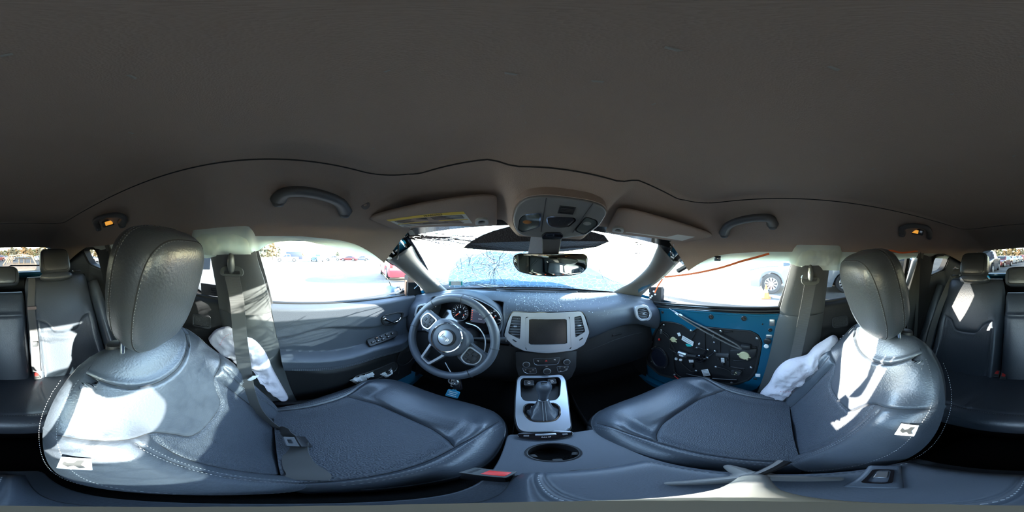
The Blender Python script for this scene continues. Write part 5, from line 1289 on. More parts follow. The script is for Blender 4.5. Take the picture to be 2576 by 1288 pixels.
# loudspeaker
c = D1(292, 725); Msk = Mdr @ Matrix.Translation((c[0], c[1], -.010)); spk = thing('door_speaker', 'oval black loudspeaker in the front lower corner of the stripped door', 'loudspeaker', Msk.translation)
OV = [(.079*math.cos(a), .100*math.sin(a)) for a in [2*math.pi*k/40 for k in range(40)]]
ringof(G(), OV, scale2(OV, .86), -.01, .014, Msk).build('basket', MT['plastic'], spk, ang=30, bevel=.002)
G().loft([[Msk @ V(p[0]*k, p[1]*k, h) for p in OV] for k, h in ((.87, .010), (.80, .013), (.74, .008), (.45, -.006), (.2, -.014))]).build('cone', mat('speaker_cone', (.012, .013, .022), .4), spk, ang=60)
G().ell((0, 0, -.010), (.022, .026, .012), M=Msk, nu=16, nv=8).build('dust_cap', MT['gloss'], spk, ang=180)
for a in (40, 140, 220, 320): G().lathe([(.004, .012), (.004, .017), (.002, .018)], Msk @ Matrix.Translation((.074*math.cos(rad(a)), .094*math.sin(rad(a)), 0)), 8).build('screw', MT['steel'], spk)
# window motor
c = D1(620, 665); Mmo = Mdr @ Matrix.Translation((c[0], c[1], .010)); mo = thing('window_motor', 'silver window regulator motor with black gear housing on the stripped door', 'motor', Mmo.translation)
G().lathe([(.011, -.03), (.0165, -.027), (.0165, .025), (.012, .028)], Mmo @ Matrix.Rotation(rad(90), 4, 'Y') @ Matrix.Rotation(rad(0), 4, 'Z'), 20).build('can', MT['steel'], mo)
G().rbox((0, -.004, .016), (.03, .012, .003), .001, Mmo, 1).build('motor_label', MT['white'], mo)
c2_ = D1(830, 730); Mg2 = Mdr @ Matrix.Translation((c2_[0], c2_[1], -.004)); gh = G().lathe([(.030, -.005), (.030, .012), (.026, .016), (.012, .017), (.010, .022)], Mg2, 28).build('gear_housing', MT['gloss'], mo)
for k in range(8): G().box((.018*math.cos(k*.785), .018*math.sin(k*.785), .018), (.014, .0015, .003), Mg2 @ Matrix.Rotation(0, 4, 'Z')).build('housing_rib', MT['plastic'], gh)
G().tube([Mmo @ V(.025, 0, 0), Mg2 @ V(-.01, .012, .006)], .010, 8).build('worm_tube', MT['plastic'], mo)
for a, b in (((930, 612), (880, 690)), ((1025, 636), (940, 700)), ((925, 722), (870, 740))): G().tube([Mdr @ V(*D1(*a), .004), Mdr @ V(*D1(*b), .008)], .006, 6).build('bracket_arm', MT['gloss'], mo)
# cream caps, labels, connectors
for x_, y_, r_, ears in ((480, 487, .019, ((.02, 20), (.02, 200), (.02, 330))), (1400, 695, .026, ((.026, 175), (.026, 340), (.026, 300)))):
    c = D1(x_, y_); Mq = Mdr @ Matrix.Translation((c[0], c[1], -.006)); o = G().lathe([(r_, 0), (r_, .007), (r_*.86, .009), (r_*.82, .006), (r_*.3, .0062)], Mq, 28).build('cream_cap', MT['cream'], modo)
    for rr, a in ears: G().rbox((rr, 0, .003), (.018, .009, .006), .002, Mq @ Matrix.Rotation(rad(a), 4, 'Z'), 1).build('cap_ear', MT['cream'], o)
def sticker(quad, lines, nm='paper_label', teal=False):
    P = D(quad); o = G().prism(P, -.006, -.0045, Mdr).build(nm, MT['white'], modo, ang=0)
    a, b, c_, d_ = [Vector(p) for p in P]
    for k in range(lines):
        t = (k+.7)/(lines+.6); p, q = a.lerp(d_, t), b.lerp(c_, t); p2, q2 = p.lerp(q, .1), p.lerp(q, .9); m = (p2+q2)/2; an = math.atan2(q2.y-p2.y, q2.x-p2.x)
        G().box((0, 0, 0), ((q2-p2).length, .0016, .0006), Mdr @ Matrix.Translation((m.x, m.y, -.0040)) @ Matrix.Rotation(an, 4, 'Z')).build('label_line', MT['ink'], o)
    return o
sticker([(525, 405), (560, 398), (578, 438), (545, 448)], 0); sticker([(598, 437), (742, 520), (730, 576), (582, 490)], 2)
sticker([(840, 885), (925, 872), (960, 955), (872, 968)], 4); sticker([(1096, 728), (1140, 730), (1142, 790), (1100, 790)], 2); sticker([(676, 752), (735, 752), (740, 785), (684, 788)], 1)
G().prism(rpoly(D([(640, 545), (700, 550), (720, 575), (660, 575)]), .002, 2), -.004, .0, Mdr).build('teal_label_end', MT['tealprint'], modo)
for x_, y_, w_, h_ in ((520, 735, .016, .016), (580, 750, .018, .014), (720, 820, .020, .034), (1120, 800, .014, .020), (1070, 740, .010, .012), (1180, 752, .010, .012), (790, 590, .012, .008), (1000, 445, .010, .022), (1015, 520, .012, .008), (820, 540, .008, .012), (300, 485, .012, .014), (325, 380, .014, .034)):
    c = D1(x_, y_); G().rbox((c[0], c[1], .000), (w_, h_, .012), .002, Mdr, 1).build('connector', [MT['white'], MT['steel'], MT['plastic'], MT['red']][0 if x_ in (520, 580, 820) else 1 if x_ in (325, 1015, 1000, 790) else 3 if x_ == 300 else 2], modo)
for pts in ([(290, 360), (400, 450), (460, 560), (480, 740), (500, 900)], [(330, 370), (420, 440), (440, 600)], [(1040, 840), (1160, 870), (1240, 920)], [(560, 760), (640, 840), (720, 900), (780, 890)], [(480, 880), (560, 960), (700, 1000), (900, 1000)], [(430, 600), (520, 660), (560, 650)], [(1250, 900), (1330, 950), (1370, 900), (1300, 880), (1250, 930)], [(740, 620), (800, 590), (900, 620)]):
    G().tube(cat([Mdr @ V(*D1(*p), .000) for p in pts], 5), .0028, 5).build('wire', MT['rubber'], modo)
G().tube(cat([Mdr @ V(*D1(*p), .002) for p in [(500, 955), (540, 985), (570, 1010)]], 4), .0028, 5).build('wire', MT['red'], modo)
EM = D1(1290, 930); Mem = Mdr @ Matrix.Translation((EM[0], EM[1], -.006)); em = G().prism(rrect(.050, .036, .008), -.008, .002, Mem, .002).build('moulded_mark', mat('grey_moulding', (.05, .055, .06), .4), modo)
G().prism([(-.008, -.012), (-.004, -.012), (0, .002), (.004, -.012), (.008, -.012), (.003, .012), (-.003, .012)], .002, .004, Mem).build('mark_letter', MT['cream'], em)
# bare cables laid diagonally across the door
for a, nm_ in (([(540, 130), (700, 240), (1000, 410), (1270, 545), (1370, 585)], 0), ([(600, 145), (760, 235), (1000, 350), (1300, 510), (1385, 580)], 1), ([(690, 190), (960, 330), (1100, 400)], 2)):
    P = cat([Mdr @ V(*D1(*p), .022+.004*nm_) for p in a], 8); o = G().tube(P, .0046 if nm_ < 2 else .003, 8).build('window_cable', mat('cable_sleeve%d' % nm_, (.10, .095, .09), .6), d3)
    if nm_ < 2:
        G().tube([P[0]+(P[0]-P[3]).normalized()*.05, P[0]], .0018, 5).build('bare_cable', MT['steel'], o); G().tube([P[0], P[0]+(P[4]-P[0])*.5], .0062, 8).build('cable_ferrule', MT['steel'], o)
G().rbox(Mdr @ V(*D1(1430, 570), .01), (.03, .05, .03), .008).build('cable_guide', MT['plastic'], d3)
sidepane('pane', 1, [(.01, -.225), (.69, -.275), (.62, -.19), (.49, -.10), (.40, -.045), (.26, .01), (.10, .03), (-.05, .035)], MT['dustglass'], d3)
g = G(); g.tube(cat([V(.70, .010, -.215), V(.66, -.025, -.10), V(.625, -.05, .0), V(.615, -.055, .04)], 5), .009, 6); g.tube(cat([V(.645, .33, .02), V(.63, .26, .035), V(.625, .05, .05)], 5), .008, 6); g.build('window_frame', MT['rubber'], d3)
SLR = [pix(1664, 722, x=.70), pix(1662, 762, x=.70), pix(1634, 764, x=.69), pix(1632, 722, x=.68)]
g = G(); g.loft([SLR, [p+V(.03, 0, 0) for p in SLR]], True, True); g.build('mirror_bracket', MT['darksteel'], d3, ang=30)
for px, py in ((1633, 738), (1640, 745), (1645, 733), (1637, 749), (1648, 741)): G().ell((0, 0, 0), (.008, .006, .006), M=frame(pix(px, py, x=.68), (1, 0, 0), (0, 0, 1)), nu=8, nv=6).build('torn_foam', MT['white'], d3)
# ---- rear doors
for s, nm, lab, pp in ((-1, 'door_2', "driver's side rear door, mostly hidden behind the front headrest", (508, 807)), (1, 'door_4', "passenger's side rear door with square tweeter grille behind the belt pillar", (2113, 809))):
    dr = thing(nm, lab, 'car door', (s*.70, -.5, -.9), kind='structure')
    def rdp(a, b):
        y = lerp(-.745, -.165, a); zt = sinterp([(-.75, -.150), (-.5, -.176), (-.15, -.205)], y); z = lerp(-.95, zt, b); d = .012*sstep(-.36, -.33, z)-.03*sstep(zt-.03, zt, z)**2+.05*sstep(-.42, -.45, z)*sstep(-.54, -.50, z)*sstep(-.72, -.60, y)
        return V(s*(.692-d), y, z)
    G().grid(rdp, 40, 60).build('panel', MT['darkplastic'], dr, ang=180)
    Mq = frame(pix(*pp, x=s*.68)+V(-s*.002, 0, 0), (0, 1, 0), (-s, 0, .1)); tw = G(); ringof(tw, rrect(.085, .062, .014), rrect(.068, .046, .009), 0, .006, Mq); two = tw.build('tweeter_frame', MT['plastic'], dr, ang=30, bevel=.0015)
    G().prism(rrect(.07, .048, .009), 0, .003, Mq).build('tweeter_grille', mat('tweeter_mesh%d' % (s+1), (.012, .012, .013), .5, bump=('cell', 400, .8)), two)
    sidepane('pane', s, [(-.20, -.215), (-.15, .03), (-.40, .045), (-.66, .04), (-.735, .0), (-.735, -.16)], MT['privacy'], dr)
    g = G(); P0 = [(-.675, .05), (-.70, .05), (-.725, -.155), (-.70, -.158)]
    g.loft([[V(s*(SX(z)+.02), y, z) for y, z in P0], [V(s*(SX(z)+.04), y, z) for y, z in P0]], True, True); g.build('window_divider', MT['rubber'], dr, ang=30)
    g = G(); g.tube([V(s*.708, y, z) for y, z in ((-.16, -.207), (-.5, -.178), (-.75, -.152))], .007, 6); g.build('waist_seal', MT['rubber'], dr)
    if s < 0:
        q = [pix(x_, y_, x=-.715) for x_, y_ in ((505, 712), (544, 717), (548, 746), (507, 741))]; pn = G().loft([q, [p+V(-.002, 0, 0) for p in q]], True, True).build('window_notice', mat('beige_paper', (.62, .52, .44), .7), dr, ang=0)
        for k in range(3):
            a, b = q[0].lerp(q[3], .3+.2*k), q[1].lerp(q[2], .3+.2*k); G().tube([a.lerp(b, .62), a.lerp(b, .95)], .0007, 3).build('print_line', MT['ink'], pn)
# ================================================================== roof fittings
def visor(nm, C4, label, s):
    t = thing(nm, label, 'sun visor', (C4[0]+C4[2])/2+V(0, 0, -.02), 'front sun visors')
    def bl(a, b): return C4[0].lerp(C4[1], a).lerp(C4[3].lerp(C4[2], a), b)
    n = (C4[1]-C4[0]).cross(C4[3]-C4[0]).normalized(); n = -n if n.z > 0 else n
    prof = rrect(1, 1, .10, 6); rings = []
    for k, h in ((.97, -.009), (.995, -.005), (1.0, .0), (.995, .005), (.965, .009)):
        rings.append([bl(.5+p[0]*(1-(1-k)*1.0), .5+p[1]*(1-(1-k)*3))+n*h for p in prof])
    G().loft(rings).build('board', MT['headliner'], t, ang=60)
    def on(a, b, h=.0098): return bl(a, b)+n*h
    return t, on, n
LV = [pix(1250, 489, z=.150), pix(925, 546, z=.110), pix(990, 573, y=.40), pix(1250, 567, y=.515)]
RV = [pix(1556, 521, z=.148), pix(1797, 590, z=.110), pix(1727, 608, y=.40), pix(1522, 583, y=.515)]
def on_plane(C4, n, pts, h):
    f = lambda a_, b_: C4[0].lerp(C4[1], a_).lerp(C4[3].lerp(C4[2], a_), b_)+n*h
    return [f(*surf_hit(f, px, py)) for px, py in pts]
v1, on1, n1 = visor('sun_visor', LV, "driver's grey sun visor folded up, yellow-headed warning label on it", -1)
v2, on2, n2 = visor('sun_visor', RV, "passenger's grey sun visor folded up, a bright patch of sun on it", 1)
def label_on(t, C4, n, quad, nm, mt, h=.0105, th=.0006):
    P = on_plane(C4, n, quad, h); return G().loft([P, [p-n*th for p in P]], True, True).build(nm, mt, t, ang=0), P
lb, P = label_on(v1, LV, n1, [(972, 553), (1166, 532), (1189, 562), (1012, 571)], 'warning_label', mat('label_cream', (.62, .60, .52), .6))
a, b, c_, d_ = P
def lbl_bar(u0, v0, u1, v1_, mt, h=.0004, nm='print_line'):
    q = [a.lerp(b, u).lerp(d_.lerp(c_, u), v)+n1*h for u, v in ((u0, v0), (u1, v0), (u1, v1_), (u0, v1_))]; G().loft([q, [p+n1*.0003 for p in q]], True, True).build(nm, mt, lb, ang=0)
lbl_bar(.0, .0, 1, .20, MT['yellow'], nm='yellow_header'); lbl_bar(.02, .60, .98, .66, MT['yellow'], nm='yellow_rule')
for k in range(3): lbl_bar(.06, .27+.10*k, .30, .31+.10*k, MT['ink']); lbl_bar(.56, .27+.10*k, .95, .31+.10*k, MT['ink']); lbl_bar(.05+.3*(k % 2), .72+.08*k, .9-.2*(k % 2), .75+.08*k, MT['ink'])
lbl_bar(.36, .28, .50, .52, MT['ink'], nm='print_block')
xa = (b-a).normalized(); 
text('header_lettering', 'WARNING', .011, frame(a.lerp(b, .62).lerp(d_.lerp(c_, .62), .10)+n1*.0012, xa, n1), MT['ink'], lb)
lb2, P2 = label_on(v2, RV, n2, [(1578, 579), (1600, 578), (1748, 596), (1716, 606), (1574, 585)], 'warning_label', bpy.data.materials['label_cream'])
for t_, C4, n_, px, py, on in ((v1, LV, n1, 1212, 556, on1), (v2, RV, n2, 1555, 577, on2)):
    c = on_plane(C4, n_, [(px, py)], .011)[0]; Mx = frame(c, (C4[0]-C4[1]) if t_ is v1 else (C4[1]-C4[0]), n_)
    hk = thing('visor_clip', "pale D-shaped visor clip at the inner end of the driver's visor" if t_ is v1 else "pale D-shaped visor clip at the inner end of the passenger's visor", 'clip', c, 'visor clips')
    g = G(); ringof(g, rpoly([(-.02, -.014), (.02, -.014), (.018, .010), (.008, .017), (-.008, .017), (-.018, .010)], .008, 3), rpoly([(-.011, -.006), (.011, -.006), (.010, .006), (.004, .010), (-.004, .010), (-.010, .006)], .005, 3), -.004, .006, Mx); g.build('ring', mat('clip_grey%s' % t_.name, (.42, .42, .38), .45), hk, ang=30, bevel=.001); G().rbox((0, 0, -.001), (.020, .008, .004), .0015, Mx, 1).build('tongue', MT['rubber'], hk)
# small airbag roundel in the headliner above the driver's visor pivot
def on_head(px, py):
    """point of the headliner on a survey sight line"""
    az = (px-1288)/2576*2*math.pi; el = (644-py)/1288*math.pi
    d = RT @ V(math.sin(az)*math.cos(el), math.cos(az)*math.cos(el), math.sin(el)); k = .1
    while k < 2:
        p = CAM+d*k
        if p.z > head_z(clamp(p.x, -.575, .575), p.y): break
        k += .002
    return p, d
p, d = on_head(919, 516); Mx = frame(p-d*.001, (1, 0, 0), -d); rd_ = thing('airbag_button', 'small round plastic button in the headliner beside the grab handle', 'button', p); G().lathe([(.013, -.003), (.0135, .001), (.011, .0025)], Mx, 20).build('disc', mat('roundel', (.14, .12, .11), .5), rd_); G().box((0, 0, .0027), (.009, .004, .0005), Mx).build('disc_print', MT['headliner'], rd_)
# ---- grab handles
def handle(px_list, s, label, lamp=None, depth=None):
    pts = []
    n = len(px_list)
    for i, (px, py) in enumerate(px_list):
        p, d = on_head(px, py); k = math.sin(math.pi*i/(n-1))
        pts.append(p-d*(.004+.040*k**.5))
    t = thing('grab_handle', label, 'grab handle', pts[n//2], 'roof grab handles')
    C = cat(pts, 6); m = len(C); G().tube(C, [(.0125 if not lamp else .0105)+.0045*(1-math.sin(math.pi*i/(m-1)))**2 for i in range(m)], 12, flat=1.3).build('grip', MT['handle'], t, ang=180)
    for e in (0, -1):
        p, d = on_head(*px_list[e]); G().ell((0, 0, 0), (.017, .021, .015), .7, .7, 16, 8, frame(p-d*.004, (0, 1, 0), -d)).build('mount', MT['handle'], t, ang=180)
    if lamp:
        p, d = on_head(*lamp); Ml = frame(p-d*.006, (0, 1, 0), -d); hs = G().rbox((0, 0, 0), (.075, .030, .016), .006, Ml).build('lamp_housing', MT['plastic'], t); G().rbox((.006*s, 0, .007), (.034, .018, .006), .002, Ml).build('lamp_lens', MT['amber'], hs); G().rbox((-.024*s, -.004, .008), (.014, .016, .006), .002, Ml).build('coat_hook', MT['steel'], hs)
    return t
handle([(700, 502), (716, 486), (755, 482), (805, 490), (852, 508), (868, 532)], -1, "curved grab handle above the driver's window")
handle([(1822, 586), (1832, 568), (1862, 555), (1905, 548), (1936, 550), (1944, 564)], 1, "curved grab handle above the passenger's front window")
handle([(247, 572), (240, 556), (262, 545), (296, 541), (312, 549), (306, 562)], -1, "short rear grab handle with amber lamp above the driver's side rear door", (277, 560))
handle([(2270, 586), (2272, 573), (2298, 568), (2330, 573), (2339, 584), (2338, 594)], 1, "short rear grab handle with amber lamp above the passenger's side rear door", (2305, 583))
# ---- roof console
dsl = V(0, .14, -.072).normalized(); on_ = V(0, -.072, -.14).normalized(); Mo = frame((0, .39, .092), (1, 0, 0), on_)
oc = thing('overhead_console', 'roof console with two map lamps, switch cluster and microphone grille', 'roof console', (0, .39, .08))
OC = rpoly(pl2([(1291, 544), (1300, 515), (1324, 495), (1374, 490), (1488, 505), (1518, 517), (1527, 532), (1508, 564), (1476, 588), (1409, 597), (1352, 594), (1307, 588), (1293, 566)], Mo), .02, 3)
G().prism(scale2(OC, 1.03), -.05, .0, Mo).build('housing', MT['headliner'], oc, ang=40); G().prism(OC, -.01, .006, Mo, .004).build('face', mat('console_grey', (.17, .165, .15), .45, bump=('noise', 500, .1)), oc, ang=50)
for q, nm in (([(1307, 544), (1317, 533), (1362, 528), (1358, 564), (1315, 578), (1303, 572)], 0), ([(1469, 542), (1474, 538), (1501, 547), (1503, 559), (1469, 585), (1444, 574)], 1)):
    Pq = rpoly(pl2(q, Mo), .008, 3); c = centre2(Pq); mp = ringof(G(), Pq, scale2(Pq, .9), .0, .009, Mo).build('map_lamp', MT['chrome'], oc, ang=30)
    G().prism(scale2(Pq, .92), .001, .0035, Mo).build('reflector', MT['silver'], mp); G().ell((c[0], c[1], .005), (.012, .008, .004), M=Mo, nu=12, nv=6).build('bulb', mat('orange_bulb%d' % nm, (.55, .2, .05) if nm == 0 else (.5, .45, .4), .3), mp); G().prism(scale2(Pq, .92), .0085, .010, Mo).build('lens', MT['glass'], mp)
SWo = rpoly(pl2([(1374, 538), (1383, 536), (1445, 539), (1449, 546), (1431, 562), (1406, 565), (1384, 562), (1375, 553)], Mo), .006, 3); swo = ringof(G(), SWo, scale2(SWo, .92), .004, .011, Mo).build('switch_rim', MT['chrome'], oc, ang=30); G().prism(scale2(SWo, .93), .004, .009, Mo, .001).build('switch_pad', MT['plastic'], swo)
c = centre2(SWo); G().box((c[0], c[1], .0095), (.0025, .010, .0008), Mo).build('switch_mark', MT['ink'], swo)
for dx in (-.012, .014): G().box((c[0]+dx, c[1], .0093), (.0007, .028, .0008), Mo).build('switch_gap', MT['ink'], swo)
GRo = rpoly(pl2([(1408, 515), (1446, 517), (1441, 533), (1403, 529)], Mo), .004, 3); gr = ringof(G(), GRo, scale2(GRo, .9), .005, .009, Mo).build('mic_grille', MT['plastic'], oc, ang=30); c = centre2(GRo)
for k in range(6): G().rbox((c[0], c[1]-.011+.0045*k, .0075), (.036, .002, .002), .0005, Mo, 1).build('slat', MT['plastic'], gr)
SNo = rpoly(pl2([(1362, 587), (1372, 579), (1409, 579), (1417, 587), (1411, 595), (1364, 595)], Mo), .005, 3); sn = G().prism(SNo, .003, .011, Mo, .003).build('front_pad', MT['gloss'], oc, ang=40)
for a, b in (((1374, 493), (1361, 578)), ((1490, 507), (1440, 580))):
    P = [Mo @ V(*q, .0066) for q in pl2([a, b], Mo)]; G().tube(P, .0009, 4).build('seam', MT['ink'], oc)
# ---- rear-view mirror
Mm = frame(pix(1385, 667, y=.50), (1, 0, 0), (-.06, -1, -.04))
rm = thing('rear_view_mirror', 'wide frameless rear-view mirror hanging from a broad black stem', 'rear-view mirror', Mm.translation)
RMp = rpoly(pl2([(1292, 643), (1303, 638), (1469, 638), (1478, 645), (1477, 674), (1464, 687), (1438, 693), (1389, 696), (1338, 692), (1304, 683), (1291, 664)], Mm), .010, 3)
G().prism(RMp, .002, -.026, Mm, .012).build('housing', MT['plastic'], rm, ang=50); G().prism(scale2(RMp, .975), .0, .0045, Mm, .002).build('mirror_glass', MT['mirror'], rm, ang=30)
stem = [[Mm @ V(x_, y_, z_) for x_, y_, z_ in ((-w_, h_, f_), (w_, h_, f_), (w_*.8, h_, b_), (-w_*.8, h_, b_))] for h_, w_, f_, b_ in ((.02, .026, -.012, -.030), (.04, .028, -.012, -.04), (.075, .031, -.005, -.05), (.10, .033, .010, -.045))]
G().loft(stem).build('stem', MT['pillar'], rm, ang=30, bevel=.004)
sb = pix(1352, 625, y=.60); G().loft([[sb+V(-.035, 0, -.03), sb+V(.02, -.01, -.03), sb+V(.02, .04, -.03), sb+V(-.035, .04, -.03)], [sb+V(-.025, 0, .05), sb+V(.02, -.01, .05), sb+V(.02, .0, .05), sb+V(-.025, .0, .05)]]).build('sensor_cover', mat('sensor_grey', (.35, .38, .42), .5), rm, ang=30)
for k in range(4): q = pl2([(1350+22*k, 690)], Mm)[0]; G().box((q[0], q[1], .005), (.004, .0012, .0005), Mm).build('button_print', MT['dialred'], rm)
# ================================================================== belts
def belt(name, label, path, mt=MT['web'], wid=.047, group=None):
    """path: (point, width direction)"""
    t = thing(name, label, 'seat belt', path[0][0], group)
    P = cat([p for p, _ in path], 6); W = cat([Vector(w_) for _, w_ in path], 6); G().ribbon(list(zip(P, W)), wid).build('webbing', mt, t, ang=30); return t
dd = pix(584, 687, x=-.585)
FB, FC = dseat[1], dseat[2]
SH_ = dseat[7]
def onseat(px, py, fb, off=.007):
    p = SH_(px, py, off); return p if p is not None else fb
b1 = belt('seat_belt', "driver's grey seat belt running from centre pillar down across the seat", [(dd+V(.006, 0, -.006), (0, 1, .08)), (pix(596, 760, x=-.592), (0, 1, .1)), (pix(604, 850, x=-.592), (0, 1, .1)), (pix(614, 920, x=-.585), (0, 1, .2))]+[(onseat(px, py, pix(px, py, x=xx), .012), wv) for px, py, xx, wv in ((622, 975, -.57, (.2, 1, .4)), (640, 1022, -.53, (.45, .85, .5)), (666, 1053, -.49, (.6, .7, .6)), (695, 1076, -.45, (.6, .6, .6)), (722, 1094, -.42, (.6, .5, .6)), (746, 1110, -.385, (.6, .5, .6)))], group='front seat belts')
# tongue and lap part
tq = onseat(752, 1114, pix(752, 1112, x=-.385), .012); Mtg = frame(tq+V(0, .006, .010), (.62, .5, .55), (.0, .62, .78)); G().rbox((0, 0, 0), (.055, .030, .012), .004, Mtg).build('tongue_body', MT['plastic'], b1); g = G(); ringof(g, rpoly([(-.022, -.045), (.022, -.045), (.024, -.010), (-.024, -.010)], .003, 2), rpoly([(-.010, -.038), (.010, -.038), (.010, -.026), (-.010, -.026)], .002, 2), -.0015, .0015, Mtg); g.build('tongue_plate', MT['steel'], b1, ang=30)
lap = [(tq+V(0, .002, 0), (.6, .5, .6)), (onseat(745, 1140, pix(742, 1145, x=-.33)), (.7, .5, .3)), (onseat(752, 1168, pix(752, 1172, x=-.275)), (.5, .7, .3)), (onseat(775, 1192, pix(790, 1200, x=-.24)), (.3, .9, .2)), (onseat(765, 1208, pix(770, 1212, x=-.205), .002), (.2, .9, .3))]
P = cat([p for p, _ in lap], 6); W = cat([Vector(w_) for _, w_ in lap], 6); G().ribbon(list(zip(P, W)), .047).build('lap_webbing', MT['web'], b1, ang=30)
dp = pix(2038, 708, x=.585)
b2 = belt('seat_belt', "passenger's grey seat belt hanging straight down the centre pillar", [(dp+V(-.006, 0, -.006), (0, 1, .08)), (pix(2030, 760, x=.60), (0, 1, -.05)), (pix(2016, 830, x=.612), (0, 1, -.1)), (pix(2003, 890, x=.62), (0, 1, -.1)), (pix(1985, 960, x=.625), (0, 1, -.1)), (pix(1960, 1020, x=.63), (0, 1, -.1))], group='front seat belts')
for t_, p, s in ((b1, dd, -1), (b2, dp, 1)):
    Mr = frame(p+V(-s*.006, 0, .004), (0, 1, 0), (-s, 0, .25)); g = G(); ringof(g, rpoly([(-.038, -.012), (.038, -.012), (.036, .012), (.014, .020), (-.014, .020), (-.036, .012)], .010, 4), rpoly([(-.028, -.007), (.028, -.007), (.026, .004), (-.026, .004)], .003, 3), -.005, .005, Mr); g.build('guide_loop', MT['greyplastic'], t_, ang=30, bevel=.002)
    sl_ = [p+V(-s*(.002+.010*math.sin(math.pi*k/8)), 0, .006+.0075*k) for k in range(9)]; G().tube(sl_, [.015, .018, .0195, .020, .020, .019, .018, .0165, .015], 12, flat=.55).build('height_slider', MT['greyplastic'], t_, ang=180)
G().tube(cat([pix(2016, 700, x=.60), pix(2020, 690, x=.598), pix(2024, 684, x=.60)], 4), .004, 6).build('slider_button', MT['steel'], b2)
# torn white tag caught on the driver's belt
c = pix(634, 948, x=-.556); g = G(); g.ell((0, 0, 0), (.020, .008, .003), .8, 1, 14, 8, frame(c+V(.006, .004, 0), (0, .8, .5), (1, .3, .2)), lambda p: p*(1+.4*noise.noise(p*120))); tag(g.build('belt_tag', MT['white'], ang=30), "torn white tag caught on the driver's belt", 'tag')
# buckles
def buckle(px, py, z, label, xd, up, group, stalk=True):
    c = pix(px, py, z=z); t = thing('belt_buckle', label, 'belt buckle', c+V(0, 0, -.06), group); Mx = frame(c, xd, up)
    bo = G().rbox((0, 0, -.032), (.030, .050, .064), .008, Mx).build('body', MT['plastic'], t); G().rbox((0, -.009, -.0005), (.020, .026, .006), .002, Mx).build('red_button', MT['red'], t); G().rbox((0, .016, .000), (.022, .006, .002), .0006, Mx, 1).build('slot', MT['rubber'], t)
    G().rbox((0, 0, -.0012), (.031, .051, .004), .0015, Mx).build('bezel', MT['pillar'], t)
    if stalk: G().ribbon([(c-Vector(up).normalized()*.06, xd), (c-Vector(up).normalized()*.20, xd)], .03, .006).build('stalk', MT['rubber'], t)
buckle(1228, 1189, -.66, "driver's belt buckle with a bright red button beside the armrest lid", (.25, 1, 0), (-.1, .25, 1), 'belt buckles')
c = pix(2215, 1199, z=-.604); Mx = frame(c, (.75, -.66, 0), (0, 0, 1)); pb = G().rbox((0, 0, -.004), (.090, .036, .012), .005, Mx, 3).build('release_pad', MT['dash'], lid)
ringof(G(), rrect(.056, .022, .006), rrect(.048, .015, .004), .0, .0045, Mx).build('release_bezel', MT['gloss'], pb, ang=30); G().rbox((.008, 0, .002), (.026, .012, .003), .001, Mx, 1).build('release_plate', MT['steel'], pb)
buckle(92, 945, -.735, "red rear buckle behind the driver's seat, its belt plugged in", (1, 0, 0), (0, .45, .9), 'belt buckles', False)
buckle(2507, 940, -.735, "outer of the two red rear buckles behind the passenger's seat", (1, 0, 0), (0, .45, .9), 'belt buckles', False)
buckle(2524, 946, -.735, "inner of the two red rear buckles behind the passenger's seat", (1, 0, 0), (0, .45, .9), 'belt buckles', False)
def rp(px, py, off=.012): return pix(px, py, p0=ro_+rn*off, n=rn)
rb = belt('seat_belt', "rear belt lying on the backrest behind the driver's seat", [(rp(80, 700, .0), (1, 0, 0)), (rp(80, 730), (1, 0, 0)), (rp(78, 775, .02), (1, 0, 0)), (rp(84, 830, .02), (1, 0, 0)), (rp(88, 872, .02), (1, 0, 0)), (rp(90, 915, .02), (1, 0, 0)), (rp(92, 935, .02), (1, 0, 0))], wid=.045, group='rear seat belts')
G().rbox(rp(88, 866, .03), (.03, .012, .035), .004).build('tongue', MT['steel'], rb); G().rbox(rp(80, 775, .03), (.055, .01, .02), .003).build('belt_guide', mat('dusty_pink', (.20, .14, .13), .6), rb)
rb2 = belt('seat_belt', "rear shoulder belt slanting down beside the passenger's side rear door", [(pix(2408, 674, x=.555), (.7, 1, 0)), (pix(2388, 715, x=.57), (.6, 1, 0)), (pix(2365, 770, x=.58), (.5, 1, 0)), (pix(2345, 830, x=.585), (.4, 1, 0)), (pix(2330, 890, x=.59), (.4, 1, 0)), (pix(2322, 930, x=.59), (.4, 1, 0))], wid=.045, group='rear seat belts'); G().rbox(pix(2404, 676, x=.56), (.03, .05, .012), .004).build('belt_guide', MT['plastic'], rb2)
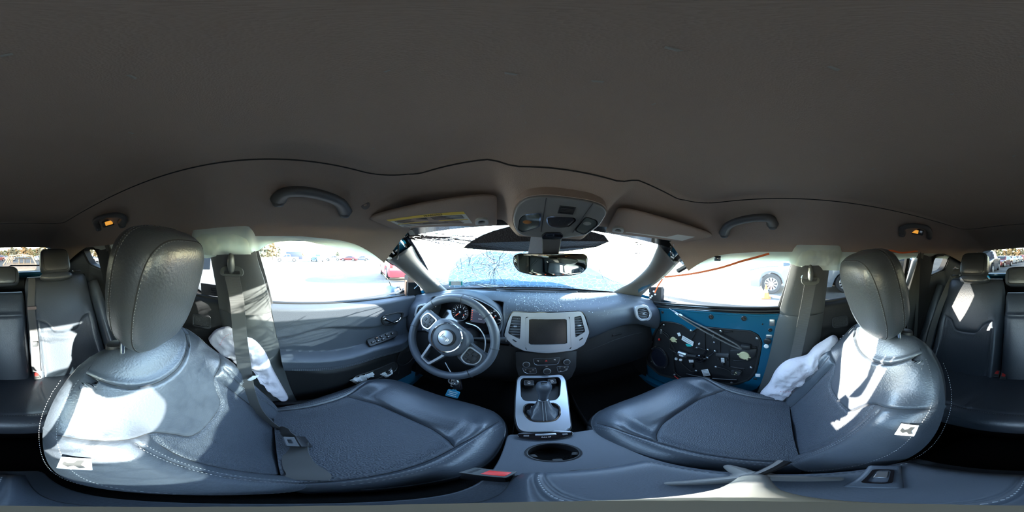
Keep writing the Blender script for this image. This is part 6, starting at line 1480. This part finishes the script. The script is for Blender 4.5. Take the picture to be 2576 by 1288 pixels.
# ================================================================== deployed airbags
def curtain(nm, label, s, bottoms, straps):
    t = thing(nm, label, 'airbag', (s*.58, -.3, -.05), 'deployed curtain airbags')
    B = sorted([(pix(px, py, x=s*.585).y, pix(px, py, x=s*.585).z) for px, py in bottoms]); y0, y1 = B[0][0], B[-1][0]
    def top(y): return sinterp([(-1.2, .075), (-.5, .08), (.05, .078), (.22, .06), (.40, .0), (.50, -.04), (.70, -.15)], y)
    flap = lambda y: sstep(-.27, -.235, y)*sstep(-.03, -.065, y)
    def f(a, b, lay):
        y = lerp(y0, y1, a); zb = interp(B, y); zt = max(top(y), zb+.012)+.0*flap(y); z = lerp(zb, zt, b)
        k = math.sin(math.pi*clamp(b*.95+.02)); wr = noise.noise(V(y*7, z*16, s))*.010*(1-b)+noise.noise(V(y*22, z*30, s+5))*.0035*(1-b)
        x = SX(z)+.004-.013*k*(.6+.6*noise.noise(V(y*3.2, 0, s)))+wr
        x -= .030*flap(y)*(.25+.75*(1-b*.35))
        x += .006*lay*math.sin(math.pi*min(b*1.0, 1))
        return V(s*x, y, z)
    G().grid(lambda a, b: f(a, b, 0), 170, 14).build('cloth', MT['bag'], t, ang=180); G().grid(lambda a, b: f(a, b, 1), 100, 8).build('outer_cloth', MT['bag'], t, ang=180)
    # flap that tucks over the pillar: visible inside the headliner edge
    def fl_(a, b):
        y = lerp(-.250, -.058, a); e = superr(2*a-1, 5, .5); z0 = -.014-.010*noise.noise(V(y*14, s, 2)); z1 = .030+.034*superr(2*a-1, 4, .6); z = lerp(z0, z1, b)
        return V(s*(.562-.012*math.sin(math.pi*b)*e-.007*noise.noise(V(y*22, z*26, s))-.003*noise.noise(V(y*70, z*60, s))+.022*(1-e)+.006*(1-b)), y, z)
    G().grid(fl_, 40, 14).build('pillar_flap', MT['bag'], t, ang=180)
    for L in straps:
        g = G(); pts = []
        for px, py in L:
            q = pix(px, py, x=s*.565); pts.append((q, V(0, .1, 1)))
        P = cat([p for p, _ in pts], 5); g.ribbon([(p, V(0, .12, 1)) for p in P], .0085, .001); g.build('orange_strap', MT['orange'], t, ang=30)
    return t
curtain('curtain_airbag', "pale deflated curtain airbag drooping above the driver's side windows", -1, [(203, 620), (219, 627), (239, 630), (268, 640), (279, 647), (293, 640), (323, 638), (400, 640), (470, 645), (515, 650), (526, 649), (559, 640), (594, 638), (629, 637), (650, 630), (672, 615), (700, 608), (760, 604), (850, 624), (912, 640), (974, 661)], [])
cR = curtain('curtain_airbag', "pale torn curtain airbag with orange seam along the passenger's side windows", 1, [(1643, 730), (1648, 739), (1664, 727), (1680, 702), (1740, 690), (1804, 680), (1853, 673), (1903, 667), (1953, 661), (1982, 661), (2007, 670), (2052, 680), (2122, 681), (2180, 672), (2243, 657), (2296, 649), (2343, 648), (2394, 651)], [[(1935, 638), (1900, 648), (1866, 657), (1832, 668), (1799, 677), (1739, 689), (1672, 697)], [(1667, 702), (1656, 718), (1647, 737)], [(2200, 630), (2240, 630), (2270, 636), (2309, 631)]])
G().rbox(pix(1805, 650, x=.57), (.004, .030, .022), .002).build('tether_plate', MT['gloss'], cR); G().ell((0, 0, 0), (.004, .004, .003), M=frame(pix(1804, 650, x=.565), (1, 0, 0), (-1, 0, 0)), nu=8, nv=5).build('tether_rivet', MT['white'], cR)
def pouch(name, label, outline, x, th, mt, s):
    P = [pix(px, py, x=x) for px, py in outline]; P = cat(P, 6, True); c = sum(P, V(0, 0, 0))/len(P); t = thing(name, label, 'airbag', V(c.x, c.y, min(p.z for p in P)), 'deployed seat airbags'); g = G(); n = V(-s, 0, 0)
    for sd in (1, -1):
        rings = []
        for k in range(19):
            q = 1-k/18.5; ring = []
            for p in P:
                r_ = c+(p-c)*q; h = th*(1-q**3)**.6*(1 if sd > 0 else .5); w_ = (.5-abs(noise.noise(V(r_.y*11+r_.z*6, r_.z*15, s*3))))*.030*(1-q**4)+(.4-abs(noise.noise(V(r_.y*34, r_.z*30, s))))*.014*(1-q**5)
                ring.append(r_+n*(sd*h+w_*sd))
            rings.append(ring)
        g.loft(rings, True, False); g.add(rings[-1], [tuple(range(len(P)))])
    g.build('bag', mt, t, ang=180); return t, c, P
la, lc, lP = pouch('seat_airbag', "white deflated side airbag hanging beside the driver's seat behind the belt", [(525, 855), (532, 840), (547, 827), (577, 821), (614, 835), (639, 845), (659, 870), (674, 899), (689, 932), (706, 964), (725, 999), (716, 1010), (703, 992), (684, 971), (654, 944), (624, 914), (584, 892), (550, 877)], -.655, .03, MT['bagw'], -1)
ra, rc_, rP = pouch('seat_airbag', "white crumpled side airbag bursting from the passenger's seat", [(2098, 843), (2109, 857), (2107, 903), (2088, 944), (2039, 979), (1987, 991), (1956, 984), (1949, 1010), (1931, 1007), (1912, 990), (1935, 962), (1952, 930), (1980, 906), (2029, 892), (2050, 871), (2081, 850)], .610, .05, MT['bagw'], 1)
for t_, P_, x_ in ((la, [(553, 868), (563, 850), (575, 842), (590, 838)], -.618), (ra, [(1962, 985), (1990, 985), (2035, 972), (2075, 945)], .556)):
    g = G(); stitches(g, cat([pix(px, py, x=x_) for px, py in P_], 6), V(-1 if x_ > 0 else 1, 0, 0), .006, .004, .0012); g.build('red_thread', MT['red'], t_, ang=0, kind='stuff')
# burst seam left in the passenger's backrest edge: torn foam flecks
g = G(); FP = pseat[1]
for k in range(16):
    v = .20+.018*k; p = FP(.232+.01*random.random(), v, False); g.ell((0, 0, 0), (.006, .004, .004), 1, 1, 6, 4, frame(p, (random.random(), 1, random.random()), (0, .8, .4)))
g.build('torn_edge', MT['bagw'], pseat[0], ang=0, kind='stuff')
# ================================================================== camera stand on the armrest
cs = thing('camera_stand', 'small beige tripod stand leaning on the armrest', 'tripod', (.075, .02, -.61))
hb_ = V(.070, .022, -.585)
G().tube([V(-.072, .002, -.17), V(-.02, .01, -.36), hb_], [.009, .010, .012], 14).build('pole', MT['stand'], cs)
G().ell((0, 0, 0), (.020, .020, .016), 1, 1, 16, 10, Matrix.Translation(hb_)).build('hub', MT['stand'], cs, ang=180)
for ax in ((-.045, .045), (.045, .035), (-.01, -.065)):
    e = V(hb_.x+ax[0], hb_.y+ax[1], -.606 if hb_.x+ax[0] < .09 else -.63); G().tube([hb_, hb_.lerp(e, .5)+V(0, 0, .006), e], [.017, .016, .010], 12, flat=.7).build('leg', MT['stand'], cs)
G().tube([hb_+V(0, 0, .012), hb_+V(.055, -.025, .02)], [.006, .010], 8).build('lock_lever', MT['plastic'], cs)
# ================================================================== the yard outside
EYE = 1.40            # camera height above the yard
def lev(px, dist, z=-EYE, turn=0.):
    """place in the level frame: bearing as a survey column, distance in metres, heading turned from facing away"""
    az = (px-1288)/2576*2*math.pi; p = V(math.sin(az)*dist, math.cos(az)*dist, z)
    m = RT.to_4x4() @ Matrix.Rotation(-az+rad(turn), 4, 'Z'); m.translation = CAM+RT @ p; return m
gm = bpy.data.materials.new('pale_gravel'); gm.use_nodes = True; nt = gm.node_tree; pb_ = nt.nodes['Principled BSDF']; pb_.inputs['Roughness'].default_value = .9
tc = nt.nodes.new('ShaderNodeTexCoord'); n1_ = nt.nodes.new('ShaderNodeTexNoise'); n1_.inputs['Scale'].default_value = .45; n1_.inputs['Detail'].default_value = 8; n2_ = nt.nodes.new('ShaderNodeTexNoise'); n2_.inputs['Scale'].default_value = 14; n2_.inputs['Detail'].default_value = 5
rp_ = nt.nodes.new('ShaderNodeValToRGB'); rp_.color_ramp.elements[0].position = .38; rp_.color_ramp.elements[0].color = (.085, .08, .075, 1); rp_.color_ramp.elements[1].position = .62; rp_.color_ramp.elements[1].color = (.17, .155, .135, 1)
mx_ = nt.nodes.new('ShaderNodeMix'); mx_.data_type = 'RGBA'; mx_.blend_type = 'MULTIPLY'; mx_.inputs[0].default_value = .5
nt.links.new(tc.outputs['Object'], n1_.inputs['Vector']); nt.links.new(tc.outputs['Object'], n2_.inputs['Vector']); nt.links.new(n1_.outputs['Fac'], rp_.inputs[0]); nt.links.new(rp_.outputs[0], mx_.inputs[6]); nt.links.new(n2_.outputs['Color'], mx_.inputs[7]); nt.links.new(mx_.outputs[2], pb_.inputs['Base Color'])
g = G(); rr_ = [0, 3, 8, 20, 50, 120, 400]
g.loft([[V(r_*math.cos(2*math.pi*k/48), r_*math.sin(2*math.pi*k/48), .03*noise.noise(V(math.cos(k*.13)*r_, math.sin(k*.13)*r_, 0)) if 0 < r_ < 20 else 0) for k in range(48)] for r_ in rr_[1:]], True, False); g.add([V(3*math.cos(2*math.pi*k/48), 3*math.sin(2*math.pi*k/48), .03*noise.noise(V(math.cos(k*.13)*3, math.sin(k*.13)*3, 0))) for k in range(48)], [tuple(range(48))])
gr_ = g.build('ground', gm, ang=180); gr_.matrix_world = lev(1288, 0); tag(gr_, 'pale sunlit gravel and dirt yard around the car', 'ground', kind='structure')
GLS = mat('vehicle_glass', (.02, .025, .03), .08, spec=.7); TYR = mat('tyre', (.015, .015, .016), .8); RIM = mat('alloy', (.62, .63, .65), .3, .7)
KINDS = dict(
 suv=dict(w=.92, wr=.66, st=[(2.30, .62, .62, .70), (2.22, .86, .88, .80), (1.75, .98, 1.00, .90), (1.15, 1.02, 1.05, .92), (.45, 1.06, 1.58, .92), (-.2, 1.08, 1.70, .92), (-1.4, 1.10, 1.67, .92), (-2.05, 1.10, 1.52, .90), (-2.28, 1.02, 1.06, .86), (-2.34, .6, .62, .84)], ax=(1.40, -1.32), r=.37, win=[(.95, -.05), (-.12, -1.0), (-1.07, -1.75)]),
 sedan=dict(w=.90, wr=.60, st=[(2.35, .55, .56, .70), (2.25, .72, .74, .80), (1.6, .86, .88, .88), (.95, .92, .95, .90), (.15, .95, 1.38, .90), (-.6, .96, 1.45, .90), (-1.3, .97, 1.28, .90), (-1.8, .98, 1.00, .88), (-2.3, .92, .94, .84), (-2.38, .55, .56, .82)], ax=(1.42, -1.35), r=.33, win=[(.7, -.18), (-.25, -1.15)]),
 pickup=dict(w=.98, wr=.70, st=[(2.85, .70, .72, .80), (2.75, 1.02, 1.04, .88), (1.6, 1.15, 1.18, .96), (1.1, 1.18, 1.24, .98), (.55, 1.20, 1.80, .98), (-.1, 1.20, 1.88, .98), (-.75, 1.20, 1.84, .98), (-.95, 1.20, 1.24, .98), (-1.0, 1.18, 1.20, .98), (-2.8, 1.16, 1.18, .96), (-2.86, .6, .62, .94)], ax=(1.85, -1.75), r=.40, win=[(.95, .1), (.02, -.72)]))
def wheel_parts(par, x, y, r, side, spokes):
    Mx = Matrix.Translation((x, y, r)) @ Matrix.Rotation(rad(90)*side, 4, 'Y')
    w_ = G().lathe([(r*.66, -.10), (r*.92, -.11), (r, -.08), (r, .08), (r*.92, .11), (r*.66, .10)], Mx, 28 if spokes else 16, 'ring').build('wheel', TYR, par, local=True)
    if spokes:
        G().lathe([(r*.68, -.09), (r*.68, .085), (r*.62, .10), (r*.60, .07), (r*.60, -.05)], Mx, 28, 'ring').build('rim', RIM, w_, local=True)
        G().lathe([(r*.60, .0), (r*.60, .01)], Mx, 20).build('brake_disc', MT['darksteel'], w_, local=True)
        g = G()
        for k in range(spokes):
            for d in (-.09, .09): g.box((r*.34, 0, .075), (r*.52, .022, .03), Mx @ Matrix.Rotation(2*math.pi*k/spokes+d, 4, 'Z'))
        g.build('spokes', RIM, w_, local=True); G().lathe([(r*.14, .05), (r*.14, .10), (r*.08, .105)], Mx, 14).build('hub_cap', RIM, w_, local=True)
    else: G().lathe([(r*.62, .08), (r*.60, .112), (r*.1, .115)], Mx, 14).build('rim', RIM, w_, local=True)
def vehicle(name, label, kind, col, px, dist, turn, near=0, group='vehicles in the yard', paint=None, glass=True, cat_=None):
    K = KINDS[kind]; t = thing(name, label, cat_ or ('pickup' if kind == 'pickup' else 'car'), group=group, M=lev(px, dist, -EYE, turn)); mt = paint or mat('paint_'+name, col, .3, .2, coat=.6)
    def st(y):
        S = sorted(K['st']); f = lambda i: interp([(s_[0], s_[i]) for s_ in S], y); return f(1), f(2), f(3)
    ys = sorted(set([s_[0] for s_ in K['st']]+[k*.115 for k in range(-25, 26) if K['st'][-1][0] < k*.115 < K['st'][0][0]]))
    def ring(y):
        be, ro2, w_ = st(y); wr = lerp(w_, K['wr'], clamp((ro2-be)/.5)); zb = .24
        for ya in K['ax']:
            d = abs(y-ya)
            if d < K['r']+.07: zb = max(zb, math.sqrt(max((K['r']+.07)**2-d*d, 0))+K['r']-.02)
        zb = min(zb, be-.12); h = [(w_*.93, zb), (w_, lerp(zb, be, .35)), (w_*.985, be-.03), (w_*.96, be), (lerp(w_*.96, wr, .93), lerp(be, ro2, .93)), (wr*.85, ro2)]
        return [V(x, y, z) for x, z in h]+[V(-x, y, z) for x, z in h[::-1]]
    G().loft([ring(y) for y in ys]).build('body', mt, t, ang=35, local=True)
    for ya in K['ax']:
        G().box((0, ya, K['r']+.05), (1.5, .80, .70)).build('wheel_well', TYR, t, local=True) if False else None
        for s in (-1, 1): wheel_parts(t, s*(K['w']-.12), ya, K['r'], s, 10 if near else 0)
    def glassq(P, nm='window'):
        G().add(P, [tuple(range(len(P)))]).build(nm, GLS if glass else TYR, t, ang=0, local=True)
    for s in (-1, 1):
        for ya, yb in K['win']:
            def sp(y, tt):
                be, ro2, w_ = st(y); wr = lerp(w_, K['wr'], clamp((ro2-be)/.5)); return V(s*(lerp(w_*.96, wr, tt)+.012), y, lerp(be, ro2, tt))
            q = [sp(ya, .08), sp(yb, .08), sp(yb, .86), sp(ya, .86)]; glassq(q)
    top = sorted(K['st']); hi = [s_ for s_ in top if s_[2]-s_[1] > .2]; yf, yr = hi[-1], hi[0]
    fi = [s_ for s_ in top if s_[0] > yf[0]][0]; ri = [s_ for s_ in top if s_[0] < yr[0]][-1]
    for A_, B_, sg in ((fi, yf, 1), (ri, yr, -1)):
        o_ = V(0, sg*.015, .02); glassq([V(-.62, lerp(A_[0], B_[0], .12), lerp(A_[2], B_[2], .12))+o_, V(.62, lerp(A_[0], B_[0], .12), lerp(A_[2], B_[2], .12))+o_, V(.55, lerp(A_[0], B_[0], .88), lerp(A_[2], B_[2], .88))+o_, V(-.55, lerp(A_[0], B_[0], .88), lerp(A_[2], B_[2], .88))+o_], 'windscreen')
    yF, yB = top[-1][0], top[0][0]
    for s in (-1, 1):
        G().rbox((s*.62, yF-.06, top[-2][1]-.14), (.30, .10, .13), .03).build('headlamp', mat('lamp_w_'+name+str(s), (.7, .72, .75), .15), t, local=True) if near else None
        G().rbox((s*.74, yB+.05, top[1][1]-.16), (.14, .08, .22), .02).build('tail_lamp', MT['red'], t, local=True)
    return t
vehicle('silver_suv', 'silver SUV with ten-spoke wheels parked beyond the passenger window', 'suv', (.20, .23, .27), 2033, 6.75, 94, near=1)
vehicle('white_suv', 'white car close outside the rear window behind the driver headrest', 'suv', (.60, .64, .68), 385, 4.6, 60)
vehicle('red_suv', 'red car seen past the driver front pillar', 'suv', (.45, .02, .03), 996, 11.2, 12)
bx_ = thing('cargo_trailer', 'dark box trailer far across the yard through the driver window', 'trailer', M=lev(740, 47, -EYE, 90), group='vehicles in the yard')
G().rbox((0, 0, 1.55), (2.4, 4.6, 2.1), .06).build('box', mat('trailer_blue', (.03, .035, .06), .5), bx_, local=True); 
for s in (-1, 1):
    for y_ in (-.5, .4): wheel_parts(bx_, s*1.1, y_, .36, s, 0)
vehicle('white_pickup', 'white pickup parked in front of the dark box trailer', 'pickup', (.6, .6, .6), 722, 41, 90)
vehicle('blue_pickup', 'blue-grey pickup standing alone in the distance through the driver window', 'pickup', (.10, .16, .22), 797, 42, 20)
vehicle('maroon_wreck', 'maroon wreck in the distant row near the driver front pillar', 'sedan', (.16, .03, .03), 877, 45, 80)
vehicle('grey_wreck', 'grey wreck beside the maroon one in the distant row', 'sedan', (.12, .12, .13), 908, 47, 100)
vehicle('white_wreck', 'white sedan between pickup and wrecks in the distant row', 'sedan', (.6, .6, .58), 838, 48, 85)
vehicle('black_pickup', 'black pickup through the rear window at its passenger end', 'pickup', (.012, .014, .018), 2480, 14.5, 168)
vehicle('maroon_sedan', 'maroon sedan next to the black pickup behind the car', 'sedan', (.10, .02, .022), 2521, 22, 160)
vehicle('white_sedan', 'white sedan in the row behind the maroon one', 'sedan', (.6, .6, .6), 2541, 30, 160)
vehicle('silver_sedan', 'silver sedan further along the row seen through rear window', 'sedan', (.4, .42, .44), 2558, 37, 160)
vehicle('dark_suv', 'dark SUV past the rear door window on the passenger side', 'suv', (.02, .02, .022), 2266, 13, 100)
for k, (px, ds, c_, lab) in enumerate(((2571, 44, (.5, .1, .08), 'small red car far down the rear row'), (14, 58, (.55, .55, .55), 'pale car far behind the burnt wreck'), (30, 52, (.3, .3, .32), 'grey car beyond the burnt wreck on its passenger side'), (98, 46, (.6, .6, .58), 'white car right of the burnt wreck'), (118, 50, (.2, .2, .22), 'dark grey car by the rear window corner on the driver side'), (228, 40, (.55, .56, .55), 'white car glimpsed in the small quarter window'), (300, 42, (.6, .6, .6), 'white car glimpsed in the rear door window beside the headrest'))):
    vehicle('parked_car', lab, 'sedan' if k % 2 else 'suv', c_, px, ds, 150+k*17)
# burnt-out shell behind
bw = thing('burnt_car', 'burnt-out rusty car shell with empty windows right behind the rear window', 'car wreck', M=lev(53, 9.6, -EYE, 176), group='vehicles in the yard'); RU = mat('rust_ash', (.36, .27, .19), .9, vary=(6, .5)); K = KINDS['suv']
def rings_low(y):
    be = interp(sorted([(s_[0], s_[1]) for s_ in K['st']]), y); w_ = interp(sorted([(s_[0], s_[3]) for s_ in K['st']]), y); return [V(x, y, z) for x, z in ((w_*.93, .2), (w_, .5), (w_*.96, be*.86))]+[V(-x, y, z) for x, z in ((w_*.96, be*.86), (w_, .5), (w_*.93, .2))]
G().loft([rings_low(y) for y in [-2.3+.23*k for k in range(21)]]).build('lower_body', RU, bw, ang=35, local=True)
G().grid(lambda a, b: V(lerp(-.62, .62, a), lerp(-1.7, .35, b), 1.50-.08*(2*a-1)**2-.06*(2*b-1)**2+.02*noise.noise(V(a*5, b*5, 0))), 12, 16).build('roof', RU, bw, ang=180, local=True, solid=.03)
for s in (-1, 1):
    for a, b in (((.88, 1.05, .92), (.62, .35, 1.42)), ((.88, -.15, .94), (.64, -.2, 1.44)), ((.88, -1.1, .94), (.64, -1.1, 1.44)), ((.86, -2.1, .94), (.62, -1.68, 1.38))): G().tube([V(a[0]*s, a[1], a[2]), V(b[0]*s, b[1], b[2])], .04, 6).build('pillar', RU, bw, local=True)
    for ya in K['ax']: wheel_parts(bw, s*.80, ya, .33, s, 0)
for x_, y_ in ((-.35, -.3), (.35, -.3), (0, -1.2)): G().tube([V(x_-.2, y_, .9), V(x_-.2, y_, 1.25), V(x_+.2, y_, 1.25), V(x_+.2, y_, .9)], .02, 5).build('seat_frame', RU, bw, local=True)
# cone by the silver SUV
cn_ = thing('traffic_cone', 'orange traffic cone with pale band beside the silver SUV wheel', 'traffic cone', M=lev(1927, 5.3))
G().rbox((0, 0, .015), (.30, .30, .03), .01).build('base', MT['orange'], cn_, local=True); G().lathe([(.12, .03), (.075, .20)], None, 20).build('lower_cone', MT['orange'], cn_, local=True); G().lathe([(.075, .20), (.052, .30)], None, 20).build('white_band', MT['white'], cn_, local=True); G().lathe([(.052, .30), (.022, .46), (.015, .465)], None, 20).build('tip', MT['orange'], cn_, local=True)
# trees on the skyline
LEAF = [mat('leaf_%d' % k, c_, .9, vary=(2, .45)) for k, c_ in enumerate(((.16, .12, .055), (.09, .10, .05), (.20, .13, .06), (.12, .115, .075)))]; BARK = mat('bark', (.08, .065, .05), .9)
protos = []
for k in range(4):
    random.seed(40+k); me_g = G()
    for j in range(60):
        a = random.random()*6.283; rr = random.random()**.5; h = random.uniform(.28, 1.0); wd = 1.7*math.sin(math.pi*clamp(h*.85+.1))**.8; c = V(math.cos(a)*rr*wd, math.sin(a)*rr*wd, h*5.2); me_g.ell((0, 0, 0), (random.uniform(.28, .6), random.uniform(.28, .6), random.uniform(.2, .45)), 1, 1, 6, 4, Matrix.Translation(c), lambda p: p*(1+.5*noise.noise(p*3+c)))
    tk = G().tube([(0, 0, 0), (.05, .03, 1.6), (0, .1, 3.6)], [.16, .12, .05], 7)
    for j in range(4): a = j*1.6+k; tk.tube([(0, 0, 1.4+.4*j), (math.cos(a)*.8, math.sin(a)*.8, 2.6+.4*j)], [.06, .02], 5)
    protos.append((me_g, tk))
TK = ['brown-leaved tree', 'dull green tree', 'tan autumn tree', 'olive thin tree']; base_ = {}
ORD = 'first second third fourth fifth sixth seventh eighth ninth tenth eleventh twelfth thirteenth fourteenth fifteenth sixteenth seventeenth eighteenth nineteenth twentieth'.split(); ORD += ['twenty-'+k for k in ORD[:9]]+['thirtieth']
random.seed(11); spots = [(2472+9*k, 74+(k*7 % 5)*6, ORD[k]+' from the black pickup end of the skyline behind the rear window') for k in range(26)]
spots += [(px, ds, 'in the small quarter window on the driver side, '+w_) for px, ds, w_ in ((208, 84, 'nearest the rear seat'), (224, 76, 'in its middle'), (240, 90, 'nearest the door'))]+[(px, ds, 'through the driver side rear door window, '+w_) for px, ds, w_ in ((292, 80, 'by the pillar'), (312, 88, 'by the headrest'))]
spots += [(656+10*k, 58+5*(k % 3), ORD[k]+' from the centre pillar in the driver window') for k in range(5)]+[(2356, 95, 'in the passenger side quarter window, nearest the door'), (2374, 95, 'in the passenger side quarter window, nearest the rear seat')]+[(px, 110, 'far off through the driver window '+w_) for px, w_ in ((760, 'behind the box trailer'), (850, 'behind the white sedan'), (930, 'beside the front pillar'))]
for i, (px, ds, wh_) in enumerate(spots):
    k = i % 4; sc_ = random.uniform(.8, 1.25); mm = lev(px, ds, -EYE-.1, random.uniform(0, 360)) @ Matrix.Scale(sc_, 4)
    if k not in base_:
        t = thing('tree', TK[k]+' '+wh_, 'tree', group='trees on the skyline', M=mm); protos[k][0].build('crown', LEAF[k], t, ang=0, local=True); protos[k][1].build('trunk', BARK, t, ang=60, local=True); base_[k] = t
    else:
        t = base_[k].copy(); COL.objects.link(t); t.matrix_world = mm; t['label'] = TK[k]+' '+wh_
        for ch in [o for o in bpy.data.objects if o.parent == base_[k]]:
            c = ch.copy(); COL.objects.link(c); c.parent = t
